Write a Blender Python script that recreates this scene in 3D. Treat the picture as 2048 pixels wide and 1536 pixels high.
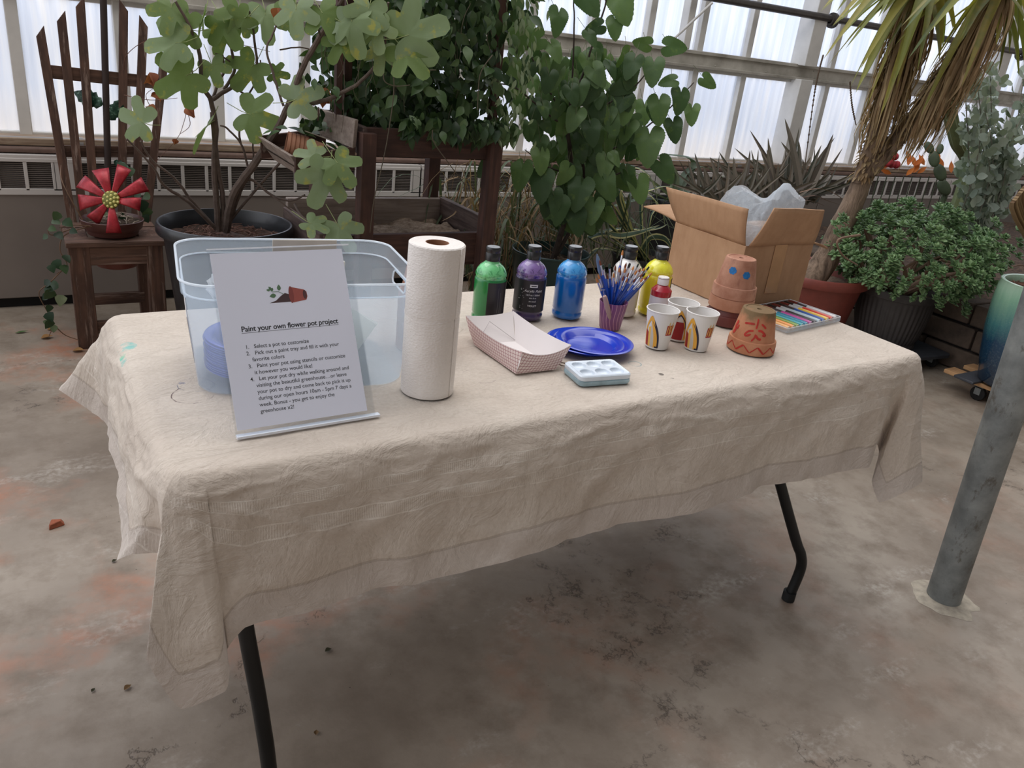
import bpy, bmesh, math, random
from mathutils import Vector, Matrix, noise
V = Vector
for o in list(bpy.data.objects):
    bpy.data.objects.remove(o)
S = bpy.context.scene
COL = S.collection
random.seed(7)
PI = math.pi

# ------------------------------------------------------------------ camera
FPX = 1579.68
CP = V((-1.0355, -1.4135, 1.3563)); YAW, PITCH, ROLL = -0.5816, 0.4020, 0.11674
_f = V((-math.sin(YAW) * math.cos(PITCH), math.cos(YAW) * math.cos(PITCH), -math.sin(PITCH)))
_r = V((math.cos(YAW), math.sin(YAW), 0)); _u = _r.cross(_f)
CR = _r * math.cos(ROLL) + _u * math.sin(ROLL)
CU = -_r * math.sin(ROLL) + _u * math.cos(ROLL)
cam = bpy.data.cameras.new('camera'); camo = bpy.data.objects.new('camera', cam); COL.objects.link(camo)
m3 = Matrix((CR, CU, -_f)).transposed()
camo.matrix_world = Matrix.Translation(CP) @ m3.to_4x4()
cam.sensor_fit = 'HORIZONTAL'; cam.sensor_width = 36; cam.lens = FPX / 2048 * 36
cam.clip_start = 0.02; cam.clip_end = 100
S.camera = camo

def ray(x, y):
    return _f + CR * ((x - 1024) / FPX) - CU * ((y - 768) / FPX)
def az(x, y, z):
    d = ray(x, y); return CP + d * ((z - CP.z) / d.z)
def ay(x, y, Y):
    d = ray(x, y); return CP + d * ((Y - CP.y) / d.y)
def ax(x, y, X):
    d = ray(x, y); return CP + d * ((X - CP.x) / d.x)

# ------------------------------------------------------------------ sky, light, exposure
W = bpy.data.worlds.new('sky'); S.world = W; W.use_nodes = True
nt = W.node_tree; nt.nodes.clear()
def N(t, **k):
    n = nt.nodes.new(t)
    for a, b in k.items(): setattr(n, a, b)
    return n
tc = N('ShaderNodeTexCoord'); sp = N('ShaderNodeSeparateXYZ'); nt.links.new(tc.outputs['Generated'], sp.inputs[0])
mr = N('ShaderNodeMapRange'); mr.interpolation_type = 'SMOOTHSTEP'
mr.inputs['From Min'].default_value = -0.5; mr.inputs['From Max'].default_value = 0.35
lean = N('ShaderNodeMath', operation='MULTIPLY_ADD'); nt.links.new(sp.outputs['X'], lean.inputs[0]); lean.inputs[1].default_value = -0.45
nt.links.new(sp.outputs['Y'], lean.inputs[2]); nt.links.new(lean.outputs[0], mr.inputs['Value'])
mixc = N('ShaderNodeMix', data_type='RGBA')
mixc.inputs['A'].default_value = (0.20, 0.19, 0.182, 1)      # the dim inside of the house behind the viewer
mixc.inputs['B'].default_value = (1.50, 1.53, 1.62, 1)      # bright overcast sky
nt.links.new(mr.outputs[0], mixc.inputs['Factor'])
gr = N('ShaderNodeMapRange'); gr.interpolation_type = 'SMOOTHSTEP'
gr.inputs['From Min'].default_value = -0.06; gr.inputs['From Max'].default_value = 0.06
nt.links.new(sp.outputs['Z'], gr.inputs['Value'])
mix2 = N('ShaderNodeMix', data_type='RGBA')
mix2.inputs['A'].default_value = (0.80, 0.74, 0.68, 1)      # pale ground outside
nt.links.new(gr.outputs[0], mix2.inputs['Factor']); nt.links.new(mixc.outputs['Result'], mix2.inputs['B'])
bg = N('ShaderNodeBackground'); bg.inputs['Strength'].default_value = 1.0
nt.links.new(mix2.outputs['Result'], bg.inputs['Color'])
wo = N('ShaderNodeOutputWorld'); nt.links.new(bg.outputs[0], wo.inputs['Surface'])
# daylight through the sloping glass roof above and beyond the table
al = bpy.data.lights.new('roof_daylight', 'AREA'); al.shape = 'RECTANGLE'; al.size = 5.0; al.size_y = 2.6
al.energy = 78; al.color = (1.0, 0.965, 0.93)
alo = bpy.data.objects.new('roof_daylight', al); COL.objects.link(alo)
alo.location = (0.6, 1.2, 3.9)
alo.rotation_euler = (V((0.2, 0.1, 0.5)) - V(alo.location)).to_track_quat('-Z', 'Y').to_euler()
S.view_settings.view_transform = 'Standard'; S.view_settings.look = 'None'
S.view_settings.exposure = 0.0; S.view_settings.gamma = 1.0
S.view_settings.use_curve_mapping = False

# ------------------------------------------------------------------ helpers: materials
MATS = {}
def lin(c):
    return tuple(((v / 255) / 12.92 if v / 255 <= 0.04045 else ((v / 255 + 0.055) / 1.055) ** 2.4) for v in c)
class NT:
    def __init__(s, name):
        s.m = bpy.data.materials.new(name); s.m.use_nodes = True; s.t = s.m.node_tree
        s.b = s.t.nodes['Principled BSDF']; s.out = s.t.nodes['Material Output']
    def n(s, typ, ins=None, **k):
        x = s.t.nodes.new(typ)
        for a, b in k.items(): setattr(x, a, b)
        for a, b in (ins or {}).items():
            i = x.inputs[a]
            if hasattr(b, 'links') or isinstance(b, bpy.types.NodeSocket): s.t.links.new(b, i)
            else: i.default_value = b
        return x
    def l(s, a, b): s.t.links.new(a, b)
    def co(s, kind='Object', scale=(1, 1, 1), rot=(0, 0, 0)):
        t = s.n('ShaderNodeTexCoord'); mp = s.n('ShaderNodeMapping')
        mp.inputs['Scale'].default_value = scale; mp.inputs['Rotation'].default_value = rot
        s.l(t.outputs[kind], mp.inputs['Vector']); return mp.outputs[0]
    def noise(s, vec, scale=5, detail=4, rough=.55, dist=0, out='Fac'):
        x = s.n('ShaderNodeTexNoise', {'Scale': scale, 'Detail': detail, 'Roughness': rough, 'Distortion': dist})
        s.l(vec, x.inputs['Vector']); return x.outputs[out]
    def ramp(s, fac, stops):
        r = s.n('ShaderNodeValToRGB'); e = r.color_ramp.elements
        while len(e) < len(stops): e.new(.5)
        for i, (p, c) in enumerate(stops):
            e[i].position = p; e[i].color = (*c, 1) if len(c) == 3 else c
        s.l(fac, r.inputs['Fac']); return r.outputs['Color']
    def mix(s, fac, a, b, mode='MIX'):
        x = s.n('ShaderNodeMix', data_type='RGBA', blend_type=mode)
        for v, nm in ((fac, 'Factor'), (a, 'A'), (b, 'B')):
            if isinstance(v, bpy.types.NodeSocket): s.l(v, x.inputs[nm])
            elif nm == 'Factor': x.inputs[nm].default_value = v
            else: x.inputs[nm].default_value = (*v, 1)
        return x.outputs['Result']
    def math(s, op, a, b=0.0, c=0.0):
        x = s.n('ShaderNodeMath', operation=op)
        for v, i in ((a, 0), (b, 1), (c, 2)):
            if isinstance(v, bpy.types.NodeSocket): s.l(v, x.inputs[i])
            else: x.inputs[i].default_value = v
        return x.outputs[0]
    def bump(s, h, strength=.3, dist=.002, prev=None):
        b = s.n('ShaderNodeBump', {'Strength': strength, 'Distance': dist}); s.l(h, b.inputs['Height'])
        if prev is not None: s.l(prev, b.inputs['Normal'])
        return b.outputs[0]
    def done(s, color=None, rough=None, metal=None, normal=None, alpha=None, trans=None, ior=None, spec=None):
        for v, nm in ((color, 'Base Color'), (rough, 'Roughness'), (metal, 'Metallic'), (normal, 'Normal'), (alpha, 'Alpha'),
                      (trans, 'Transmission Weight'), (ior, 'IOR'), (spec, 'Specular IOR Level')):
            if v is None: continue
            if isinstance(v, bpy.types.NodeSocket): s.l(v, s.b.inputs[nm])
            elif nm == 'Base Color': s.b.inputs[nm].default_value = (*v, 1)
            else: s.b.inputs[nm].default_value = v
        return s.m
def flat(name, rgb, rough=.6, metal=0, var=.12, scale=12, bump=.0, spec=None, kind='Object'):
    """a plain surface with slight procedural mottling"""
    if name in MATS: return MATS[name]
    s = NT(name); c = lin(rgb); v = s.co(kind)
    f = s.noise(v, scale, 4)
    col = s.ramp(f, [(.3, tuple(x * (1 - var) for x in c)), (.7, tuple(min(1, x * (1 + var)) for x in c))])
    nm = s.bump(s.noise(v, scale * 12, 3), bump, .001) if bump else None
    MATS[name] = s.done(col, rough, metal, nm, spec=spec); return MATS[name]
def wood(name, dark, light, scale=(3, 3, 40), rough=.75, wear=None, axis='Z'):
    if name in MATS: return MATS[name]
    s = NT(name)
    sc = {'Z': (60, 60, 4), 'X': (4, 60, 60), 'Y': (60, 4, 60)}[axis]
    v = s.co('Object', sc); f = s.noise(v, 1.0, 5, .6)
    col = s.ramp(f, [(.3, lin(dark)), (.72, lin(light))])
    big = s.noise(s.co('Object'), 7, 3)
    col = s.mix(s.ramp(big, [(.45, (0, 0, 0)), (.75, (1, 1, 1))]), col, lin(dark))
    if wear:
        w = s.noise(s.co('Object', tuple(x * .55 for x in sc)), 1.6, 6, .7)
        col = s.mix(s.ramp(w, [(.55, (0, 0, 0)), (.68, (1, 1, 1))]), col, lin(wear))
    MATS[name] = s.done(col, rough, 0, s.bump(f, .35, .0015)); return MATS[name]
def leafmat(name, stops, rough=.45, trans=.35, spots=None, tint=1.0):
    """leaf: one random tone per leaf, veins left to the mesh fold; part of the light passes through"""
    if name in MATS: return MATS[name]
    s = NT(name)
    g = s.n('ShaderNodeNewGeometry')
    f = s.noise(s.co('Object'), 30, 3)
    rnd = s.math('ADD', s.math('MULTIPLY', g.outputs['Random Per Island'], .8), s.math('MULTIPLY', f, .2))
    col = s.ramp(rnd, [(i / max(1, len(stops) - 1), lin(c)) for i, c in enumerate(stops)])
    if spots:
        f2 = s.noise(s.co('Object'), spots[1], 4, .65)
        k = s.math('MULTIPLY', s.ramp(f2, [(spots[2], (0, 0, 0)), (spots[2] + .1, (1, 1, 1))]), spots[3] if len(spots) > 3 else .8)
        col = s.mix(k, col, lin(spots[0]))
    s.done(col, rough, spec=.35)
    tr = s.n('ShaderNodeBsdfTranslucent'); s.l(s.mix(1.0, col, (1.0, 1.08, .55), 'MULTIPLY'), tr.inputs['Color'])
    mx = s.n('ShaderNodeMixShader', {'Fac': trans}); s.l(s.b.outputs[0], mx.inputs[1]); s.l(tr.outputs[0], mx.inputs[2])
    s.l(mx.outputs[0], s.out.inputs['Surface'])
    MATS[name] = s.m; return s.m

# ------------------------------------------------------------------ helpers: meshes
class MB:
    def __init__(s): s.v = []; s.f = []; s.mi = []; s.uv = None
    def add(s, vs, fs, mi=0):
        b = len(s.v); s.v += [tuple(p) for p in vs]
        for f in fs: s.f.append(tuple(b + i for i in f)); s.mi.append(mi)
        return s
    def box(s, c, d, M=None, mi=0):
        x, y, z = d[0] / 2, d[1] / 2, d[2] / 2
        P = [V((a * x, b * y, e * z)) for a in (-1, 1) for b in (-1, 1) for e in (-1, 1)]
        if M is not None: P = [M @ p for p in P]
        P = [p + V(c) for p in P]
        return s.add(P, [(0, 1, 3, 2), (4, 6, 7, 5), (0, 4, 5, 1), (2, 3, 7, 6), (0, 2, 6, 4), (1, 5, 7, 3)], mi)
    def hexa(s, P, mi=0):
        """eight corners: bottom 4 ccw, top 4 ccw"""
        return s.add(P, [(3, 2, 1, 0), (4, 5, 6, 7), (0, 1, 5, 4), (1, 2, 6, 5), (2, 3, 7, 6), (3, 0, 4, 7)], mi)
    def beam(s, a, b, w, h, up=(0, 0, 1), mi=0):
        a, b = V(a), V(b); d = (b - a).normalized(); up = V(up)
        if abs(d.dot(up)) > .98: up = V((0, 1, 0))
        x = d.cross(up).normalized() * w / 2; y = x.cross(d).normalized() * h / 2
        return s.hexa([a - x - y, a + x - y, a + x + y, a - x + y, b - x - y, b + x - y, b + x + y, b - x + y], mi)
    def tube(s, pts, r, n=10, cap=True, mi=0, flat=1.0, up=None):
        pts = [V(p) for p in pts]; R = r if isinstance(r, (list, tuple)) else [r] * len(pts)
        d0 = (pts[1] - pts[0]).normalized()
        u = V(up) if up else (V((0, 0, 1)) if abs(d0.z) < .9 else V((1, 0, 0)))
        vs = []; x = None
        for i, p in enumerate(pts):
            d = (pts[min(i + 1, len(pts) - 1)] - pts[max(i - 1, 0)])
            d = d.normalized() if d.length > 1e-9 else d0
            if x is None: x = d.cross(u).normalized()
            x = (x - d * x.dot(d)).normalized(); y = d.cross(x)
            for k in range(n):
                a = 2 * PI * k / n; vs.append(p + x * (math.cos(a) * R[i]) + y * (math.sin(a) * R[i] * flat))
        fs = [(i * n + k, i * n + (k + 1) % n, (i + 1) * n + (k + 1) % n, (i + 1) * n + k) for i in range(len(pts) - 1) for k in range(n)]
        if cap: fs += [tuple(range(n))[::-1], tuple((len(pts) - 1) * n + k for k in range(n))]
        return s.add(vs, fs, mi)
    def lathe(s, prof, n=40, c=(0, 0, 0), M=None, mi=0, rmod=None, closed=False):
        """prof: list of (r, z)"""
        vs = []
        for (r, z) in prof:
            for k in range(n):
                a = 2 * PI * k / n; rr = rmod(r, z, a) if rmod else r
                p = V((math.cos(a) * rr, math.sin(a) * rr, z)); vs.append((M @ p if M else p) + V(c))
        m = len(prof)
        fs = [(i * n + k, i * n + (k + 1) % n, (i + 1) * n + (k + 1) % n, (i + 1) * n + k) for i in range(m - 1) for k in range(n)]
        if closed: fs += [((m - 1) * n + k, (m - 1) * n + (k + 1) % n, (k + 1) % n, k) for k in range(n)]
        return s.add(vs, fs, mi)
    def grid(s, fn, nu, nv, mi=0, wrapu=False):
        vs = [fn(i / nu, j / nv) for j in range(nv + 1) for i in range(nu + (0 if wrapu else 1))]
        w = nu if wrapu else nu + 1
        fs = [(j * w + i, j * w + (i + 1) % w, (j + 1) * w + (i + 1) % w, (j + 1) * w + i) for j in range(nv) for i in range(nu)]
        return s.add(vs, fs, mi)
    def prism(s, poly, a, b, M=None, c=(0, 0, 0), mi=0):
        """extrude a 2-D polygon (x, y) from z=a to z=b"""
        n = len(poly); P = [V((x, y, a)) for x, y in poly] + [V((x, y, b)) for x, y in poly]
        P = [(M @ p if M else p) + V(c) for p in P]
        return s.add(P, [tuple(range(n))[::-1], tuple(range(n, 2 * n))] + [(i, (i + 1) % n, n + (i + 1) % n, n + i) for i in range(n)], mi)
    def ball(s, c, r, n=10, m=7, sc=(1, 1, 1), M=None, mi=0, jit=0):
        def fn(u, v):
            a = 2 * PI * u; b = PI * (v - .5); q = 1 + (random.uniform(-jit, jit) if jit else 0)
            p = V((math.cos(a) * math.cos(b) * sc[0], math.sin(a) * math.cos(b) * sc[1], math.sin(b) * sc[2])) * r * q
            return (M @ p if M else p) + V(c)
        return s.grid(fn, n, m, mi, True)
    def build(s, name, mats, parent=None, smooth=True, bevel=0, seg=2, angle=40, solid=0, subsurf=0, uvs=None, uvs2=None):
        me = bpy.data.meshes.new(name); me.from_pydata(s.v, [], s.f)
        mats = mats if isinstance(mats, (list, tuple)) else [mats]
        for m in mats: me.materials.append(m)
        if any(s.mi): me.polygons.foreach_set('material_index', s.mi)
        if uvs:
            ul = me.uv_layers.new(name='UVMap')
            for lp in me.loops: ul.data[lp.index].uv = uvs[lp.vertex_index]
        if uvs2:
            u2 = me.uv_layers.new(name='HemUV')
            for lp in me.loops: u2.data[lp.index].uv = uvs2[lp.vertex_index]
        me.validate(); me.update()
        o = bpy.data.objects.new(name, me); COL.objects.link(o)
        if smooth:
            me.polygons.foreach_set('use_smooth', [True] * len(me.polygons))
            try: me.set_sharp_from_angle(angle=math.radians(angle))
            except Exception: pass
        if parent: o.parent = parent
        if solid:
            q = o.modifiers.new('thickness', 'SOLIDIFY'); q.thickness = solid; q.offset = 0
        if bevel:
            q = o.modifiers.new('edges', 'BEVEL'); q.width = bevel; q.segments = seg; q.limit_method = 'ANGLE'; q.angle_limit = math.radians(50)
        if subsurf:
            q = o.modifiers.new('smooth', 'SUBSURF'); q.levels = subsurf; q.render_levels = subsurf
        return o
def tag(o, label, cat, group=None, kind=None):
    o['label'] = label; o['category'] = cat
    if group: o['group'] = group
    if kind: o['kind'] = kind
    return o
def thing(name, label, cat, loc=(0, 0, 0), rz=0, group=None):
    o = bpy.data.objects.new(name, None); COL.objects.link(o); o.location = loc; o.rotation_euler = (0, 0, rz)
    o.empty_display_size = .05
    return tag(o, label, cat, group)
def struct(o):
    o['kind'] = 'structure'; return o
def dup(root, loc=None, rz=None, label=None, rot=None, sc=None):
    r = root.copy(); COL.objects.link(r)
    if loc is not None: r.location = loc
    if rz is not None: r.rotation_euler = (0, 0, rz)
    if rot is not None: r.rotation_euler = rot
    if sc is not None: r.scale = sc
    if label: r['label'] = label
    for ch in list(root.children):
        c = ch.copy(); COL.objects.link(c); c.parent = r
        for g in list(ch.children):
            d = g.copy(); COL.objects.link(d); d.parent = c
    return r
def fbm(p, s, k=3):
    v = 0; a = 1; q = V(p) * s
    for _ in range(k): v += a * noise.noise(q); a *= .5; q = q * 2.03 + V((3.1, 1.7, .3))
    return v
def spline(P, n):
    """Catmull-Rom through points, n samples per span"""
    P = [V(p) for p in P]; out = []
    for i in range(len(P) - 1):
        a, b, c, d = P[max(i - 1, 0)], P[i], P[i + 1], P[min(i + 2, len(P) - 1)]
        for k in range(n):
            t = k / n
            out.append(.5 * ((2 * b) + (c - a) * t + (2 * a - 5 * b + 4 * c - d) * t * t + (3 * b - a - 3 * c + d) * t ** 3))
    out.append(P[-1]); return out
# ================================================================== THE SETTING
# floor: worn concrete with reddish stains, chalky scuffs and cracks
s = NT('worn_concrete'); v = s.co('Object')
n1 = s.noise(v, 1.3, 6, .6); n2 = s.noise(v, 9, 6, .65); n3 = s.noise(v, 60, 4, .6)
base = s.ramp(n1, [(.32, lin((112, 99, 86))), (.52, lin((148, 135, 121))), (.68, lin((168, 156, 142)))])
base = s.mix(s.ramp(n2, [(.45, (0, 0, 0)), (.7, (.75, .75, .75))]), base, lin((118, 104, 90)))
red = s.math('MULTIPLY', s.ramp(s.noise(v, 1.7, 5, .6), [(.52, (0, 0, 0)), (.66, (1, 1, 1))]), s.ramp(s.noise(v, 14, 5, .7), [(.36, (.15, .15, .15)), (.62, (1, 1, 1))]))
sep = s.n('ShaderNodeSeparateXYZ'); s.l(s.co('Object'), sep.inputs[0])
left = s.n('ShaderNodeMapRange', {'From Min': .2, 'From Max': -.9}); s.l(sep.outputs['X'], left.inputs['Value'])
base = s.mix(s.math('MULTIPLY', red, s.math('MULTIPLY_ADD', left.outputs[0], .75, .2)), base, lin((178, 120, 92)))
chalk = s.math('MULTIPLY', s.ramp(s.noise(s.co('Object', (1, 2.2, 1), (0, 0, .5)), 2.1, 7, .7), [(.56, (0, 0, 0)), (.68, (1, 1, 1))]), s.ramp(n3, [(.4, (0, 0, 0)), (.6, (1, 1, 1))]))
base = s.mix(s.math('MULTIPLY', chalk, .45), base, lin((205, 198, 188)))
vo = s.n('ShaderNodeTexVoronoi', {'Scale': .75}, feature='DISTANCE_TO_EDGE')
wv = s.n('ShaderNodeVectorMath', operation='ADD'); s.l(v, wv.inputs[0])
ns = s.n('ShaderNodeVectorMath', operation='SCALE'); s.l(s.noise(v, 3.5, 6, .7, out='Color'), ns.inputs[0]); ns.inputs['Scale'].default_value = .5
s.l(ns.outputs[0], wv.inputs[1]); s.l(wv.outputs[0], vo.inputs['Vector'])
crack = s.ramp(vo.outputs['Distance'], [(0, (1, 1, 1)), (.006, (0, 0, 0))])
crack = s.math('MULTIPLY', crack, s.ramp(n2, [(.45, (0, 0, 0)), (.6, (1, 1, 1))]))
base = s.mix(s.math('MULTIPLY', crack, .75), base, lin((70, 60, 52)))
sp_ = s.ramp(s.noise(v, 75, 2, .5), [(.76, (0, 0, 0)), (.79, (1, 1, 1))])
base = s.mix(sp_, base, lin((60, 48, 40)))
h = s.math('ADD', s.math('MULTIPLY', n2, .6), s.math('SUBTRACT', s.math('MULTIPLY', n3, .25), s.math('MULTIPLY', crack, .8)))
rg = s.ramp(n2, [(.35, (.42, .42, .42)), (.65, (.62, .62, .62))])
M_floor = s.done(base, rg, 0, s.bump(h, .35, .004), spec=.45)
mb = MB(); mb.grid(lambda a, b: V((-6 + 18 * a, -7 + 9.9 * b, 0)), 8, 8)
mb.grid(lambda a, b: V((-6 + 18 * a, -7 + 9.9 * b, -.1)), 1, 1)
struct(mb.build('floor', M_floor, smooth=False))

M_white = flat('painted_frame', (222, 220, 216), .55, var=.08, scale=8, bump=.15)
M_tran = None
s = NT('weathered_paint'); v = s.co('Object')
c = s.ramp(s.noise(v, 5, 5, .6), [(.35, lin((158, 153, 143))), (.7, lin((208, 204, 195)))])
c = s.mix(s.ramp(s.noise(s.co('Object', (6, 6, 30)), 2.2, 6, .75), [(.67, (0, 0, 0)), (.72, (1, 1, 1))]), c, lin((66, 56, 46)))
M_weath = s.done(c, .7, 0, s.bump(s.noise(v, 40, 4), .3, .002))

# translucent corrugated glazing
s = NT('fibreglass_panel'); v = s.co('Object', (16, 1, .8)); st = s.noise(v, 1.6, 4, .6)
v2 = s.co('Object', (2.2, 1, 1.3)); bl = s.noise(v2, 1.2, 3, .5)
c = s.ramp(st, [(.3, (.66, .74, .90)), (.55, (.84, .89, .99)), (.75, (1, 1, 1))])
c = s.mix(s.ramp(bl, [(.35, (0, 0, 0)), (.7, (.5, .5, .5))]), c, (.60, .70, .90))
sz = s.n('ShaderNodeSeparateXYZ'); s.l(s.co('Object'), sz.inputs[0])
low = s.n('ShaderNodeMapRange', {'From Min': .98, 'From Max': .76}); s.l(sz.outputs['Z'], low.inputs['Value'])
c = s.mix(s.math('MULTIPLY', low.outputs[0], .45), c, (1.0, .90, .80))
tr = s.n('ShaderNodeBsdfTranslucent'); s.l(c, tr.inputs['Color'])
tp = s.n('ShaderNodeBsdfTransparent'); s.l(c, tp.inputs['Color'])
gl = s.n('ShaderNodeBsdfGlossy', {'Roughness': .25})
mx = s.n('ShaderNodeMixShader', {'Fac': .38}); s.l(tr.outputs[0], mx.inputs[1]); s.l(tp.outputs[0], mx.inputs[2])
m2 = s.n('ShaderNodeMixShader', {'Fac': .05}); s.l(mx.outputs[0], m2.inputs[1]); s.l(gl.outputs[0], m2.inputs[2])
s.l(m2.outputs[0], s.out.inputs['Surface']); M_panel = s.m

GY = 2.88
SILL, T0, T1, TOPZ = .765, 1.35, 1.46, 2.75
lowm = [-2.7, -2.27, -1.84, -1.41, -.975, -.56, -.14, .29, .72, 1.18, 1.62, 2.06, 2.50, 2.945, 3.40, 3.95, 4.30, 4.80, 5.30, 5.95, 6.4, 6.95, 7.5, 8.1, 8.7, 9.3]
def bars(mb, xs, z0, z1, w=.05, d=.06):
    for x in xs:
        ww = .13 if abs(x - 3.95) < .01 or abs(x - 6.4) < .01 else w
        mb.box((x, GY - (.05 if ww > .1 else 0), (z0 + z1) / 2), (ww, d + (.08 if ww > .1 else 0), z1 - z0))
w1 = MB(); bars(w1, lowm, SILL - .02, T0 + .01)
w1.box((3.3, GY, T0 - .008), (12.1, .05, .022)); w1.box((3.3, GY + .005, SILL - .008), (12.1, .055, .03))
win1 = struct(w1.build('window_1', M_white, bevel=.004))
w2 = MB(); bars(w2, [x for i, x in enumerate(lowm)], T1 - .01, TOPZ)
w2.box((3.3, GY, TOPZ), (12.1, .08, .06))
for x in (2.79, 5.16):
    w2.box((x, GY - .03, (T1 + TOPZ) / 2), (.055, .07, TOPZ - T1))
win2 = struct(w2.build('window_2', M_white, bevel=.004))
def panel(x0, x1, z0, z1, par):
    mb = MB(); n = max(8, int((x1 - x0) / .0095))
    def fn(a, b):
        x = x0 + (x1 - x0) * a; return V((x, GY + .012 + .006 * math.sin(x * 2 * PI / .068), z0 + (z1 - z0) * b))
    mb.grid(fn, n, 2); o = mb.build('pane', M_panel, par, angle=180)
for i in range(len(lowm) - 1):
    panel(lowm[i], lowm[i + 1], SILL - .01, T0, win1)
    panel(lowm[i], lowm[i + 1], T1 - .01, TOPZ, win2)
mb = MB(); mb.box((3.3, GY - .005, (T0 + T1) / 2), (12.1, .075, T1 - T0)); mb.box((3.3, GY - .02, T0 + .012), (12.1, .09, .02))
mb.box((3.3, GY - .015, T1 - .012), (12.1, .085, .022))
for k in range(26):
    mb.ball((-2.5 + k * .47 + random.uniform(-.05, .05), GY - .043, random.choice((T0 + .03, T1 - .035))), .006, 8, 4)
struct(mb.build('trim_1', M_weath, bevel=.003))
# wooden sill and the wall below it
M_sill = wood('sill_wood', (128, 104, 84), (190, 172, 150), axis='X', wear=(92, 52, 40))
mb = MB(); mb.box((3.3, GY - .06, .745), (12.1, .17, .032)); mb.box((3.3, GY - .02, .715), (12.1, .10, .03))
struct(mb.build('trim_2', M_sill, bevel=.004))
M_wall = flat('lower_wall_plaster', (104, 96, 90), .85, var=.2, scale=5, bump=.3)
mb = MB(); mb.box((3.3, 2.935, .35), (12.1, .10, .72)); struct(mb.build('wall_back', M_wall))

# heating pipes along the sill
M_pipe = flat('grey_pipe_paint', (152, 148, 146), .5, var=.12, scale=9, bump=.1)
M_dpipe = flat('dark_iron_pipe', (84, 80, 78), .45, .3, var=.2, scale=20, bump=.2)
mb = MB(); mb.tube([(-2.8, 2.76, .742), (9.3, 2.76, .742)], .022, 14)
for k in range(9): mb.tube([(-2.2 + 1.4 * k, 2.76, .742), (-2.16 + 1.4 * k, 2.76, .742)], .027, 14)
tag(mb.build('heating_pipe', M_pipe), 'long grey heating pipe running level just under the window sill', 'pipe')
mb = MB(); mb.tube([(-2.8, 2.735, .712), (9.3, 2.735, .712)], .014, 12)
tag(mb.build('heating_pipe', flat('rusty_pipe', (120, 96, 86), .6, var=.25, scale=14)), 'thinner brownish pipe lying behind the top of the heater covers', 'pipe')
t = thing('iron_pipe', 'dark iron pipe crossing the upper windows in front of the white column', 'pipe', (0, 0, 0))
mb = MB(); mb.tube([(-2.8, GY - .12, 1.765), (9.3, GY - .12, 1.785)], .024, 14); mb.build('pipe_run', M_dpipe, t)
for x in (4.06, 6.6, 1.5):
    mb = MB(); mb.lathe([(.022, -.03), (.034, -.03), (.034, -.01), (.052, -.01), (.052, .012), (.034, .012), (.034, .03), (.022, .03)], 18, (x, GY - .12, 1.766), Matrix.Rotation(PI / 2, 3, 'Y')); mb.build('coupling', M_dpipe, t)
t = thing('brace_rod', 'thin white rod rising diagonally from the window ledge behind the leafy tree', 'rod')
MB().tube([ay(1335, 90, GY - .13), ay(1425, 5, 2.5)], .008, 8).build('rod', M_white, t)
MB().ball(ay(1335, 90, GY - .13), .018, 10, 6, (1, .6, .6)).build('end_bracket', M_weath, t)

# convector heater cabinets along the wall
M_conv = flat('heater_enamel', (216, 211, 207), .5, var=.05, scale=5)
M_convd = flat('heater_front_taupe', (136, 126, 119), .5, var=.08, scale=4)
M_black = flat('black_void', (18, 16, 15), .8, var=.2)
M_slat = flat('louvre_dark', (128, 120, 115), .5, var=.1)
def cabinet(x0, x1, first=False):
    L = x1 - x0; t = thing('heater_cabinet', 'x', 'heater', ((x0 + x1) / 2, 2.70, 0), 0, 'convector heater cabinets under the windows')
    mb = MB(); mb.box((0, .08, .686), (L - .006, .16, .018)); mb.box((0, .155, .36), (L - .006, .01, .64))
    mb.box((0, .012, .672), (L - .006, .03, .016))
    mb.box((0, .004, .535), (L - .006, .012, .028))
    n = int((L - .10) / .104); w = (L - .10) / n
    mb.box((-L / 2 + .026, .004, .61), (.046, .012, .14)); mb.box((L / 2 - .026, .004, .61), (.046, .012, .14))
    for k in range(n + 1):
        x = -L / 2 + .05 + k * w; mb.box((x, .004, .61), (.015, .012, .14))
    mb.build('casing', M_conv, t, bevel=.002)
    g = MB(); g.box((0, .05, .605), (L - .01, .006, .14), mi=1)
    for k in range(14):
        g.box((0, .010, .5545 + k * .0085), (L - .03, .007, .0034), Matrix.Rotation(.35, 3, 'X'))
    g.build('louvres', [M_slat, M_black], t, smooth=False)
    f = MB(); f.box((0, .012, .285), (L - .006, .016, .475)); f.build('front_panel', M_convd, t, bevel=.003)
    b = MB(); b.box((0, .05, .024), (L - .01, .05, .046)); b.build('plinth', M_black, t)
    return t
cabs = [(-2.55, -.842), (-.838, .898), (.902, 2.618), (2.622, 4.338), (4.342, 6.058), (6.062, 7.7)]
labs = ['pale heater cabinet at the far left behind the tall wooden slat back', 'heater cabinet seen behind the fig tree stems and the planter bench legs', 
        'heater cabinet behind the heart leaved tree', 'heater cabinet behind the spiky brown aloes', 'heater cabinet just right of the leaning trunks above the jade plant', 'furthest heater cabinet, behind the silver leaved plant']
for (a, b), l in zip(cabs, labs):
    cabinet(a, b)['label'] = l

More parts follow.
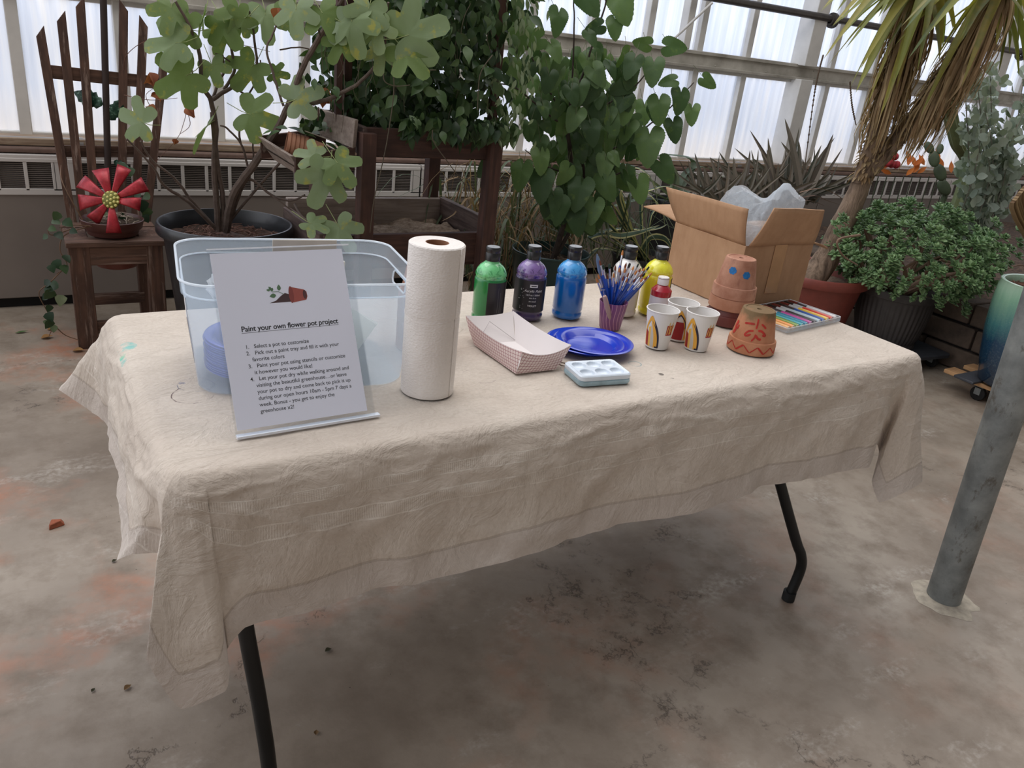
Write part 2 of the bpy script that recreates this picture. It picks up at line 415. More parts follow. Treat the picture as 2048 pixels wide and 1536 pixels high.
# raised bed: stone block wall at the right
s = NT('stone_blocks'); v = s.co('Object')
c = s.ramp(s.noise(v, 7, 6, .65), [(.3, lin((58, 48, 41))), (.7, lin((104, 88, 75)))])
M_stone = s.done(c, .9, 0, s.bump(s.noise(v, 30, 6, .7), .6, .006))
mb = MB(); mb.box((3.32, .55, .17), (.16, 4.2, .34), mi=1)
for r in range(3):
    y = -1.6 + (.17 if r % 2 else 0)
    while y < 2.5:
        L = random.uniform(.28, .42)
        mb.box((3.30 + random.uniform(-.006, .006), y + L / 2, .062 + r * .127), (.2, L - .014, .113), Matrix.Rotation(random.uniform(-.015, .015), 3, 'Z')); y += L
struct(mb.build('wall_right', [M_stone, M_black], bevel=.008))
M_soil = NT('bed_soil'); v = M_soil.co('Object')
M_soil = M_soil.done(M_soil.ramp(M_soil.noise(v, 35, 6, .7), [(.35, lin((44, 32, 25))), (.65, lin((104, 82, 66)))]), .95, 0, M_soil.bump(M_soil.noise(v, 60, 5), .8, .01))
mb = MB(); mb.grid(lambda a, b: V((3.38 + 5 * a, -1.5 + 4.1 * b, .31 + .05 * fbm((a * 9, b * 7, 0), 1))), 30, 24)
tag(mb.build('bed_soil', M_soil), 'dark soil filling the raised stone bed', 'soil', kind='stuff')

# leaning steel post
s = NT('galvanised_steel'); v = s.co('Object')
c = s.ramp(s.noise(v, 9, 6, .65), [(.3, lin((98, 102, 102))), (.7, lin((150, 154, 152)))])
c = s.mix(s.ramp(s.noise(s.co('Object', (1, 1, .5)), 26, 6, .75), [(.56, (0, 0, 0)), (.66, (.8, .8, .8))]), c, lin((90, 84, 76)))
M_galv = s.done(c, .5, .35, s.bump(s.noise(v, 70, 4), .3, .002))
t = thing('steel_post', 'grey galvanised round steel post set in the concrete at right', 'post', (1.163, -.51, 0))
mb = MB(); pts = [V((-.0735 * z / .7 * 1.0, 0.0, z)) for z in [0, .02] + [.1 * k for k in range(1, 30)]]
mb.tube(pts, [.047, .0465] + [.046] * 29, 32); mb.build('tube', M_galv, t)
mb = MB(); mb.lathe([(.001, .006), (.055, .006), (.075, .003), (.09, .0005)], 36, rmod=lambda r, z, a: r * (1 + (.25 * noise.noise(V((math.cos(a) * 2, math.sin(a) * 2, 0))) if r > .06 else 0)))
mb.build('mortar_collar', flat('mortar', (172, 162, 146), .9, var=.25, scale=40, bump=.6), t)
# ================================================================== TABLE AND CLOTH
TX, TY, TH = .915, .38, .745
tb = thing('folding_table', 'long folding table with bent black steel legs under the canvas cloth', 'table', (0, 0, 0))
M_blk = flat('black_leg_paint', (22, 23, 24), .32, .2, var=.2, scale=20)
M_top = flat('table_top_plastic', (196, 194, 190), .6)
mb = MB()
mb.box((0, 0, .722), (2 * TX - .04, 2 * TY - .04, .036)); mb.build('tabletop', M_top, tb, bevel=.012)
def leg(pts, r=.0145):
    m = MB(); m.tube(spline(pts, 5), r, 14); o = m.build('leg', M_blk, tb)
    f = MB(); f.tube([V(pts[-1]) + V((0, 0, .028)), V(pts[-1])], r + .0035, 14); f.build('foot_cap', flat('rubber_foot', (14, 14, 14), .7), o)
    return o
rk = V((.705, -.318, .150))
leg([(.49, -.15, .70), (.60, -.235, .415), (.683, -.301, .20), rk, (.715, -.323, .10), (.7, -.322, .002)])
leg([(.49, .15, .70), (.60, .235, .415), (.683, .301, .20), (.705, .318, .15), (.715, .323, .10), (.7, .322, .002)])
leg([(-.80, -.20, .70), (-.788, -.275, .415), (-.772, -.30, .24), (-.764, -.308, .15), (-.76, -.312, .10), (-.753, -.311, .002)])
leg([(-.80, .20, .70), (-.788, .275, .415), (-.772, .30, .24), (-.764, .308, .15), (-.76, .312, .10), (-.753, .311, .002)])
for sy in (-1, 1):
    mb = MB(); mb.beam((.60, sy * .235, .40), (.25, sy * .17, .70), .004, .022, (0, 1, 0)); mb.build('brace', M_blk, tb)
mb = MB(); mb.beam((-.778, -.29, .33), (-.83, -.10, .70), .004, .022, (0, 1, 0)); mb.build('brace', flat('zinc_brace', (96, 96, 94), .4, .6), tb)

# cloth stations: (edge point, outward direction, hem point); going from the front left corner to the right and round
CR0 = .045
def corner(cx, cy, a0, a1, k, n):
    a = a0 + (a1 - a0) * k / n
    return V((cx + CR0 * math.cos(a), cy + CR0 * math.sin(a), 0)), V((math.cos(a), math.sin(a), 0))
st = []
def front(x, H): st.append((V((x, -TY, 0)), V((0, -1, 0)), V(H)))
def right(y, H): st.append((V((TX, y, 0)), V((1, 0, 0)), V(H)))
def backs(x, H): st.append((V((x, TY, 0)), V((0, 1, 0)), V(H)))
def left(y, H): st.append((V((-TX, y, 0)), V((-1, 0, 0)), V(H)))
front(-.855, (-.842, -.412, .462)); front(-.80, (-.815, -.408, .494))
xs = [-.72, -.6, -.47, -.34, -.2, -.06, .08, .22, .36, .48, .58]
for i, x in enumerate(xs): front(x, (x + .012 * math.sin(i * 2.1), -.410 + .013 * math.sin(i * 1.7), .489 + .004 * math.sin(i * 2.6)))
front(.66, (.655, -.412, .484)); front(.735, (.725, -.412, .479)); front(.76, ay(1744, 918, -.395)); front(.785, ay(1750, 884, -.355))
front(.82, ay(1754, 905, -.315))
front(.85, ay(1742, 962, -.36))
c0 = (TX - CR0, -TY + CR0)
e, n_ = corner(*c0, -PI / 2, 0, .8, 4); st.append((e, n_, ay(1757, 1004, -.395)))
e, n_ = corner(*c0, -PI / 2, 0, 1.8, 4); st.append((e, n_, ay(1803, 985, -.425)))
e, n_ = corner(*c0, -PI / 2, 0, 2.8, 4); st.append((e, n_, ay(1843, 962, -.425)))
e, n_ = corner(*c0, -PI / 2, 0, 3.8, 4); st.append((e, n_, V((.965, -.355, .425))))
right(-.27, (.95, -.27, .47)); right(-.18, (.935, -.19, .485)); right(0, (.945, 0, .487)); right(.15, (.937, .15, .487)); right(.27, (.942, .27, .46))
c1 = (TX - CR0, TY - CR0)
e, n_ = corner(*c1, 0, PI / 2, 1, 3); st.append((e, n_, V((.985, .37, .42))))
e, n_ = corner(*c1, 0, PI / 2, 2, 3); st.append((e, n_, V((.93, .43, .37))))
backs(.80, (.83, .405, .46)); backs(.7, (.72, .41, .487))
for x in (.5, .3, .1, -.1, -.3, -.5, -.7): backs(x, (x, .41 + .006 * math.sin(x * 23), .487))
backs(-.80, (-.82, .42, .47))
c2 = (-TX + CR0, TY - CR0)
e, n_ = corner(*c2, PI / 2, PI, .7, 3); st.append((e, n_, V((-.90, .47, .44))))
e, n_ = corner(*c2, PI / 2, PI, 1.6, 3); st.append((e, n_, V((-1.009, .43, .555))))
e, n_ = corner(*c2, PI / 2, PI, 2.6, 3); st.append((e, n_, V((-.955, .35, .53))))
left(.24, (-.935, .27, .53)); left(.14, (-.938, .17, .57)); left(.03, (-.945, .05, .592)); left(-.07, (-.942, -.06, .59)); left(-.16, (-.95, -.15, .585)); left(-.22, (-.958, -.22, .57))
left(-.27, (-.968, -.285, .575)); left(-.31, (-.95, -.315, .60))
c3 = (-TX + CR0, -TY + CR0)
e, n_ = corner(*c3, PI, 1.5 * PI, .3, 4); st.append((e, n_, V((-.908, -.335, .60))))
e, n_ = corner(*c3, PI, 1.5 * PI, .9, 4); st.append((e, n_, V((-.925, -.385, .55))))
e, n_ = corner(*c3, PI, 1.5 * PI, 1.6, 4); st.append((e, n_, V((-.958, -.435, .50))))
e, n_ = corner(*c3, PI, 1.5 * PI, 2.4, 4); st.append((e, n_, V((-.920, -.452, .405))))
e, n_ = corner(*c3, PI, 1.5 * PI, 3.4, 4); st.append((e, n_, V((-.856, -.452, .414))))
e, n_ = corner(*c3, PI, 1.5 * PI, 3.9, 4); st.append((e, n_, V((-.845, -.437, .435))))
NS = len(st)
SUB = 16
def cr(a, b, c, d, t): return .5 * ((2 * b) + (c - a) * t + (2 * a - 5 * b + 4 * c - d) * t * t + (3 * b - a - 3 * c + d) * t ** 3)
stations = []
for i in range(NS):
    q = [st[(i + k) % NS] for k in (-1, 0, 1, 2)]
    for k in range(SUB):
        t = k / SUB
        e = q[1][0].lerp(q[2][0], t); n_ = q[1][1].lerp(q[2][1], t).normalized()
        h_ = cr(q[0][2], q[1][2], q[2][2], q[3][2], t).lerp(q[1][2].lerp(q[2][2], t), .55)
        stations.append((e, n_, h_))
NP = len(stations); NT_, NSK = 26, 44
verts = []; uvs = []; hemuv = []
CT = TH + .002
spx = TX - TY
acc = 0; arc = []
for i in range(NP):
    arc.append(acc); acc += (stations[(i + 1) % NP][0] - stations[i][0]).length
for j in range(NT_ + NSK + 1):
    for i in range(NP):
        e, n_, H = stations[i]
        if j <= NT_:
            t = j / NT_
            cpt = V((max(-spx, min(spx, e.x)), 0, 0)); ein = e - n_ * .030
            p = cpt.lerp(ein, t)
            w = .0016 * min(1, (1 - t) * 6) * fbm((p.x * 1.0, p.y * 1.6, 0), 14, 3)
            ridge = 1 - abs(noise.noise(V((p.x * 7 + p.y * 11, p.y * 3 - p.x * 2, 4)))) * 2
            w += .0022 * min(1, (1 - t) * 9) * max(0, ridge - .78) / .22 * (.5 + .5 * noise.noise(V((p.x * 5, p.y * 5, 9))))
            verts.append((p.x, p.y, CT + w)); dd = (1 - t) * -.3
        else:
            t = (j - NT_) / NSK
            a = e - n_ * .030; a = V((a.x, a.y, CT))
            L = (H - a).length
            b = V((e.x, e.y, CT)) + n_ * .010; c = V((e.x, e.y, CT)) + n_ * .024 + V((0, 0, -.06))
            c = c.lerp(a.lerp(H, .4), .35)
            tt = t ** 1.15
            p = a * (1 - tt) ** 3 + b * 3 * tt * (1 - tt) ** 2 + c * 3 * tt * tt * (1 - tt) + H * tt ** 3
            k = min(1, max(0, t - .08) * 1.7); k = k * k * (3 - 2 * k)
            # creases and soft folds in the hanging cloth
            s_ = arc[i]
            w = .0085 * fbm((s_ * 1.3 + t * .55, t * .55 - s_ * .3, .0), 5, 2) + .0026 * fbm((s_ + t * .12, t * .55 - s_ * .4, 2.), 22, 3)
            r1 = 1 - abs(noise.noise(V((s_ * 5.5 - t * 2.6, t * 2.2 + s_ * 3, 7)))) * 2
            w += .0038 * max(0, r1 - .7) / .3
            w += .004 * math.sin(s_ * 46) * max(0, t - .82) * 2.2
            p = p + n_ * (w * k)
            verts.append(tuple(p)); dd = t * L
        uvs.append((arc[i], dd)); hemuv.append((arc[i], 1.0 if j <= NT_ else (1 - (j - NT_) / NSK) * (stations[i][2] - stations[i][0] - V((0, 0, CT))).length))
faces = []
for j in range(NT_ + NSK):
    for i in range(NP):
        a = j * NP + i; b = j * NP + (i + 1) % NP
        faces.append((a, b, b + NP, a + NP))
# second UV: metres from hem
s = NT('canvas_cloth'); v = s.co('Object')
uvn = s.n('ShaderNodeUVMap', uv_map='UVMap'); us = s.n('ShaderNodeSeparateXYZ'); s.l(uvn.outputs[0], us.inputs[0]); D = us.outputs['Y']; U = us.outputs['X']
base = s.ramp(s.noise(v, 4, 5, .6), [(.3, lin((207, 193, 179))), (.7, lin((222, 210, 196)))])
base = s.mix(s.ramp(s.noise(v, 150, 2, .5), [(.35, (0, 0, 0)), (.7, (.25, .25, .25))]), base, lin((180, 164, 148)))
# embroidered bands: near 7 to 9 cm and 12 to 14 cm below the edge
def band(c, w):
    return s.math('LESS_THAN', s.math('ABSOLUTE', s.math('SUBTRACT', D, c)), w)
wob = s.math('MULTIPLY', s.math('SUBTRACT', s.noise(v, 6, 2), .5), .006)
D0 = D; D = s.math('ADD', D0, wob)
lines = s.math('ADD', s.math('ADD', band(.130, .0011), band(.149, .0011)), s.math('ADD', band(.172, .0011), band(.190, .0011)))
zig = s.math('LESS_THAN', s.math('ABSOLUTE', s.math('SUBTRACT', s.math('ABSOLUTE', s.math('SUBTRACT', s.math('FRACT', s.math('MULTIPLY', U, 130)), .5)), .25)), .10)
inb = s.math('ADD', band(.1395, .0085), band(.181, .0085))
st_ = s.math('MULTIPLY', zig, inb)
allb = s.math('ADD', lines, s.math('MULTIPLY', st_, .8))
base = s.mix(s.math('MULTIPLY', s.math('MINIMUM', allb, 1.0), s.ramp(s.noise(v, 30, 3), [(.35, (.12, .12, .12)), (.65, (.55, .55, .55))])), base, lin((252, 244, 232)))
hu = s.n('ShaderNodeUVMap', uv_map='HemUV'); hs = s.n('ShaderNodeSeparateXYZ'); s.l(hu.outputs[0], hs.inputs[0]); HD = hs.outputs['Y']
hem = s.math('LESS_THAN', s.math('ABSOLUTE', s.math('SUBTRACT', HD, .024)), .0013)
base = s.mix(s.math('MULTIPLY', s.math('LESS_THAN', HD, .024), .35), base, lin((196, 186, 182)))
base = s.mix(s.math('MULTIPLY', hem, .3), base, lin((140, 122, 106)))
# paint smudges on the top, each at its own place
def ringmask(x, y, R, w, a0=None):
    sx = s.n('ShaderNodeSeparateXYZ'); s.l(v, sx.inputs[0])
    dx = s.math('SUBTRACT', sx.outputs['X'], x); dy = s.math('SUBTRACT', sx.outputs['Y'], y)
    r = s.math('SQRT', s.math('ADD', s.math('MULTIPLY', dx, dx), s.math('MULTIPLY', dy, dy)))
    r = s.math('ADD', r, s.math('MULTIPLY', s.math('SUBTRACT', s.noise(v, 50, 3), .5), .006))
    ins = s.math('LESS_THAN', s.math('ABSOLUTE', s.math('SUBTRACT', r, R)), w)
    br = s.ramp(s.noise(v, 38, 4, .6), [(.42, (0, 0, 0)), (.56, (1, 1, 1))])
    up = s.math('GREATER_THAN', sx.outputs['Z'], .735)
    return s.math('MULTIPLY', s.math('MULTIPLY', ins, br), up)
def blot(px, py, R, col, k=.6, w=None):
    global base
    q = az(px, py, .747); base = s.mix(s.math('MULTIPLY', ringmask(q.x, q.y, 0 if w is None else R, R if w is None else w), k), base, lin(col))
blot(252, 692, .020, (110, 196, 190), .75); blot(228, 716, .022, (120, 200, 190), .7); blot(205, 716, .018, (120, 190, 180), .6); blot(238, 706, .012, (110, 206, 170), .6)
blot(385, 790, .034, (84, 52, 58), .8, .0011); blot(392, 770, .030, (60, 70, 110), .6, .0008)
blot(365, 767, .006, (44, 70, 130), .8); blot(1270, 728, .014, (90, 140, 150), .6, .0012)
blot(960, 752, .036, (170, 150, 146), .5, .0012); blot(1150, 740, .03, (150, 160, 160), .4, .001)
blot(932, 747, .005, (40, 32, 28), .9); blot(1322, 748, .006, (70, 60, 52), .8); blot(1345, 757, .004, (70, 60, 52), .7)
weave = s.math('ADD', s.math('SINE', s.math('MULTIPLY', U, 2600)), s.noise(v, 400, 2))
cre = s.n('ShaderNodeTexNoise', {'Scale': 9.0, 'Detail': 7.0, 'Roughness': .62, 'Distortion': .8}); s.l(s.co('Object', (1, 1.5, 1), (0, 0, .4)), cre.inputs['Vector'])
fold = s.math('ABSOLUTE', s.math('SUBTRACT', cre.outputs['Fac'], .5))
fold = s.ramp(fold, [(0, (1, 1, 1)), (.09, (0, 0, 0))])
cr2 = s.noise(s.co('Object', (1, 2.6, 1), (0, 0, -.35)), 16, 6, .6, 1.2)
n_1 = s.bump(fold, .36, .005)
n_2 = s.bump(cr2, .44, .007, n_1)
n_3 = s.bump(allb, .9, .002, n_2)
n_4 = s.bump(s.noise(v, 420, 2, .6), .25, .0007, n_3)
s.done(base, .85, 0, n_4, spec=.2)
s.b.inputs['Sheen Weight'].default_value = .15
tr = s.n('ShaderNodeBsdfTranslucent'); s.l(base, tr.inputs['Color'])
mx = s.n('ShaderNodeMixShader', {'Fac': .10}); s.l(s.b.outputs[0], mx.inputs[1]); s.l(tr.outputs[0], mx.inputs[2]); s.l(mx.outputs[0], s.out.inputs['Surface'])
M_cloth = s.m
mb = MB(); mb.v = verts; mb.f = faces; mb.mi = [0] * len(faces)
cl = mb.build('tablecloth', M_cloth, angle=180, uvs=uvs, uvs2=hemuv)
tag(cl, 'creased cream canvas dropcloth hanging over the folding table', 'tablecloth')
TZ = TH + .0055
# ================================================================== THINGS ON THE TABLE
def text_mesh(body, size, mat, parent, M, name='lettering', bold=0.0, align='LEFT', shear=0, bend=None, spacing=1.0, depth=.0002):
    cu = bpy.data.curves.new(name, 'FONT'); cu.body = body; cu.size = size; cu.extrude = depth; cu.offset = bold; cu.align_x = align
    cu.shear = shear; cu.space_character = spacing; cu.resolution_u = 3
    o = bpy.data.objects.new(name + '_curve', cu); COL.objects.link(o)
    bpy.context.view_layer.update()
    dg = bpy.context.evaluated_depsgraph_get()
    me = bpy.data.meshes.new_from_object(o.evaluated_get(dg)); bpy.data.objects.remove(o)
    me.name = name; me.materials.clear(); me.materials.append(mat)
    for v_ in me.vertices:
        p = v_.co.copy()
        if bend: p = bend(p)
        v_.co = M @ p if M is not None else p
    ob = bpy.data.objects.new(name, me); COL.objects.link(ob); ob.parent = parent; return ob
I3 = Matrix.Identity(4)

# --- materials
def plastic(name, rgb, rough=.3, trans=0, coat=.3, var=.06):
    if name in MATS: return MATS[name]
    s = NT(name); v = s.co('Object'); c = lin(rgb); f = s.noise(v, 25, 4)
    s.done(s.ramp(f, [(.3, tuple(x * (1 - var) for x in c)), (.7, tuple(min(1, x * (1 + var)) for x in c))]), rough, spec=.5)
    s.b.inputs['Coat Weight'].default_value = coat; s.b.inputs['Coat Roughness'].default_value = .12
    MATS[name] = s.m; return s.m
def film(name, rgb, k=.5, rough=.15):
    """clear or milky plastic: see-through share k"""
    if name in MATS: return MATS[name]
    s = NT(name); s.done(lin(rgb), .35, spec=.5)
    tr = s.n('ShaderNodeBsdfTranslucent'); tr.inputs['Color'].default_value = (*lin(rgb), 1)
    a = s.n('ShaderNodeMixShader', {'Fac': .55}); s.l(s.b.outputs[0], a.inputs[1]); s.l(tr.outputs[0], a.inputs[2])
    tp = s.n('ShaderNodeBsdfTransparent'); tp.inputs['Color'].default_value = (.97, .98, 1, 1)
    b = s.n('ShaderNodeMixShader', {'Fac': k}); s.l(a.outputs[0], b.inputs[1]); s.l(tp.outputs[0], b.inputs[2])
    g = s.n('ShaderNodeBsdfGlossy', {'Roughness': rough})
    d = s.n('ShaderNodeMixShader', {'Fac': .07}); s.l(b.outputs[0], d.inputs[1]); s.l(g.outputs[0], d.inputs[2])
    s.l(d.outputs[0], s.out.inputs['Surface']); MATS[name] = s.m; return s.m
M_cap = plastic('black_cap', (20, 20, 22), .35)
M_captop = plastic('cap_top', (150, 152, 156), .4)
M_lab = plastic('black_label', (34, 31, 36), .45, coat=.1)
M_wtext = flat('white_print', (226, 224, 226), .6)

def bottle(name, label, px, py, paint, upper, txt=False, rz=0, lab=True, glabel=None):
    q = az(px, py, TZ); c = (q.x, q.y)
    t = thing('paint_bottle', label, 'paint bottle', (c[0], c[1], TZ), rz, 'large paint bottles on the table')
    R = .0375
    prof = [(.001, .0), (.030, .0), (.0355, .003), (R, .008), (R, .014), (R - .0018, .017), (R - .0018, .020), (R, .023), (R, .098), (R, .104), (R - .002, .107), (R - .002, .110),
            (R - .0002, .1135), (R - .001, .119), (R - .005, .128), (R - .011, .1355), (R - .018, .1410), (.0165, .1435), (.0155, .146), (.0155, .150)]
    lo = MB(); lo.lathe([p for p in prof if p[1] <= .1071], 40); lo.build('bottle_body', plastic(name + '_paint', paint, .22, coat=.8), t)
    up = MB(); up.lathe([p for p in prof if p[1] >= .1069], 40)
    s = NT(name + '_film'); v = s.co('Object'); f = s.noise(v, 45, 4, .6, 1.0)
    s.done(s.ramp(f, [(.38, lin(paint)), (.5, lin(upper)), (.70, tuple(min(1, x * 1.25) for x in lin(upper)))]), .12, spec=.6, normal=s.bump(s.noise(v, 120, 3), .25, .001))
    s.b.inputs['Coat Weight'].default_value = .8
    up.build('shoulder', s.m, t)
    cp = MB(); cp.lathe([(.0158, .1465), (.0172, .1475), (.0172, .1645), (.0166, .1655), (.0166, .1665), (.0172, .1675), (.0172, .1765), (.0160, .1785), (.001, .1785)], 36)
    cap = cp.build('cap', M_cap, t)
    ct = MB(); ct.lathe([(.0148, .1786), (.0148, .1789), (.001, .1789)], 30); ct.build('cap_disc', M_captop, cap)
    if lab:
        a0, a1 = lab
        lb = MB(); lb.grid(lambda a, b: V((math.cos(a0 + (a1 - a0) * a) * (R + .0004), math.sin(a0 + (a1 - a0) * a) * (R + .0004), .024 + .078 * b)), 30, 1)
        L = lb.build('label', M_lab, t)
        def bend(cx, z, flip=1):
            return lambda p: V((math.cos(cx + p.x / R) * (R + .0007 + p.z), math.sin(cx + p.x / R) * (R + .0007 + p.z), z + p.y))
        if txt:
            am = txt
            for body, sz, z, sh in (('Acrylic Paint', .0088, .0745, .3), ('16.9 oz / 500ml', .0056, .0655, 0), ('mix & m', .005, .0585, 0), ('m-ood', .0062, .0500, 0), ('VIOLET', .0066, .0385, 0)):
                text_mesh(body, sz, M_wtext, L, None, align='CENTER', shear=sh, bend=bend(am, z))
            wb = MB(); wb.grid(lambda a, b: V((math.cos(am + (a - .5) * .5) * (R + .0007), math.sin(am + (a - .5) * .5) * (R + .0007), .086 + .0075 * b)), 8, 1)
            wb.build('white_box', M_wtext, L)
            dk = MB(); dk.grid(lambda a, b: V((math.cos(am + (a - .5) * .34) * (R + .0009), math.sin(am + (a - .5) * .34) * (R + .0009), .0885 + .0022 * b)), 8, 1)
            dk.build('box_print', M_lab, L)
            dots = MB(); rr = random.Random(3)
            for k in range(18):
                a_ = am - rr.uniform(.45, .95); z_ = rr.uniform(.03, .085); 
                dots.box((math.cos(a_) * (R + .0006), math.sin(a_) * (R + .0006), z_), (.0008, .0008, .0008))
            dots.build('speckles', M_wtext, L, smooth=False)
        else:
            ls = MB()
            for k in range(3):
                a_ = (a0 + a1) / 2 - .15 + k * .17; h0 = .03; h1 = .09 - .012 * k
                ls.grid(lambda a, b: V((math.cos(a_ + .018 * a) * (R + .0007), math.sin(a_ + .018 * a) * (R + .0007), h0 + (h1 - h0) * b)), 1, 1)
            ls.build('small_print', flat('grey_print', (120, 118, 120), .6), L, smooth=False)
    return t
def facing(px, py, dz=TZ):
    q = az(px, py, dz); return math.atan2(CP.y - q.y, CP.x - q.x)
# azimuth that faces the camera is used to turn each label
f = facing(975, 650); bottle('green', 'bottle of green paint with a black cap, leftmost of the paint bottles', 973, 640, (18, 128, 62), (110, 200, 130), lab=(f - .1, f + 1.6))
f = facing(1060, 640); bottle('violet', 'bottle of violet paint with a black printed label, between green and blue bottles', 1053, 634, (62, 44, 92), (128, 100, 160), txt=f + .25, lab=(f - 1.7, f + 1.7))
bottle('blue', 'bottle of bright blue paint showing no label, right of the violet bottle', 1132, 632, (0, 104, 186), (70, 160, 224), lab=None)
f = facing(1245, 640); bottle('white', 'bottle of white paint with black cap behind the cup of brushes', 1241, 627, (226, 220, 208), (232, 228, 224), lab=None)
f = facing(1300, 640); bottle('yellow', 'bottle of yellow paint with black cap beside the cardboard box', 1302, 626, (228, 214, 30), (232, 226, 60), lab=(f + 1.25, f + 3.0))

# small red squeeze bottle
q = az(1311, 645, TZ); t = thing('paint_bottle', 'small squeeze bottle of red paint with a white flip cap behind the paper cups', 'paint bottle', (q.x, q.y, TZ))
R = .0255
mb = MB(); mb.lathe([(.001, 0), (.022, 0), (R, .004), (R, .075), (R + .0006, .078), (R + .0006, .087), (.017, .097), (.0125, .1005), (.012, .104)], 34); bd = mb.build('bottle_body', plastic('red_paint', (168, 20, 42), .25, coat=.6), t)
mb = MB(); mb.lathe([(R + .0005, .018), (R + .0005, .073)], 34); mb.build('label', plastic('white_label', (214, 208, 216), .5, coat=.1), t)
mb = MB(); mb.lathe([(.0132, .101), (.0142, .102), (.0142, .118), (.0130, .1205), (.001, .1205)], 28); cpp = mb.build('flip_cap', plastic('white_cap', (230, 224, 224), .4), t)
mb = MB(); mb.lathe([(.0144, .1165), (.0144, .1177)], 28); mb.build('cap_smudge', flat('dried_red', (120, 50, 52), .7), cpp)

# purple cup with brushes
q = az(1219, 655, TZ); bc = V((q.x, q.y, TZ))
s = NT('striped_cup'); v = s.co('Object'); sx = s.n('ShaderNodeSeparateXYZ'); s.l(v, sx.inputs[0])
ang = s.math('ARCTAN2', sx.outputs['Y'], sx.outputs['X'])
ph = s.math('ADD', s.math('MULTIPLY', ang, 20), s.math('ADD', s.math('MULTIPLY', sx.outputs['Z'], 90), s.math('MULTIPLY', s.math('SINE', s.math('MULTIPLY', sx.outputs['Z'], 70)), 2.2)))
li = s.ramp(s.math('SINE', ph), [(.80, (0, 0, 0)), (.96, (1, 1, 1))])
s.done(s.mix(li, s.ramp(s.math('SINE', ang), [(0, lin((124, 70, 116))), (1, lin((146, 78, 104)))]), lin((190, 140, 158))), .35)
M_cup = s.m
t = thing('brush_cup', 'small purple cup with pale wavy lines holding the paint brushes', 'cup', bc)
mb = MB(); mb.lathe([(.001, 0), (.0245, 0), (.0260, .002), (.0345, .066), (.0347, .068), (.0335, .068), (.0325, .066), (.0245, .004), (.001, .004)], 44); mb.build('cup_wall', M_cup, t)
M_bh = plastic('blue_handle', (24, 74, 172), .25, coat=.5); M_ferr = flat('silver_ferrule', (196, 196, 206), .25, .75, var=.05)
hairs = [flat('amber_bristle', (188, 120, 66), .8, var=.2, scale=200), flat('dark_bristle', (40, 34, 32), .8, var=.2, scale=200), flat('brown_bristle', (120, 62, 40), .8, var=.2, scale=200), flat('green_paint_tip', (40, 62, 50), .7)]
def make_brush(hm, L, handle=M_bh, flatb=False):
    t = thing('paint_brush', 'x', 'paint brush', (0, 0, 0), 0, 'brushes standing in the purple cup')
    hb = MB(); hb.tube([(0, 0, 0), (0, 0, .01), (0, 0, L * .45), (0, 0, L * .70), (0, 0, L * .74)], [.0012, .0018, .0030, .0034, .0026], 8); hb.build('handle', handle, t)
    fb = MB(); fb.tube([(0, 0, L * .735), (0, 0, L * .90), (0, 0, L * .915)], [.0028, .0025, .0034 if flatb else .0022], 8, flat=.55 if flatb else 1); fb.build('ferrule', M_ferr, t)
    bb = MB(); bb.tube([(0, 0, L * .91), (0, 0, L * .955), (0, 0, L)], [.0026, .0034 if flatb else .0027, .0026 if flatb else .0004], 8, flat=.5 if flatb else 1); bb.build('bristles', hm, t)
    return t
protos = [make_brush(hairs[0], .142), make_brush(hairs[1], .138, flatb=True), make_brush(hairs[2], .145), make_brush(hairs[3], .135, flatb=True)]
tips = [(1196, 548, 0), (1203, 541, 0), (1212, 545, 1), (1192, 556, 0), (1199, 520, 2), (1219, 528, 3), (1228, 545, 0), (1237, 548, 3), (1231, 530, 2), (1246, 500, 0), (1252, 535, 0), (1240, 534, 0), (1262, 522, 1),
        (1258, 545, 2), (1268, 545, 1), (1275, 540, 0), (1282, 536, 2), (1290, 535, 0), (1298, 534, 3), (1304, 545, 0), (1296, 552, 2), (1288, 556, 0), (1280, 552, 3), (1272, 556, 2), (1264, 558, 1), (1256, 556, 0), (1248, 552, 2),
        (1286, 546, 2), (1293, 543, 1), (1246, 560, 2), (1214, 548, 2), (1222, 552, 0), (1242, 540, 2), (1301, 549, 0), (1206, 530, 3), (1253, 525, 2), (1268, 532, 0), (1277, 528, 3), (1284, 562, 0), (1259, 566, 2), (1234, 560, 0)]
rr = random.Random(11)
used_ = set(); ORD = ['first', 'second', 'third', 'fourth', 'fifth', 'sixth', 'seventh', 'eighth', 'ninth', 'tenth', 'eleventh', 'twelfth', 'thirteenth', 'fourteenth', 'fifteenth', 'sixteenth', 'seventeenth', 'eighteenth']
tipword = ['amber', 'dark', 'brown', 'green stained']
for i, (px, py, k) in enumerate(tips):
    # tip point: on a plane through the cup, facing the viewer, spread a little in depth
    dep = rr.uniform(-.030, .030)
    ty = bc.y + dep + .012; T = ay(px, py, ty)
    base = bc + V((max(-.017, min(.017, -(T.x - bc.x) * .25)), max(-.015, min(.015, -dep * .4)), .006))
    d = T - base; L = d.length; Lp = (.142, .138, .145, .135)[k]
    d.normalize(); rot = d.to_track_quat('Z', 'Y').to_euler()
    rk_ = sum(1 for t2 in tips if t2[2] == k and (t2[0], t2[1]) < (px, py))
    lab = f'brush in the purple cup, {ORD[rk_]} from the left of those with {tipword[k]} tips'
    o = protos[k] if k not in used_ else dup(protos[k])
    if k not in used_: used_.add(k)
    o.location = T - d * Lp; o.rotation_euler = rot; o['label'] = lab
    if L < Lp:                     # keep the foot of the handle above the cup floor
        sc = max(.8, (L - .0) / Lp); o.location = T - d * Lp * sc; o.scale = (sc,) * 3
M_clayt = flat('pinkish_wood', (176, 146, 136), .6)
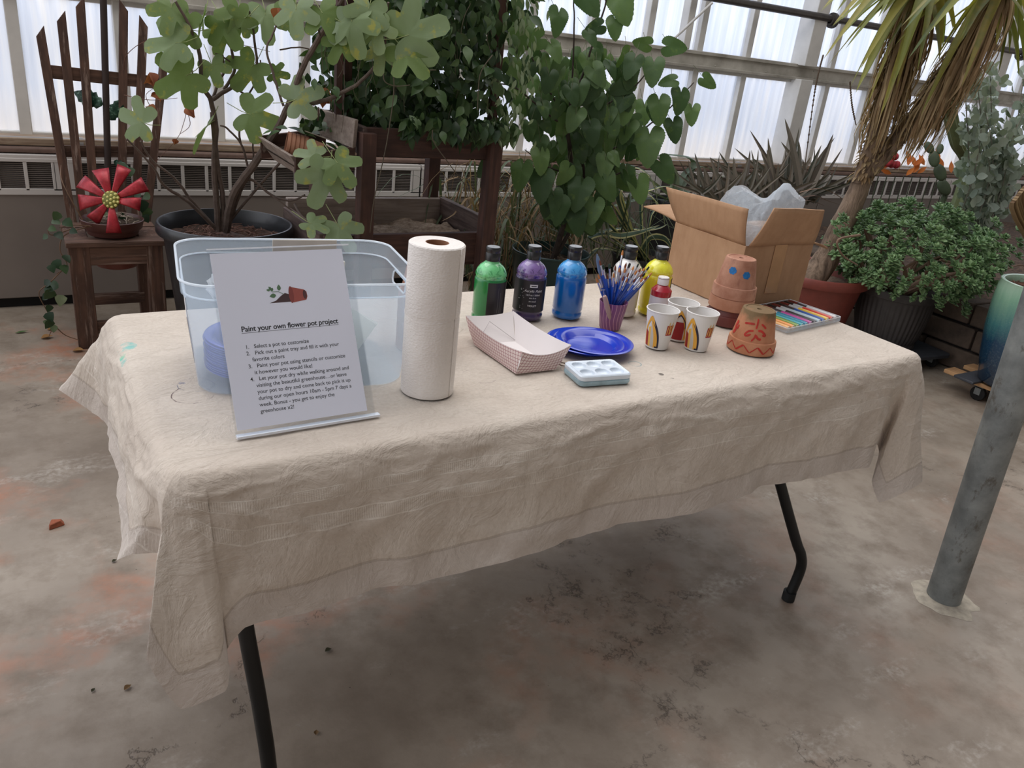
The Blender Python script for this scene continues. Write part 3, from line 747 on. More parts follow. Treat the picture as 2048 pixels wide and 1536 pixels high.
t = thing('clay_tool', 'pale pink wooden handled needle tool standing at the front of the brush cup', 'tool')
T = ay(1209, 592, bc.y - .022); b_ = bc + V((-.006, -.016, .010))
mb = MB(); d = (T - b_); mb.tube([b_, b_ + d * .5, b_ + d * .95, T], [.0045, .0062, .0060, .004], 10); mb.build('handle', M_clayt, t)
mb = MB(); e_ = T + d.normalized() * .018; mb.tube([T, e_], .0006, 6); mb.tube([e_ - CR * .005, e_ + CR * .005], .0006, 6); mb.build('wire_tip', M_ferr, t)
t = thing('palette_knife', 'pale blue plastic palette knife rising from the back left of the brush cup', 'palette knife')
T = ay(1194, 508, bc.y + .02); b_ = bc + V((.004, .012, .01)); d = T - b_
mb = MB(); mb.tube([b_, b_ + d * .5, b_ + d * .68], [.003, .004, .003], 8); mb.build('handle', M_bh, t)
mb = MB(); mb.tube([b_ + d * .68, b_ + d * .78, b_ + d * .92, T], [.0025, .006, .0055, .0012], 8, flat=.25, up=(0, 1, 0)); mb.build('blade', plastic('pale_blue_plastic', (112, 140, 178), .35), t)

# kitchen roll
q = az(872, 760, TZ); tr_ = thing('paper_towel_roll', 'tall roll of embossed white kitchen paper standing upright', 'paper towel roll', (-.424, -.197, TZ))
s = NT('embossed_paper'); v = s.co('Object')
vo = s.n('ShaderNodeTexVoronoi', {'Scale': 210.0}); s.l(s.co('Object', (1, 1, 1.5)), vo.inputs['Vector'])
M_paper = s.done(s.ramp(s.noise(v, 8, 3), [(.3, lin((222, 214, 208))), (.7, lin((236, 230, 224)))]), .9, 0, s.bump(vo.outputs['Distance'], .5, .0014), spec=.15)
mb = MB()
def rollr(r, z, a): return r + (.0006 * noise.noise(V((math.cos(a) * 3, math.sin(a) * 3, z * 30))) if r > .03 else 0)
zz = [.002 + .276 * k / 60 for k in range(61)]
prof = [(.0485, 0)] + [(.0492 + .0006 * math.sin(z * 9) - (.0009 if abs(z - .148) < .003 else 0), z) for z in zz] + [(.0475, .280), (.0205, .280)]
mb.lathe(prof, 96, rmod=rollr)
mb.build('paper', M_paper, tr_)
mb = MB(); mb.lathe([(.0208, .280), (.0208, .0), (.0196, .0), (.0196, .2800), (.0208, .280)], 40); mb.build('cardboard_core', flat('brown_card_core', (150, 106, 78), .85), tr_)
mb = MB(); P_ = []
a0 = math.atan2(CP.y + .197, CP.x + .424)
for k in range(60):
    a = a0 - 1.7 + 3.4 * k / 59; P_.append((math.cos(a) * .0496, math.sin(a) * .0496, .151 + .006 * math.sin(k * .09 + 2.6) + .0006 * math.sin(k * 1.9)))
mb.tube(P_, .0006, 5); mb.build('perforation_edge', M_paper, tr_)
mb = MB(); mb.grid(lambda a, b: V((math.cos(a0 + 1.05 - .10 * a) * (.0496 + .0006 * a), math.sin(a0 + 1.05 - .10 * a) * (.0496 + .0006 * a), .001 + .277 * b)), 4, 20); mb.build('loose_sheet_edge', M_paper, tr_, solid=.0004)

# paper boat tray
tr_ = thing('food_tray', 'white paper food tray with pink checked outside, open and empty', 'food tray', (0, 0, 0))
bz = TZ + .0008
B = [az(949, 690, bz), az(1032, 748, bz), az(1112, 739, bz)]; B.append(B[0] + (B[2] - B[1]) * 1.05)
rz_ = .800
Rm = [az(931, 631, rz_), az(1045, 704, rz_ - .006), az(1143, 690, rz_), az(1027, 622, rz_)]
s = NT('checked_paper'); uvn = s.n('ShaderNodeUVMap', uv_map='UVMap'); us = s.n('ShaderNodeSeparateXYZ'); s.l(uvn.outputs[0], us.inputs[0])
def ln(sock): return s.math('LESS_THAN', s.math('ABSOLUTE', s.math('SUBTRACT', s.math('FRACT', s.math('MULTIPLY', sock, 125)), .5)), .07)
g_ = s.math('MAXIMUM', ln(us.outputs['X']), ln(us.outputs['Y']))
s.done(s.mix(g_, lin((222, 204, 198)), lin((150, 84, 92))), .6); M_chk = s.m
M_card = flat('white_card', (222, 214, 212), .6, var=.03)
def side(i, j, dip, bulge, inner):
    eg = B[j] - B[i]; mid_out = V((eg.y, -eg.x, 0)).normalized(); bc_ = (B[0] + B[1] + B[2] + B[3]) / 4
    if mid_out.dot((B[i] + B[j]) / 2 - bc_) < 0: mid_out = -mid_out
    def fn(a, b):
        lo = B[i].lerp(B[j], a); hi = Rm[i].lerp(Rm[j], a); k = 4 * a * (1 - a)
        hi = hi + V((0, 0, -dip * k)) + mid_out * bulge * k
        p = lo.lerp(hi, b) + mid_out * (.002 * math.sin(b * PI))
        return p - mid_out * (.0009 if inner else 0) + V((0, 0, .0004 if inner else 0))
    return fn
for inner in (False, True):
    mb = MB(); uv = []
    for (i, j, dip, bu) in ((0, 1, .010, .004), (1, 2, .013, .003), (2, 3, .008, .003), (3, 0, .006, .002)):
        L = (B[j] - B[i]).length; fn = side(i, j, dip, bu, inner); mb.grid(fn, 14, 6)
        for jj in range(7):
            for ii in range(15): uv.append(((ii / 14 - .5) * (L + .04 * jj / 6), jj / 6 * .055))
    n0 = len(mb.v); z_ = .0006 if inner else 0
    mb.add([p + V((0, 0, z_)) for p in B], [(0, 1, 2, 3)]); uv += [(0, 0)] * 4
    # turn the checks 45 degrees on the short ends as the folded blank does
    mb.build('inside' if inner else 'outside', M_card if inner else M_chk, tr_, angle=30, uvs=uv)
mb = MB()
M3_ = [B[3].lerp(B[0], .5) + V((0, 0, .001))]
mb.tube([Rm[3].lerp(B[3], .96) + V((.0, -.003, .001)), Rm[0].lerp(Rm[3], .45) + (B[3].lerp(B[0], .5) - Rm[0].lerp(Rm[3], .5)) * .25 + V((0, -.004, 0)), B[0] + V((.004, -.001, .002))], .0005, 5)
mb.build('fold_line', flat('fold_shadow', (150, 140, 140), .7), tr_)

# blue plates
M_bp = plastic('blue_plate_plastic', (22, 54, 186), .22, coat=.6)
def plate(loc, label, group, tilt=(0, 0, 0), R=.0885):
    t = MB(); t.lathe([(.001, .0), (R * .66, .0), (R * .72, .0015), (R * .80, .011), (R * .97, .0155), (R, .0145), (R, .0158), (R * .97, .0170), (R * .79, .0128), (R * .70, .0035), (R * .65, .0018), (R * .64, .0024), (R * .62, .0016), (.001, .0016)], 64)
    o = t.build('plate', M_bp); o.location = loc; o.rotation_euler = tilt; tag(o, label, 'plate', group); return o
pc = az(1184, 700, TZ); pc = V((.030, -.100, TZ))
pl0 = plate(pc + V((-.012, .010, .0005)), 'lower blue plastic plate, its rim showing left of the one above', 'blue plastic plates beside the food tray')
pl1 = dup(pl0, pc + V((.004, -.002, .0045)), label='upper shiny blue plastic plate, right of the checked food tray')

# six-well palettes
def rrect(w, h, r, n=6):
    out = []
    for cx, cy, a in ((w / 2 - r, h / 2 - r, 0), (-w / 2 + r, h / 2 - r, PI / 2), (-w / 2 + r, -h / 2 + r, PI), (w / 2 - r, -h / 2 + r, 1.5 * PI)):
        out += [(cx + r * math.cos(a + PI / 2 * k / n), cy + r * math.sin(a + PI / 2 * k / n)) for k in range(n + 1)]
    return out
def palette(loc, rz, label):
    t = MB(); w, h, H = .118, .083, .0105; nx, ny = 118, 84
    def fn(a, b):
        x = (a - .5) * 2; y = (b - .5) * 2
        px_, py_ = x * w / 2, y * h / 2; r = .012      # squircle the corners
        cx, cy = max(abs(px_) - (w / 2 - r), 0), max(abs(py_) - (h / 2 - r), 0); l = math.hypot(cx, cy)
        if l > r: px_ = math.copysign(w / 2 - r + cx / l * r, px_); py_ = math.copysign(h / 2 - r + cy / l * r, py_); cx, cy, l = cx / l * r, cy / l * r, r
        e = min(w / 2 - abs(px_), h / 2 - abs(py_)) if not (cx > 0 and cy > 0) else r - l
        z = H - .0016 * (abs(math.exp(-(e / .0022) ** 2)))
        z += .0012 * math.exp(-((e - .0030) / .0018) ** 2)
        for ix in (-1, 0, 1):
            for iy in (-1, 1):
                d = math.hypot(px_ - ix * .0345, py_ - iy * .0185)
                if d < .0145: z = min(z, H - .0085 * (1 - (d / .0145) ** 2) ** .5)
        return V((px_, py_, z))
    t.grid(fn, nx, ny)
    poly = rrect(w, h, .012); n = len(poly); P = [V((x, y, H - .0014)) for x, y in poly] + [V((x * 1.012, y * 1.015, .004)) for x, y in poly] + [V((x * .985, y * .98, .0)) for x, y in poly]
    t.add(P, [(i, i + n, (i + 1) % n + n, (i + 1) % n) for i in range(n)] + [(i + n, i + 2 * n, (i + 1) % n + 2 * n, (i + 1) % n + n) for i in range(n)] + [tuple(range(2 * n, 3 * n))[::-1]])
    o = t.build('paint_palette', plastic('palette_white', (212, 222, 232), .3, coat=.4), angle=45); o.location = loc; o.rotation_euler = (0, 0, rz)
    return tag(o, label, 'paint palette', 'stacked six well palettes')
pa = V((-.062, -.244, TZ)); p0_ = palette(pa, -.14, 'bottom white palette under another one, its side stained blue-grey')
p0_.data.materials[0] = plastic('palette_stained', (150, 176, 186), .4, var=.3)
palette(pa + V((0, 0, .0108)), -.14, 'upper white six-well paint palette lying in front of the blue plates')
mb = MB(); q = az(1125, 733, TZ + .001)
mb.tube([q + V((.014 * math.cos(a) + .004, .010 * math.sin(a), .006 * abs(math.sin(a * .5)))) for a in [k * 2 * PI / 20 for k in range(1, 16)]], .0012, 6)
tag(mb.build('twine_loop', flat('brown_twine', (120, 100, 88), .8, var=.3, scale=200)), 'small loop of brownish twine poking out between the food tray and the palettes', 'twine')

# paper cups with arch print
M_pc = flat('paper_cup_white', (220, 216, 212), .6, var=.02); M_yel = flat('print_yellow', (226, 166, 62), .6); M_red = flat('print_red', (160, 34, 36), .6)
M_ylt = flat('print_pale_yellow', (232, 186, 96), .6); M_ink = flat('print_navy', (34, 28, 52), .6); M_gr = flat('print_grey', (198, 190, 178), .6)
CH, RB, RT = .0915, .0262, .0375
def cupr(z): return RB + (RT - RB) * z / CH
def make_cup(rot, label):
    t = thing('paper_cup', label, 'paper cup', (0, 0, 0), 0, 'three printed paper cups')
    mb = MB(); mb.lathe([(RB - .0012, .004), (RB - .001, .0), (RB, .0), (RB, .001)] + [(cupr(z * CH / 10), z * CH / 10) for z in range(1, 10)] + [(cupr(CH) - .0005, CH - .003), (RT - .001, CH - .001), (cupr(CH) - .0018, CH - .004), (RB - .0010, .007), (.001, .007)], 56)
    mb.build('cup_wall', M_pc, t)
    mb = MB(); P = [(math.cos(a) * RT, math.sin(a) * RT, CH - .001) for a in [2 * PI * k / 56 for k in range(57)]]
    mb.tube(P, .0016, 8, cap=False); mb.build('rolled_rim', M_pc, t)
    def band(lo, hi, mat, off, name='printed_mark', n=24):
        """lo(t), hi(t) -> (angle, z) edges of a printed band"""
        m = MB()
        def fn(a, b):
            (u0, z0), (u1, z1) = lo(b), hi(b); u = u0 + (u1 - u0) * a; z = z0 + (z1 - z0) * a
            z = max(.001, min(CH - .003, z)); r = cupr(z) + .00025 + off * .00012; return V((math.cos(u + rot) * r, math.sin(u + rot) * r, z))
        m.grid(fn, 6, n); return m.build(name, mat, t)
    H0, TOP = .004, .080
    def arch(wd, top, z0=H0):          # half width at the foot, apex height; returns left and right edges
        return (lambda b, sgn, wd=wd, top=top: (sgn * wd * (1 - b ** 2.2) if b < 1 else 0, z0 + (top - z0) * b))
    A = arch(.74, TOP); A1 = arch(.60, TOP - .010); A2 = arch(.50, TOP - .013); A3 = arch(.30, TOP - .018)
    band(lambda b: A(b, 1), lambda b: A1(b, 1), M_ink, 1)
    band(lambda b: A(b, -1), lambda b: A1(b, -1), M_yel, 1)
    band(lambda b: (.74 * (1 - b ** 2.2) * .999 + .02 * b, H0 + (TOP + .0 - H0) * b), lambda b: (.64 * (1 - b ** 2.2) - .06 * b, H0 + (TOP - .004 - H0) * b), M_ink, 2)
    band(lambda b: A1(b, 1), lambda b: A3(b, 1), M_yel, 1)
    band(lambda b: (A3(b, 1)[0], A3(b, 1)[1]), lambda b: (-.02, A3(b, 1)[1]), M_gr, 1)
    band(lambda b: (-.02, H0 + .050 * b), lambda b: (-.24, H0 + .046 * b), M_ylt, 1)
    band(lambda b: (-.24, H0 + .034 * b), lambda b: (-.60 * (1 - (b * .45) ** 2.2), H0 + .040 * b), M_red, 2)
    band(lambda b: (.70, .0035 + .004 * b), lambda b: (.42, .0035 + .004 * b), M_ink, 2, n=2)
    # yellow crown of the arch
    band(lambda b: (-.30 + .60 * b, TOP - .012 - 60 * (b - .5) ** 2 * .0009), lambda b: (-.22 + .44 * b, TOP - .001 - 60 * (b - .5) ** 2 * .0007), M_yel, 3)
    # small red patch with the little double arch
    cx = 1.38
    band(lambda b: (cx - .26, .037 + .025 * b), lambda b: (cx + .30, .037 + .025 * b), M_red, 1, 'printed_patch')
    for c_ in (cx - .09, cx + .16):
        for sg in (-1, 1):
            band(lambda b: (c_ + sg * .115 * (1 - b ** 2.4), .040 + .031 * b), lambda b: (c_ + sg * .060 * (1 - b ** 2.4), .040 + .028 * b), M_ylt, 3, 'small_arch')
    # opposite side: large arch over a red field
    cx2 = cx + 1.75
    band(lambda b: (cx2 - .52 * (1 - .25 * b), .004 + .046 * b), lambda b: (cx2 + .45 * (1 - .1 * b), .004 + .046 * b), M_red, 1, 'red_field')
    for sg in (-1, 1):
        band(lambda b: (cx2 + sg * .74 * (1 - b ** 2.2), H0 + (TOP - H0) * b), lambda b: (cx2 + sg * .52 * (1 - b ** 2.2), H0 + (TOP - .010 - H0) * b), M_yel, 2)
        band(lambda b: (cx2 + sg * .52 * (1 - b ** 2.2), H0 + .03 + (TOP - .010 - H0 - .03) * b), lambda b: (cx2 + sg * .46 * (1 - b ** 2.2), H0 + .03 + (TOP - .014 - H0 - .03) * b), M_ink, 3)
    return t
for px, py, da, lab in ((1313, 692, -.62, 'left printed paper cup, in front of the small red bottle'), (1391, 696, -.55, 'right printed paper cup, nearest the painted terracotta pot'), (1354, 676, -3.15, 'back printed paper cup showing a red field, behind the other two')):
    q = az(px, py, TZ); fa = math.atan2(CP.y - q.y, CP.x - q.x)
    c_ = make_cup(fa + da, lab); c_.location = (q.x, q.y, TZ)

# terracotta pots
def terra(name, stops, sc=16):
    s = NT(name); v = s.co('Object'); c = s.ramp(s.noise(v, sc, 5, .6), stops); return s, v, c
s, v, c = terra('terracotta', [(.3, lin((158, 108, 84))), (.7, lin((184, 138, 114)))]); M_tc = s.done(c, .85, 0, s.bump(s.noise(v, 200, 3), .2, .001), spec=.2)
s, v, c = terra('terracotta_stained', [(.3, lin((150, 102, 82))), (.65, lin((188, 144, 122)))])
c = s.mix(s.ramp(s.noise(s.co('Object', (1, 1, .5)), 24, 4, .6), [(.56, (0, 0, 0)), (.70, (.6, .6, .6))]), c, lin((92, 48, 48))); M_tc2 = s.done(c, .85, 0, s.bump(s.noise(v, 200, 3), .2, .001), spec=.2)
s, v, c = terra('terracotta_mossy', [(.3, lin((166, 108, 78))), (.7, lin((194, 142, 110)))])
sx = s.n('ShaderNodeSeparateXYZ'); s.l(v, sx.inputs[0])
mk = s.n('ShaderNodeMapRange', {'From Min': .074, 'From Max': .098}); s.l(s.math('ADD', sx.outputs['Z'], s.math('MULTIPLY', s.math('SUBTRACT', s.noise(v, 38, 4), .5), .055)), mk.inputs['Value'])
c = s.mix(s.math('MULTIPLY', mk.outputs[0], .85), c, lin((104, 92, 66))); M_tc3 = s.done(c, .85, 0, s.bump(s.noise(v, 200, 3), .2, .001), spec=.2)
M_brownpl = plastic('brown_plastic_pot', (98, 44, 38), .45, coat=.1)
def pot_profile(RT=.0565, RB=.0375, H=.102, rim=.030, th=.004):
    # upside down: the wide rim stands at z=0
    return [(RT - th, .0005), (RT - th * .3, 0), (RT, .0015), (RT * .985, rim - .002), (RT * .97, rim), (RT * .905, rim + .0008), (RB + .0012, H - .004), (RB, H - .0008), (RB - .003, H), (RB - .006, H - .0005), (RB - .0066, H - .0016), (.006, H - .0012), (.005, H - .004)]
def upot(loc, label, mat, group=None, scale=1, **k):
    t = thing('terracotta_pot', label, 'flower pot', loc, 0, group)
    mb = MB(); pf = pot_profile(**k); mb.lathe(pf, 56)
    ri = [(pf[2][0] - .004, .0005), (pf[2][0] - .006, k.get('rim', .03) + .002), (k.get('RB', .0375) - .006, k.get('H', .102) - .006), (.005, k.get('H', .102) - .006)]
    mb.lathe(ri, 40)
    mb.build('pot_body', mat, t); return t
q = az(1514, 689, TZ); q = V((.428, -.207, TZ))
pp = upot(q, 'upside down terracotta pot painted with a red plant and zigzag rim', M_tc3)
M_rp = flat('dull_red_paint', (176, 44, 34), .75, var=.25, scale=60)
pfa = math.atan2(CP.y - q.y, CP.x - q.x)
def pr(z):  # outer radius of the painted pot at height z
    return .0565 - (z / .03) * .0012 if z < .0295 else .0512 - (z - .03) / .068 * (.0512 - .0388)
def stroke(par, pts, w, name, mat, rot, rad=pr):
    """brush stroke on the pot: list of (angle, height)"""
    P = spline([V((a, z, 0)) for a, z in pts], 8); m = MB(); n = len(P); vs = []
    for i, p in enumerate(P):
        d = P[min(i + 1, n - 1)] - P[max(0, i - 1)]; r0 = rad(p.y); dx = d.x * r0; dz = d.y; l = math.hypot(dx, dz) or 1
        ww = w * (1 if 1 < i < n - 2 else .55) * (1 + .25 * noise.noise(V((i * .7, w * 300, 1))))
        for sg in (-1, 0, 1):
            a = p.x + sg * (-dz / l) * ww / r0; z = p.y + sg * (dx / l) * ww; r = rad(z) + .0006
            vs.append(V((math.cos(a + rot) * r, math.sin(a + rot) * r, z)))
    m.add(vs, [(3 * i + k, 3 * i + k + 1, 3 * i + k + 4, 3 * i + k + 3) for i in range(n - 1) for k in (0, 1)])
    return m.build(name, mat, par)
O = .08
stroke(pp, [(O, .088), (O + .01, .075), (O - .01, .064)], .0019, 'painted_stem', M_rp, pfa)
stroke(pp, [(O - .12, .0745), (O - .4, .0735), (O - .68, .071)], .0024, 'painted_leaf', M_rp, pfa)
stroke(pp, [(O + .22, .077), (O + .38, .072), (O + .5, .067)], .0022, 'painted_leaf', M_rp, pfa)
stroke(pp, [(O - .10, .059), (O - .33, .056), (O - .48, .047), (O - .40, .044), (O - .2, .050)], .0022, 'painted_leaf', M_rp, pfa)
stroke(pp, [(O + .10, .061), (O + .30, .060), (O + .5, .051), (O + .34, .051)], .0026, 'painted_leaf', M_rp, pfa)
stroke(pp, [(O + .02, .052), (O + .0, .044), (O - .12, .034)], .0019, 'painted_stem', M_rp, pfa)
stroke(pp, [(O + .04, .050), (O + .16, .043), (O + .32, .041)], .0026, 'painted_leaf', M_rp, pfa)
stroke(pp, [(O - 1.16, .070), (O - 1.24, .056), (O - 1.16, .046), (O - 1.3, .038)], .0042, 'painted_patch', M_rp, pfa)
stroke(pp, [(O - 1.0, .062), (O - 1.05, .050)], .003, 'painted_patch', M_rp, pfa)
zp = []
for k in range(15): zp.append((-1.5 + k * .30 * (1.0 if k else 1), .023 if k % 2 == 0 else .007))
for k in range(14): stroke(pp, [zp[k], ((zp[k][0] + zp[k + 1][0]) / 2, (zp[k][1] + zp[k + 1][1]) / 2), zp[k + 1]], .0013 if k % 3 else .0021, 'painted_zigzag', M_rp, pfa)

sq = V((.530, -.028, TZ)); G_ = 'pots stacked upside down'
t = upot(sq, 'brown plastic pot upside down at the bottom of the face painted stack', M_brownpl, G_, RT=.0625, RB=.046, H=.060, rim=.026)
t.name = 'plastic_pot'
upot(sq + V((0, 0, .0405)), 'plain terracotta pot, middle of the stack, only its rim shows', M_tc, G_, RT=.0585, RB=.040, H=.075, rim=.030)
sp2 = upot(sq + V((0, 0, .0712)), 'topmost terracotta pot of the stack with two blue painted dots', M_tc2, G_)
M_bl = flat('blue_dots', (12, 104, 168), .6, var=.25, scale=120)
sfa = math.atan2(CP.y - sq.y, CP.x - sq.x)
for a, z in ((-.32, .0735), (.52, .0665)):
    m = MB(); vs = [V((0, 0, 0))]
    def pt_(da, dz): r = pr(z + dz) + .0006; return V((math.cos(a + sfa + da) * r, math.sin(a + sfa + da) * r, z + dz))
    vs = [pt_(0, 0)] + [pt_(.0095 * (1 + .12 * math.sin(k * 2.3)) * math.cos(k * 2 * PI / 24) / .043, .0092 * (1 + .1 * math.sin(k * 1.7)) * math.sin(k * 2 * PI / 24)) for k in range(24)]
    m.add(vs, [(0, 1 + k, 1 + (k + 1) % 24) for k in range(24)]); m.build('blue_dot', M_bl, sp2)
# pots behind the bin
G_ = 'terracotta pots stacked between bin and paper roll'
bq = V((-.338, .012, TZ))
for k, lb in enumerate(('lowest terracotta pot of the stack behind the paper roll', 'second lowest terracotta pot of the stack behind the paper roll', 'third terracotta pot up in the stack behind the paper roll', 'top terracotta pot of the stack behind the paper roll')):
    upot(bq + V((0, 0, .031 * k)), lb, M_tc, G_, RT=.0565)

# marker set in a clear tray
P0, P1, P2 = az(1579, 601, .760), az(1681, 636, .760), az(1579, 661, .760)
ux = (P1 - P0); Lm = ux.length; ux.normalize(); uy = (P2 - P1); Wm = uy.length; uy = (uy - ux * uy.dot(ux)).normalized()
cc = P0 + ux * Lm / 2 + uy * Wm / 2; ang = math.atan2(ux.y, ux.x)
t = thing('marker_case', 'clear plastic tray case holding a row of coloured paint markers', 'marker case', (cc.x, cc.y, TZ), ang)
M_clr = film('clear_case', (226, 232, 236), .72)
sg = 1 if (Matrix.Rotation(-ang, 3, 'Z') @ uy).y > 0 else -1
mb = MB(); w_, h_ = Lm, Wm; hh = .013
mb.box((0, 0, .001), (w_, h_, .0015))
for x in (-w_ / 2, w_ / 2): mb.box((x, 0, hh / 2), (.0014, h_, hh))
for y in (-h_ / 2, h_ / 2): mb.box((0, y, hh / 2), (w_, .0014, hh))
mb.build('tray', M_clr, t)
mb = MB(); poly = rrect(w_ + .002, h_ + .002, .006); mb.tube([(x, y, hh) for x, y in poly] + [(poly[0][0], poly[0][1], hh)], .0011, 6); mb.build('tray_rim', plastic('tray_rim_plastic', (222, 222, 226), .2), t)
cols = [('white', (206, 204, 204)), ('orange red', (206, 62, 40)), ('yellow', (232, 190, 70)), ('dark blue', (30, 76, 150)), ('pale grey', (176, 196, 204)), ('black', (44, 40, 46)), ('magenta', (176, 66, 140)), ('teal', (34, 128, 158)), ('sea green', (40, 150, 160)), ('olive green', (120, 150, 60)), ('orange', (226, 150, 74)), ('pale orange', (228, 170, 104))]
NM = 12; st_m = (h_ - .008) / NM
MR = Matrix.Rotation(ang, 3, 'Z')
for k in range(NM):
    nm_, rgb = cols[k]; y = sg * (-h_ / 2 + .004 + st_m * (k + .5))
    loc = V((cc.x, cc.y, TZ)) + MR @ V((0, y, .0018 + .0072)); 
    m_ = thing('paint_marker', f'{nm_} paint marker lying in the clear case' + ('' if k not in (0, 11) else (', at the far right end' if k == 0 else ', at the near left end')), 'marker', loc, ang, 'markers in the clear case')
    r = .0070; L = w_ - .012; cm = plastic('ink_' + nm_.replace(' ', '_'), rgb, .35)
    b1 = MB(); b1.tube([(-L * .10, 0, 0), (L * .44, 0, 0), (L * .49, 0, 0)], [r, r, r * .9], 14); b1.build('barrel', cm, m_)
    b2 = MB(); b2.tube([(L * .49, 0, 0), (L * .505, 0, 0)], [r * .95, r * .8], 14); b2.build('end_plug', plastic('plug_' + nm_.replace(' ', '_'), tuple(int(c * .45 + 210 * .55) for c in rgb), .4), m_)
    b3 = MB(); b3.tube([(-L * .30, 0, 0), (-L * .10, 0, 0)], [r * .98] * 2, 14); b3.build('label_band', plastic('marker_label', (188, 190, 192), .35) if k % 3 else plastic('marker_label_dark', (60, 56, 60), .35), m_)
    b4 = MB(); b4.tube([(-L * .5, 0, 0), (-L * .47, 0, 0), (-L * .30, 0, 0)], [r * .7, r, r * 1.03], 14); b4.build('cap', plastic('marker_cap_dark', (38, 30, 32), .3) if k % 2 else plastic('marker_cap_red', (104, 40, 36), .3), m_)

# acrylic sign holder with the printed sheet
B0, B1 = az(475, 880, TZ), az(757, 834, TZ); T0_ = V((-.796, -.144, 1.015))
ex = (B1 - B0).normalized(); up_ = (T0_ - B0); up_ = (up_ - ex * up_.dot(ex)).normalized(); nr = ex.cross(up_).normalized()      # towards the viewer
WS, HS = .2285, .298
MS = Matrix((ex, up_, nr)).transposed().to_4x4(); MS.translation = B0 + nr * 0.002 + up_ * .002
sh_ = thing('sign_holder', 'slanted clear acrylic stand holding the printed project instructions', 'sign holder')
s = NT('clear_acrylic'); tp = s.n('ShaderNodeBsdfTransparent'); tp.inputs['Color'].default_value = (.985, .99, .995, 1)
g = s.n('ShaderNodeBsdfGlossy', {'Roughness': .04}); d = s.n('ShaderNodeMixShader', {'Fac': .035}); s.l(tp.outputs[0], d.inputs[1]); s.l(g.outputs[0], d.inputs[2]); s.l(d.outputs[0], s.out.inputs['Surface']); M_acr = s.m
M_edge = plastic('acrylic_bright_edge', (236, 240, 248), .15, coat=.5)
mb = MB(); M4 = MS
def bx(mb, x, y, z, dx, dy, dz): mb.box(MS @ V((x, y, z)), (dx, dy, dz), MS.to_3x3())
bx(mb, WS / 2, HS / 2, -.0025, WS + .004, HS, .0022); mb.build('back_sheet', M_acr, sh_)
mb = MB(); bx(mb, WS / 2, HS / 2 + .0, .0022, WS + .004, HS - .004, .0016); mb.build('front_sheet', M_acr, sh_)
mb = MB(); bx(mb, WS / 2, HS, -.0006, WS + .004, .0016, .0042); mb.build('top_edge', M_edge, sh_)
# foot: a shelf running back along the table, with a bright lip at the front
mb = MB(); fo = V((ex.x, ex.y, 0)).normalized(); bk = V((-fo.y, fo.x, 0))
A_ = V((B0.x, B0.y, TZ)); Fw = .2395
mb.hexa([A_ + fo * 0, A_ + fo * Fw, A_ + fo * Fw + bk * .010, A_ + bk * .010, A_ + V((0, 0, .0042)), A_ + fo * Fw + V((0, 0, .0042)), A_ + fo * Fw + bk * .010 + V((0, 0, .0042)), A_ + bk * .010 + V((0, 0, .0042))])
mb.build('front_lip', M_edge, sh_)
# the sheet of paper is its own thing
pg = thing('instruction_sheet', 'printed white sheet headed Paint your own flower pot project', 'sheet of paper')
M_sheet = flat('sheet_paper', (238, 238, 250), .7, var=.02, scale=3)
mb = MB(); bx(mb, .0015 + .216 / 2, .279 / 2 + .012, .0, .216, .279, .0005); mb.build('paper', M_sheet, pg)
M_tx = flat('black_print', (26, 24, 32), .7)
def TM(x, y): return MS @ Matrix.Translation((x, y, .00035))
PH = .291                      # top of the page in sheet coordinates
hd = text_mesh('Paint your own flower pot project', .0120, M_tx, pg, None, 'heading', bold=.00022, depth=.00005, spacing=.97)
hw = max(v_.co.x for v_ in hd.data.vertices)
for v_ in hd.data.vertices: v_.co = TM(.031, .165) @ V((v_.co.x * .160 / hw, v_.co.y, v_.co.z))
mb = MB(); bx(mb, .031 + .080, .1626, .00035, .160, .0005, .0001); mb.build('heading_underline', M_tx, pg)
lines_ = [(.036, 0, '1.   Select a pot to customize'), (.036, 1, '2.   Pick out a paint tray and fill it with your'), (.046, 2, 'favorite colors'), (.036, 3, '3.   Paint your pot using stencils or customize'), (.046, 4, 'it however you would like!'),
          (.036, 5, '4.   Let your pot dry while walking around and'), (.046, 6, 'visiting the beautiful greenhouse…or leave'), (.046, 7, 'your pot to dry and come back to pick it up'), (.046, 8, 'during our open hours 10am - 5pm 7 days a'), (.046, 9, 'week. Bonus - you get to enjoy the'), (.046, 10, 'greenhouse x2!')]
for x, k, b in lines_:
    text_mesh(b, .0088, M_tx, pg, TM(x - (.003 if x < .04 else .005), .1375 - k * .01035), 'text_line', bold=.00002, depth=.00005, spacing=.99)
# picture: tipped pot, spilled soil, sprig
def flatpoly(poly, mat, name, zz=.0004):
    m = MB(); n = len(poly); m.add([MS @ V((x, y, zz)) for x, y in poly], [tuple(range(n))]); return m.build(name, mat, pg, smooth=False)
ox, oy = .113, .218
flatpoly([(ox - .031, oy - .011), (ox - .020, oy - .0075), (ox - .012, oy - .001), (ox - .004, oy + .004), (ox + .004, oy + .001), (ox + .006, oy - .011)], flat('print_soil', (70, 42, 44), .7), 'picture_soil', .00035)
flatpoly([(ox + .006, oy + .0135), (ox + .0285, oy + .0075), (ox + .032, oy + .004), (ox + .0325, oy - .004), (ox + .030, oy - .0095), (ox + .008, oy - .0125)], flat('print_pot', (166, 78, 66), .7), 'picture_pot', .0004)
flatpoly([(ox + .0325 + .0032 * math.cos(a) - .004, oy - .0005 + .0075 * math.sin(a)) for a in [k * PI / 8 for k in range(16)]], flat('print_pot_dark', (84, 40, 38), .7), 'picture_pot_base', .00045)
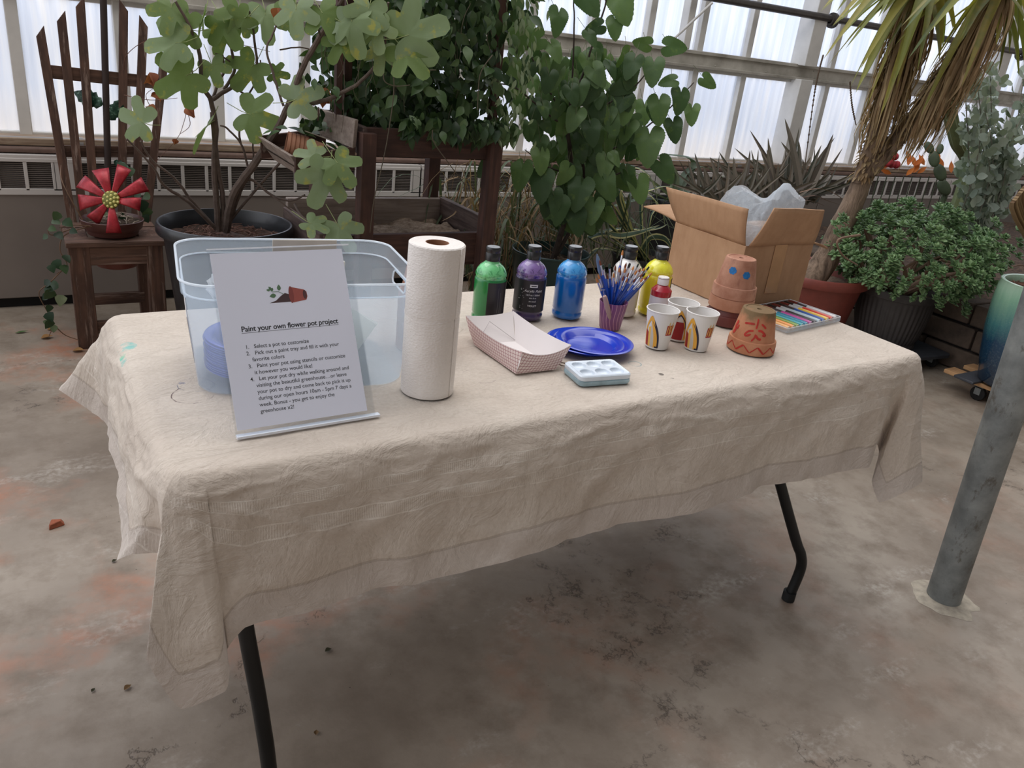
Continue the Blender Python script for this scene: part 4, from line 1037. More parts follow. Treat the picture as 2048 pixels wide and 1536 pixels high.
flatpoly([(ox + .006 + .0040 * math.cos(a), oy + .0006 + .0140 * math.sin(a)) for a in [k * PI / 10 for k in range(20)]], flat('print_pot_rim', (140, 58, 50), .7), 'picture_pot_rim', .0005)
M_pg_ = flat('print_green', (86, 120, 84), .7)
for (lx, ly, a, L) in ((ox - .0125, oy + .0115, 1.5, .010), (ox - .022, oy + .001, 3.3, .011), (ox - .026, oy + .012, 2.2, .007), (ox - .024, oy + .010, 1.2, .006), (ox - .029, oy + .010, 2.9, .006)):
    poly = []
    for k in range(13):
        u = k / 12; w_2 = .32 * L * math.sin(PI * u ** .8); poly.append((u, w_2))
    pts_ = [(u * L, w) for u, w in poly] + [(u * L, -w) for u, w in poly[::-1][1:-1]]
    flatpoly([(lx + x * math.cos(a) - y * math.sin(a) - L * .3 * math.cos(a), ly + x * math.sin(a) + y * math.cos(a) - L * .3 * math.sin(a)) for x, y in pts_], M_pg_, 'picture_leaf', .0004)
mb = MB(); mb.tube([MS @ V((x, y, .0004)) for x, y in ((ox - .006, oy + .002), (ox - .014, oy + .007), (ox - .024, oy + .007), (ox - .027, oy + .011))], .0004, 5); mb.build('picture_stalk', M_pg_, pg)

# translucent bin
BA = -.14; BC = V((-.612, -.003, TZ)); BH = .205
bn = thing('storage_bin', 'clear bluish plastic storage bin with handle holes, full of supplies', 'storage bin', BC, BA); bn.scale = (1.055, 1, .985)
M_bin = NT('milky_bin_plastic'); s = M_bin
s.done(lin((228, 238, 246)), .3, spec=.5, normal=s.bump(s.noise(s.co('Object'), 60, 3), .12, .001))
tr = s.n('ShaderNodeBsdfTranslucent'); tr.inputs['Color'].default_value = (.78, .89, .98, 1)
a_ = s.n('ShaderNodeMixShader', {'Fac': .6}); s.l(s.b.outputs[0], a_.inputs[1]); s.l(tr.outputs[0], a_.inputs[2])
tp = s.n('ShaderNodeBsdfTransparent'); tp.inputs['Color'].default_value = (.975, .985, 1, 1)
b_ = s.n('ShaderNodeMixShader', {'Fac': .75}); s.l(a_.outputs[0], b_.inputs[1]); s.l(tp.outputs[0], b_.inputs[2]); s.l(b_.outputs[0], s.out.inputs['Surface']); M_bin = s.m
def rr_pt(u, w, h, r):
    """point on a rounded rectangle outline at parameter u in 0..1, starting middle of +x side"""
    segs = [('l', h / 2 - r), ('a', 0), ('l', w - 2 * r), ('a', 1), ('l', h - 2 * r), ('a', 2), ('l', w - 2 * r), ('a', 3), ('l', h / 2 - r)]
    al_ = PI / 2 * r; tot = sum((q[1] if q[0] == 'l' else al_) for q in segs); d = (u % 1) * tot
    pos = V((w / 2, 0)); di = PI / 2
    for kd, val in segs:
        L = val if kd == 'l' else al_
        if d <= L + 1e-12:
            if kd == 'l': return pos + V((math.cos(di), math.sin(di))) * d
            c_ = pos + V((math.cos(di + PI / 2), math.sin(di + PI / 2))) * r; a = di - PI / 2 + d / r
            return c_ + V((math.cos(a), math.sin(a))) * r
        if kd == 'l': pos = pos + V((math.cos(di), math.sin(di))) * L
        else:
            c_ = pos + V((math.cos(di + PI / 2), math.sin(di + PI / 2))) * r; di += PI / 2; pos = c_ + V((math.cos(di - PI / 2), math.sin(di - PI / 2))) * r
        d -= L
    return pos
mb = MB(); NU = 168; levels = [(0, .338, .262), (.003, .345, .270), (.10, .362, .286), (.150, .368, .292)] + [(.150 + .004 * k, .369 + .0005 * k, .293 + .0005 * k) for k in range(1, 7)] + [(.178, .373, .297), (.180, .383, .307), (.204, .386, .310)]
vs = []; 
for z, w, h in levels:
    for k in range(NU): p = rr_pt(k / NU, w, h, .052 if z > 0 else .046); vs.append(V((p.x, p.y, z)))
fs = []
for j in range(len(levels) - 1):
    for k in range(NU):
        c_ = (vs[j * NU + k] + vs[(j + 1) * NU + (k + 1) % NU]) / 2
        if abs(c_.y) < .045 and .148 < c_.z < .1745 and abs(c_.x) > .15: continue       # handle holes in both ends
        fs.append((j * NU + k, j * NU + (k + 1) % NU, (j + 1) * NU + (k + 1) % NU, (j + 1) * NU + k))
fs.append(tuple(range(NU))[::-1]); mb.add(vs, fs); mb.build('bin_wall', M_bin, bn, solid=.0016, angle=50)
M_rim = film('bin_rim_plastic', (244, 250, 255), .10)
mb = MB(); mb.tube([V((*rr_pt(k / 120, .388, .312, .053), .2045)) for k in range(121)], .0022, 7, cap=False); mb.build('rim_bead', M_rim, bn)
mb = MB(); mb.tube([V((*rr_pt(k / 120, .3745, .2985, .052), .1785)) for k in range(121)], .0016, 6, cap=False); mb.build('rim_step', M_rim, bn)
for sgx in (-1, 1):
    mb = MB(); P = [V((sgx * (.1848 + (z - .15) * .125), y, z)) for y, z in [(-.038, .1745), (.038, .1745), (.0455, .168), (.0455, .156), (.038, .1495), (-.038, .1495), (-.0455, .156), (-.0455, .168), (-.038, .1745)]]
    mb.tube(P, .0018, 6); mb.build('handle_edge', M_rim, bn)
mb = MB(); mb.hexa([V(p) for p in ((-.1752, -.055, .03), (-.1752, .075, .03), (-.1762, .075, .03), (-.1762, -.055, .03), (-.1838, -.055, .118), (-.1838, .075, .118), (-.1848, .075, .118), (-.1848, -.055, .118))]); 
s = NT('bin_sticker'); f = s.noise(s.co('Object'), 18, 4); s.done(s.ramp(f, [(.4, lin((228, 226, 222))), (.6, lin((214, 196, 182))), (.7, lin((190, 120, 96)))]), .5); mb.build('sticker', s.m, bn)
def inbin(x, y, z=0): return BC + Matrix.Rotation(BA, 3, 'Z') @ V((x, y, z))
# contents
base_p = plate(inbin(-.080, -.038, .005), 'lowest blue plate of the pile inside the bin', 'blue plates piled in the bin', R=.0885)
for k in range(1, 14):
    dup(base_p, inbin(-.080 + .0012 * math.sin(k * 2), -.038 + .001 * math.cos(k * 3), .005 + .0042 * k), label=('topmost blue plate of the pile inside the bin' if k == 13 else 'blue plate in the middle of the pile inside the bin'))
M_bag = film('white_bag_film', (232, 236, 238), .30, .2); M_bagb = film('blue_bag_film', (60, 116, 214), .15, .2)
def crumple(name, c, sx, sy, sz, mat, seed, par=None, rot=(0, 0, 0), amp=.35, n=46):
    M = Matrix.Rotation(rot[2], 3, 'Z') @ Matrix.Rotation(rot[0], 3, 'X') @ Matrix.Rotation(rot[1], 3, 'Y'); mb = MB()
    def fn(u, v_):
        a = 2 * PI * u; b = PI * (v_ - .5); d = V((math.cos(a) * math.cos(b), math.sin(a) * math.cos(b), math.sin(b)))
        q_ = 1 - abs(noise.noise(d * 2.1 + V((seed, 0, 0)))) * 2; q2 = 1 - abs(noise.noise(d * 5.3 + V((0, seed, 0)))) * 2
        r = 1 + amp * (.5 * q_ - .35 + .3 * q2 - .15)
        return M @ V((d.x * sx * r, d.y * sy * r, d.z * sz * r)) + V(c)
    mb.grid(fn, n, n // 2, wrapu=True); return mb.build(name, mat, par, angle=25)
tag(crumple('plastic_bag', inbin(-.105, .0, .150), .050, .070, .034, M_bag, 3), 'crumpled white plastic bag at the left inside the bin', 'plastic bag')
tag(crumple('plastic_bag', inbin(-.085, -.035, .088), .050, .050, .028, M_bagb, 8), 'crumpled blue plastic bag inside the bin above the pile of plates', 'plastic bag')
M_card2 = flat('grey_card', (190, 180, 168), .7); M_pap2 = film('white_pad', (232, 228, 220), .05)
mb = MB(); mb.box((0, 0, 0), (.125, .003, .195)); o = mb.build('card_sheet', M_card2, bevel=.001); o.location = inbin(.035, .128, .112); o.rotation_euler = (.06, 0, BA); tag(o, 'grey card standing against the back wall of the bin, just above its rim', 'card')
mb = MB(); mb.box((0, 0, 0), (.13, .006, .20)); o = mb.build('paper_pad', M_pap2, bevel=.001); o.location = inbin(.015, -.02, .114); o.rotation_euler = (.22, 0, BA); tag(o, 'stack of white sheets standing in the bin right behind the sign', 'paper')
t = thing('zip_bag', 'clear zip bag of white paper with a blue-green seal, slumped inside the bin', 'zip bag', inbin(.035, -.085, .078), BA); 
mb = MB()
def zb(u, v_):
    x = (u - .5) * .135; z = (v_ - .5) * .155; th = .010 * math.sin(PI * u) ** .5 * math.sin(PI * v_) ** .5
    return V((x, th + .003 * noise.noise(V((x * 30, z * 30, 1))), z))
def zb2(u, v_): p = zb(u, v_); return V((p.x, -p.y, p.z))
mb.grid(zb, 18, 20); mb.grid(zb2, 18, 20); RZ = Matrix.Rotation(.55, 3, 'Y') @ Matrix.Rotation(.12, 3, 'X'); mb.v = [tuple(RZ @ V(p)) for p in mb.v]
mb.build('bag', film('zip_bag_film', (244, 246, 240), .06, .12), t)
mb = MB(); mb.tube([RZ @ V((-.066 + .132 * k / 10, -.0112, -.022 + .004 * math.sin(k * .9))) for k in range(11)], .0022, 6); mb.build('seal_strip', plastic('teal_seal', (132, 176, 186), .4), t)
# ================================================================== CARDBOARD BOX
BXC = [V((.63, .05, TZ)), V((.905, .052, TZ)), V((.905, .325, TZ)), V((.63, .335, TZ))]     # front-left, front-right, back-right, back-left
ZC = .929
bxo = thing('cardboard_box', 'open brown cardboard box with spread flaps at the back corner of the table', 'box')
s = NT('corrugated_card'); v = s.co('Object')
c = s.ramp(s.noise(v, 7, 5, .6), [(.3, lin((164, 128, 98))), (.7, lin((182, 146, 114)))])
c = s.mix(s.ramp(s.noise(s.co('Object', (1, 1, .3)), 60, 3), [(.4, (0, 0, 0)), (.7, (.35, .35, .35))]), c, lin((150, 112, 82)))
wv = s.n('ShaderNodeTexWave', {'Scale': 90.0, 'Distortion': .3}, bands_direction='Z'); s.l(v, wv.inputs['Vector'])
M_cb = s.done(c, .75, 0, s.bump(wv.outputs['Fac'], .06, .001), spec=.25)
M_tape = plastic('parcel_tape', (176, 134, 92), .22, coat=.4, var=.1)
M_crease = flat('crease_dark', (118, 84, 58), .8)
top = [V((p.x, p.y, ZC)) for p in BXC]
def quad(name, P, th=.0045, mat=None, par=bxo, n=1, inward=None):
    P = [V(p) for p in P]; nn = (P[1] - P[0]).cross(P[3] - P[0]).normalized() * th
    mb = MB(); mb.hexa(P + [p + nn for p in P]); return mb.build(name, mat or M_cb, par, bevel=.001)
quad('side', [BXC[1], BXC[0], top[0], top[1]]); quad('side', [BXC[0], BXC[3], top[3], top[0]][::-1]); quad('side', [BXC[2], BXC[1], top[1], top[2]]); quad('side', [BXC[3], BXC[2], top[2], top[3]])
quad('bottom', BXC[::-1], .003)
def flap(name, a, b, ta, tb, mat=None, bow=.004):
    """flap from crease a-b to outer edge ta-tb, slightly bowed"""
    mb = MB(); a, b, ta, tb = V(a), V(b), V(ta), V(tb); nn = (b - a).cross(ta - a).normalized()
    def fn(u, w):
        p = a.lerp(b, u).lerp(ta.lerp(tb, u), w); return p + nn * bow * math.sin(PI * w) + nn * .0015 * math.sin(u * 9)
    mb.grid(fn, 12, 8); return mb.build(name, mat or M_cb, bxo, solid=.004, angle=60)
g = .006
flap('flap', top[3] + V((0, -g, 0)), top[0] + V((0, g, 0)), ax(1333, 374, .600), ax(1497, 418, .605))
flap('flap', top[0] + V((g, -.001, 0)), top[1] + V((-.004, -.001, 0)), ay(1549, 416, .018), ay(1648, 420, .005))
flap('flap', top[3] + V((.004, .001, 0)), top[2] + V((-.004, .001, 0)), (.615, .475, .945), (.88, .47, .96))
flap('flap', top[1] + V((.001, .006, 0)), top[2] + V((.001, -.006, 0)), (1.005, .075, .905), (1.0, .31, .93), bow=-.004)
mb = MB(); mb.tube([top[0].lerp(top[3], t_) + V((-.0005, 0, .0)) for t_ in (0, 1)], .0012, 5); mb.tube([top[0].lerp(top[1], t_) + V((0, -.0005, 0)) for t_ in (0, 1)], .0012, 5)
mb.build('crease', M_crease, bxo)
mb = MB(); mb.box((.767, .0488, (TZ + ZC) / 2 + .02), (.05, .0006, .14)); mb.build('tape', M_tape, bxo)
mb = MB(); mb.box((.6292, .265, (TZ + ZC) / 2), (.0008, .0035, .17)); mb.build('side_seam', M_crease, bxo)
# clear plastic liner bag in the box
s = NT('clear_bag'); v = s.co('Object'); nm = s.bump(s.noise(v, 34, 6, .65, 1.6), .9, .010)
s.done(lin((214, 228, 240)), .18, spec=.7, normal=nm)
tr = s.n('ShaderNodeBsdfTranslucent'); tr.inputs['Color'].default_value = (.86, .92, .98, 1); s.l(nm, tr.inputs['Normal'])
a_ = s.n('ShaderNodeMixShader', {'Fac': .55}); s.l(s.b.outputs[0], a_.inputs[1]); s.l(tr.outputs[0], a_.inputs[2])
tp = s.n('ShaderNodeBsdfTransparent'); b_ = s.n('ShaderNodeMixShader', {'Fac': .28}); s.l(a_.outputs[0], b_.inputs[1]); s.l(tp.outputs[0], b_.inputs[2]); s.l(b_.outputs[0], s.out.inputs['Surface']); M_cbag = s.m
def sheet(name, keys, nu, nv, mat, amp=.010, fr=26, seed=0):
    """crumpled film through rows of key points"""
    rows = [spline(r, 12) for r in keys]; n = len(rows[0]); cols_ = []
    mb = MB(); cols2 = [spline([rows[j][i] for j in range(len(rows))], 12) for i in range(n)]
    m = len(cols2[0]); vs = []
    for j in range(m):
        for i in range(n):
            p = cols2[i][j]; k = 1 - abs(noise.noise(p * fr + V((seed, 0, 0)))) * 2
            vs.append(p + V((noise.noise(p * fr + V((9, seed, 0))), noise.noise(p * fr + V((0, 4, seed))), k * .8)) * amp)
    fs = [(j * n + i, j * n + i + 1, (j + 1) * n + i + 1, (j + 1) * n + i) for j in range(m - 1) for i in range(n - 1)]
    mb.add(vs, fs); o = mb.build(name, mat, angle=30); return o
Pk = lambda x, y, Y: ay(x, y, Y)
k_ = [[(.645, .31, .84), (.66, .15, .84), (.67, .085, .85), (.75, .08, .84), (.88, .09, .84)],
      [Pk(1442, 402, .30), Pk(1478, 440, .16), Pk(1508, 484, .085), Pk(1530, 455, .085), Pk(1590, 440, .10)],
      [Pk(1452, 388, .30), Pk(1490, 412, .18), Pk(1516, 430, .12), Pk(1545, 412, .10), Pk(1608, 416, .12)],
      [Pk(1478, 374, .30), Pk(1502, 392, .20), Pk(1527, 403, .16), Pk(1569, 371, .13), Pk(1600, 396, .16)],
      [Pk(1500, 384, .31), Pk(1522, 402, .26), Pk(1548, 402, .24), Pk(1572, 384, .22), Pk(1597, 404, .24)]]
o = sheet('plastic_bag', [[V(p) for p in r] for r in k_], 0, 0, M_cbag); tag(o, 'clear crinkled plastic liner bag puffing out of the cardboard box', 'plastic bag')
# ================================================================== PLANTS AND WHAT HOLDS THEM
def dep(P): return (V(P) - CP).dot(_f)
def psz(P, px): return px * dep(P) / FPX
def idir(deg):
    a = math.radians(deg); return (CR * math.cos(a) - CU * math.sin(a)).normalized()      # 0 = right, 90 = down in the view
def frame(tip, nrm):
    x = V(tip).normalized(); z = V(nrm); z = (z - x * z.dot(x)).normalized(); return x, z.cross(x), z
def lf(mb, base, tip, nrm, L, Wd, outline, fold=.18, curl=.15, mi=0, n=None):
    """leaf blade from base along tip; outline = half widths along the length; folded on the midrib and curling back"""
    x, y, z = frame(tip, nrm); m = len(outline); vs = []
    for i, w in enumerate(outline):
        t = i / (m - 1); c = V(base) + x * (L * t * (1 - .12 * curl)) - z * (curl * L * t * t)
        ww = w * Wd
        vs += [c + y * ww + z * (fold * ww), c, c - y * ww + z * (fold * ww)]
    mb.add(vs, [(3 * i + k, 3 * i + k + 3, 3 * i + k + 4, 3 * i + k + 1) for i in range(m - 1) for k in (0, 1)], mi)
OV = [.04, .28, .45, .50, .44, .30, .12, 0]
HEART = [.22, .48, .54, .50, .42, .32, .20, .09, 0]
def polar_leaf(mb, base, tip, nrm, size, rf, cup=.12, wave=.04, n=44, seed=0):
    """lobed leaf: r(angle) around a point just above the stalk end"""
    x, y, z = frame(tip, nrm); o = V(base) + x * size * .22; vs = [o]
    for ring in (.5, 1):
        for k in range(n):
            a = -PI + 2 * PI * k / n; r = rf(a) * size * ring
            p = o + x * math.cos(a) * r + y * math.sin(a) * r
            p += z * (-cup * size * (r / size) ** 2 * 1.2 + wave * size * math.sin(3 * a + seed) * ring * ring) + z * (.10 * size * abs(math.sin(a)) * (r / size))
            vs.append(p)
    fs = [(0, 1 + k, 1 + (k + 1) % n) for k in range(n)] + [(1 + k, 1 + n + k, 1 + n + (k + 1) % n, 1 + (k + 1) % n) for k in range(n)]
    mb.add(vs, fs)
def figr(a):
    g = lambda c, s_, m: m * math.exp(-((a - c) / s_) ** 4)
    return .32 + g(0, .40, .48) + g(1.05, .38, .38) + g(-1.05, .38, .38) + g(2.08, .48, .19) + g(-2.08, .48, .19) - .26 * math.exp(-((abs(a) - PI) / .32) ** 2)
def heartr(a):
    b = abs(a); return .34 + .44 * math.exp(-(b / .62) ** 1.35) + .12 * math.exp(-((b - 2.2) / .8) ** 2) - .24 * math.exp(-((b - PI) / .20) ** 2) + .014 * math.sin(a * 32) * (b < 2.8)
def strap(mb, P, w, cross=.25, mi=(0, 0), tipw=.02, base=.8, n=5, up=None):
    """long leaf along points; channelled; mi = (margin material, centre material)"""
    pts = spline(P, n); m = len(pts); vs = []; x = None
    for i, p in enumerate(pts):
        d = (pts[min(i + 1, m - 1)] - pts[max(i - 1, 0)]).normalized()
        if x is None:
            u = V(up) if up else V((0, 0, 1)); x = d.cross(u)
            x = x.normalized() if x.length > .05 else V((1, 0, 0))
        x = (x - d * x.dot(d)).normalized(); z = x.cross(d)
        t = i / (m - 1); ww = w * ((base + (1 - base) * min(1, t * 4)) * (1 - max(0, (t - .35) / .65) ** 1.8) + tipw * (1 - t))
        for k in (-1, -.62, 0, .62, 1): vs.append(p + x * ww * k + z * cross * ww * abs(k) ** 1.5)
    for i in range(m - 1):
        for k in range(4):
            mb.add([], [], 0)
    b = len(mb.v); mb.v += [tuple(p) for p in vs]
    for i in range(m - 1):
        for k in range(4):
            mb.f.append((b + 5 * i + k, b + 5 * i + k + 5, b + 5 * i + k + 6, b + 5 * i + k + 1)); mb.mi.append(mi[0] if k in (0, 3) else mi[1])
def branch(mb, P, r0, r1, n=5, k=8, jag=0):
    pts = spline(P, n); m = len(pts)
    if jag: pts = [p + V((noise.noise(p * 40), noise.noise(p * 40 + V((5, 0, 0))), noise.noise(p * 40 + V((0, 5, 0))))) * jag for p in pts]
    mb.tube(pts, [r0 + (r1 - r0) * i / (m - 1) for i in range(m)], k)
def potlathe(name, par, mat, RT, RB, H, lip=.02, lipr=.008, th=.006, depth=.05, n=64, rmod=None):
    mb = MB(); mb.lathe([(.001, 0), (RB, 0), (RB + .002, .004), (RT - lipr, H - lip - .002), (RT, H - lip), (RT + .001, H - .004), (RT - .001, H), (RT - th, H), (RT - th - .002, H - .004), (RT - th - .006 - depth * .15, H - depth - .03)], n, rmod=rmod)
    return mb.build(name, mat, par)
def soilmat(name, a, b, sc=50):
    if name in MATS: return MATS[name]
    s = NT(name); v = s.co('Object'); f = s.noise(v, sc, 6, .75)
    MATS[name] = s.done(s.ramp(f, [(.35, lin(a)), (.65, lin(b))]), .95, 0, s.bump(f, .9, .012)); return MATS[name]
def soil(par, R, z, mat, amp=.012, chips=0, chipmat=None, seed=1):
    mb = MB(); mb.lathe([(r * R, z + amp * math.sin(r * 7)) for r in (1, .85, .7, .5, .3, .15, .01)], 40)
    mb.v = [(x, y, zz + amp * fbm((x * 9, y * 9, seed), 1)) for x, y, zz in mb.v]; o = mb.build('soil', mat, par)
    o['kind'] = 'stuff'
    if chips:
        c = MB(); q = random.Random(seed)
        for _ in range(chips):
            a = q.uniform(0, 2 * PI); r = R * .95 * q.random() ** .5; L = q.uniform(.02, .07); b = q.uniform(0, PI); h = z + q.uniform(.004, .022)
            p = V((r * math.cos(a), r * math.sin(a), h)); d = V((math.cos(b), math.sin(b), q.uniform(-.25, .25))) * L / 2
            m_ = V((q.uniform(-1, 1), q.uniform(-1, 1), .5)) * L * .1
            if (p + d).xy.length > R * .97 or (p - d).xy.length > R * .97: continue
            c.tube([p - d, p + m_, p + d], q.uniform(.0008, .0022), 5)
        o2 = c.build('mulch', chipmat, par); o2['kind'] = 'stuff'
q_ = random.Random(5)
BARK = flat('grey_brown_bark', (96, 82, 74), .85, var=.25, scale=40, bump=.5)
DBARK = flat('dark_bark', (66, 56, 50), .85, var=.3, scale=40, bump=.5)

# ---------------- wooden plant chair
Wd = wood('weathered_brown_wood', (66, 46, 38), (116, 84, 68), wear=(150, 128, 116)); WdX = wood('weathered_brown_wood_x', (70, 50, 41), (124, 92, 76), axis='X', wear=(150, 128, 116))
t = thing('plant_chair', 'weathered brown wooden chair with tall fanned slat back, used as a plant stand', 'chair')
SZ = .457
fy, by = 2.10, 2.44
xl, xr = -.892, -.548
for (x, y, w_) in ((xl + .035, fy + .03, .078), (xr - .03, fy + .03, .065), (xl + .045, by - .04, .05), (xr - .045, by - .04, .05)):
    mb = MB(); mb.box((x, y, (SZ - .02) / 2), (w_, .05, SZ - .02)); mb.build('leg', Wd, t, bevel=.003)
mb = MB(); mb.box(((xl + xr) / 2, fy + .02, SZ - .062), (xr - xl - .02, .028, .075)); mb.build('apron', WdX, t, bevel=.003)
for x in (xl + .02, xr - .02):
    mb = MB(); mb.box((x, (fy + by) / 2, SZ - .055), (.025, by - fy - .06, .06)); mb.build('apron', Wd, t, bevel=.003)
for y, w_ in ((fy + .035, .085), (fy + .30, .08)):
    mb = MB(); mb.box(((xl + xr) / 2, y, SZ - .011), (xr - xl + .02, w_, .022)); mb.build('seat_board', WdX, t, bevel=.003)
for x in (xl + .035, xr - .035):
    mb = MB(); mb.box((x, (fy + by) / 2 - .02, SZ - .0115), (.085, .19, .021)); mb.build('seat_board', Wd, t, bevel=.003)
mb = MB(); mb.box(((xl + xr) / 2, by - .055, .125), (xr - xl - .10, .022, .05)); mb.build('stretcher', WdX, t, bevel=.002)
mb = MB(); mb.box(((xl + xr) / 2, fy + .03, .085), (xr - xl - .10, .03, .05)); mb.build('stretcher', WdX, t, bevel=.002)
by2 = by + .02
tops = [(80, 62, 100), (122, 32, 118), (160, 3, 138), (206, -25, 0), (247, 10, 0), (287, 42, 0), (329, 112, 0)]
bots = [(146, 452), (168, 450), (192, 450), (219, 450), (244, 450), (270, 450), (292, 450)]
for i, ((tx, ty, _), (bx_, by_)) in enumerate(zip(tops, bots)):
    tp_ = ay(tx, ty, by2 + .085); bt = ay(bx_, by_, by2 + .012); w_ = .017
    if i == 3: mb = MB(); mb.tube([bt, tp_], .0135, 12); mb.build('centre_stake', flat('dark_stake', (50, 36, 32), .7, var=.2), t); continue
    d = (tp_ - bt).normalized(); x = V((1, 0, 0)); cut = .022 * (1 if i < 3 else -1); y = V((0, .008, 0))
    a_, b_ = bt - x * w_, bt + x * w_; c_, d_ = tp_ + x * w_ + d * cut, tp_ - x * w_ - d * cut
    mb = MB(); mb.hexa([a_ - y, b_ - y, b_ + y, a_ + y, d_ - y, c_ - y, c_ + y, d_ + y]); mb.build('back_slat', Wd, t, bevel=.0015)
for (l, r, w_) in (((92, 143), (316, 166), .026), ((114, 303), (305, 305), .024)):
    a_, b_ = ay(*l, by2 + .066 if l[1] < 200 else by2 + .045), ay(*r, by2 + .066 if l[1] < 200 else by2 + .045)
    mb = MB(); mb.beam(a_ + V((0, .012, 0)), b_ + V((0, .012, 0)), .012, w_ * 2, (0, 0, 1)); mb.build('back_rail', WdX, t, bevel=.0015)
# inset pot under the seat
pc_ = ay(232, 500, 2.25)
t = thing('inset_pot', 'reddish plastic pot hanging through the seat of the wooden chair', 'pot', (pc_.x, 2.235, .315))
mb = MB(); mb.lathe([(.001, 0), (.060, 0), (.080, .008), (.088, .03), (.092, .11)], 44); mb.lathe([(.09, .11), (.075, .09), (.001, .09)], 30); mb.build('pot_wall', plastic('terra_plastic', (112, 60, 48), .5, coat=.05), t)
mb = MB(); a_ = -1.0; mb.lathe([(.009, 0), (.009, .003), (.001, .003)], 16, (0, 0, 0)); 
mb.v = [tuple(Matrix.Rotation(a_, 3, 'Z') @ (V((0, -.0885, .072)) + Matrix.Rotation(PI / 2, 3, 'X') @ V(p))) for p in mb.v]; mb.build('drain_hole', M_black, t)
# brown bowl on the seat
L_, R_ = ay(160, 445, 2.2), ay(289, 447, 2.2); Rb = (R_.x - L_.x) / 2
t = thing('bowl_planter', 'shallow brown plastic bowl planter standing on the wooden chair seat', 'planter', ((L_.x + R_.x) / 2, 2.215, SZ + .001))
M_bowl = plastic('brown_bowl', (82, 48, 42), .4, coat=.15)
mb = MB(); mb.lathe([(.001, .002), (Rb * .72, 0), (Rb * .80, .006), (Rb * .84, .022), (Rb * .86, .026), (Rb * .93, .032), (Rb, .06), (Rb * 1.01, .066), (Rb * .985, .068), (Rb * .95, .062), (Rb * .85, .035), (Rb * .1, .032)], 56); mb.build('bowl', M_bowl, t)
soil(t, Rb * .92, .052, soilmat('potting_soil', (36, 27, 22), (100, 82, 66)), amp=.01, chips=60, chipmat=flat('pale_chips', (168, 154, 138), .8, var=.3, scale=60))
BOWL = V(t.location)
# metal flower
fc = ay(222, 400, 2.13)
t = thing('metal_flower', 'red painted metal flower ornament with yellow seed centre stuck in the bowl planter', 'ornament')
s = NT('red_metal_petal'); v = s.co('Object'); M_pet = s.done(s.ramp(s.noise(v, 28, 5, .7), [(.3, lin((132, 24, 34))), (.6, lin((184, 44, 56))), (.78, lin((206, 84, 88)))]), .35, .25, spec=.6)
fn_ = (CP - fc).normalized(); fn_ = (fn_ + V((0, 0, .10))).normalized()
pet = [(95, 62, 26, 12), (52, 92, 30, 20), (10, 66, 24, 12), (-24, 74, 26, 16), (-78, 72, 24, 22), (-118, 62, 26, 22), (-152, 70, 26, 16), (176, 66, 28, 20), (150, 60, 22, 10)]
pet = [(85, 66, 36), (132, 58, 34), (176, 68, 40), (212, 72, 38), (251, 66, 40), (292, 72, 34), (335, 76, 38), (8, 60, 34)]
for k, (ang_, Lp, Wp) in enumerate(pet):
    dr = idir(ang_); L = psz(fc, Lp); w_ = psz(fc, Wp) / 2 * .80; sd = fn_.cross(dr).normalized(); mb = MB()
    if ang_ in (132, 176): L *= .95
    def pf(u, v_):
        x = (u - .5) * 2; w = w_ * (.28 + .72 * v_); lift = .010 * math.sin(PI * v_) - .018 * max(0, v_ - .8) * 3
        return fc + dr * (L * (.18 + .82 * v_)) + sd * (x * w) + fn_ * (lift + .006 - .010 * abs(x) ** 1.5 * v_)
    mb.grid(pf, 6, 10); mb.build('petal', M_pet, t, solid=.0015, angle=60)
cx_, cy_, cz_ = frame(CR, fn_)
MF = Matrix((cx_, cy_, cz_)).transposed()
rs = psz(fc, 18)
mb = MB(); mb.ball(fc + fn_ * .008, rs, 20, 10, (1, 1, .45), MF); mb.build('centre_disc', flat('olive_disc', (120, 122, 50), .5, .2, var=.2), t)
mb = MB()
for r_, n0 in ((0, 1), (.42, 6), (.80, 11)):
    for k in range(n0):
        a = 2 * PI * k / n0 + r_; mb.ball(fc + fn_ * (.008 + rs * .45 * math.sqrt(max(0, 1 - r_ * r_)) - .001) + (cx_ * math.cos(a) + cy_ * math.sin(a)) * rs * r_, rs * .17, 8, 5)
mb.build('seed_dots', flat('pale_yellow_dots', (222, 212, 130), .45), t)
mb = MB(); mb.tube([fc - fn_ * .004, V((fc.x, 2.20, fc.z - .02)), V((fc.x, 2.215, SZ + .03))], .004, 8); mb.build('stem', DBARK, t)
M_ml = NT('mottled_metal_leaf'); v = M_ml.co('Object'); M_ml = M_ml.done(M_ml.ramp(M_ml.noise(v, 60, 5, .7), [(.35, lin((18, 40, 32))), (.55, lin((38, 74, 56))), (.7, lin((130, 160, 140)))]), .35, .3)
for (px, py, a_, Lp, Wp) in ((205, 210, 205, 66, 36), (220, 240, 300, 52, 26), (228, 322, 30, 40, 16)):
    b_ = ay(px, py, by2 + .04); mb = MB(); L = psz(b_, Lp); w_ = psz(b_, Wp)
    out = [.06, .34, .30, .50, .40, .52, .36, .40, .22, .14, 0]
    lf(mb, b_, idir(a_), CP - b_ + V((.2, 0, .2)), L, w_, out, .2, .05); mb.build('metal_leaf', M_ml, t, solid=.001)
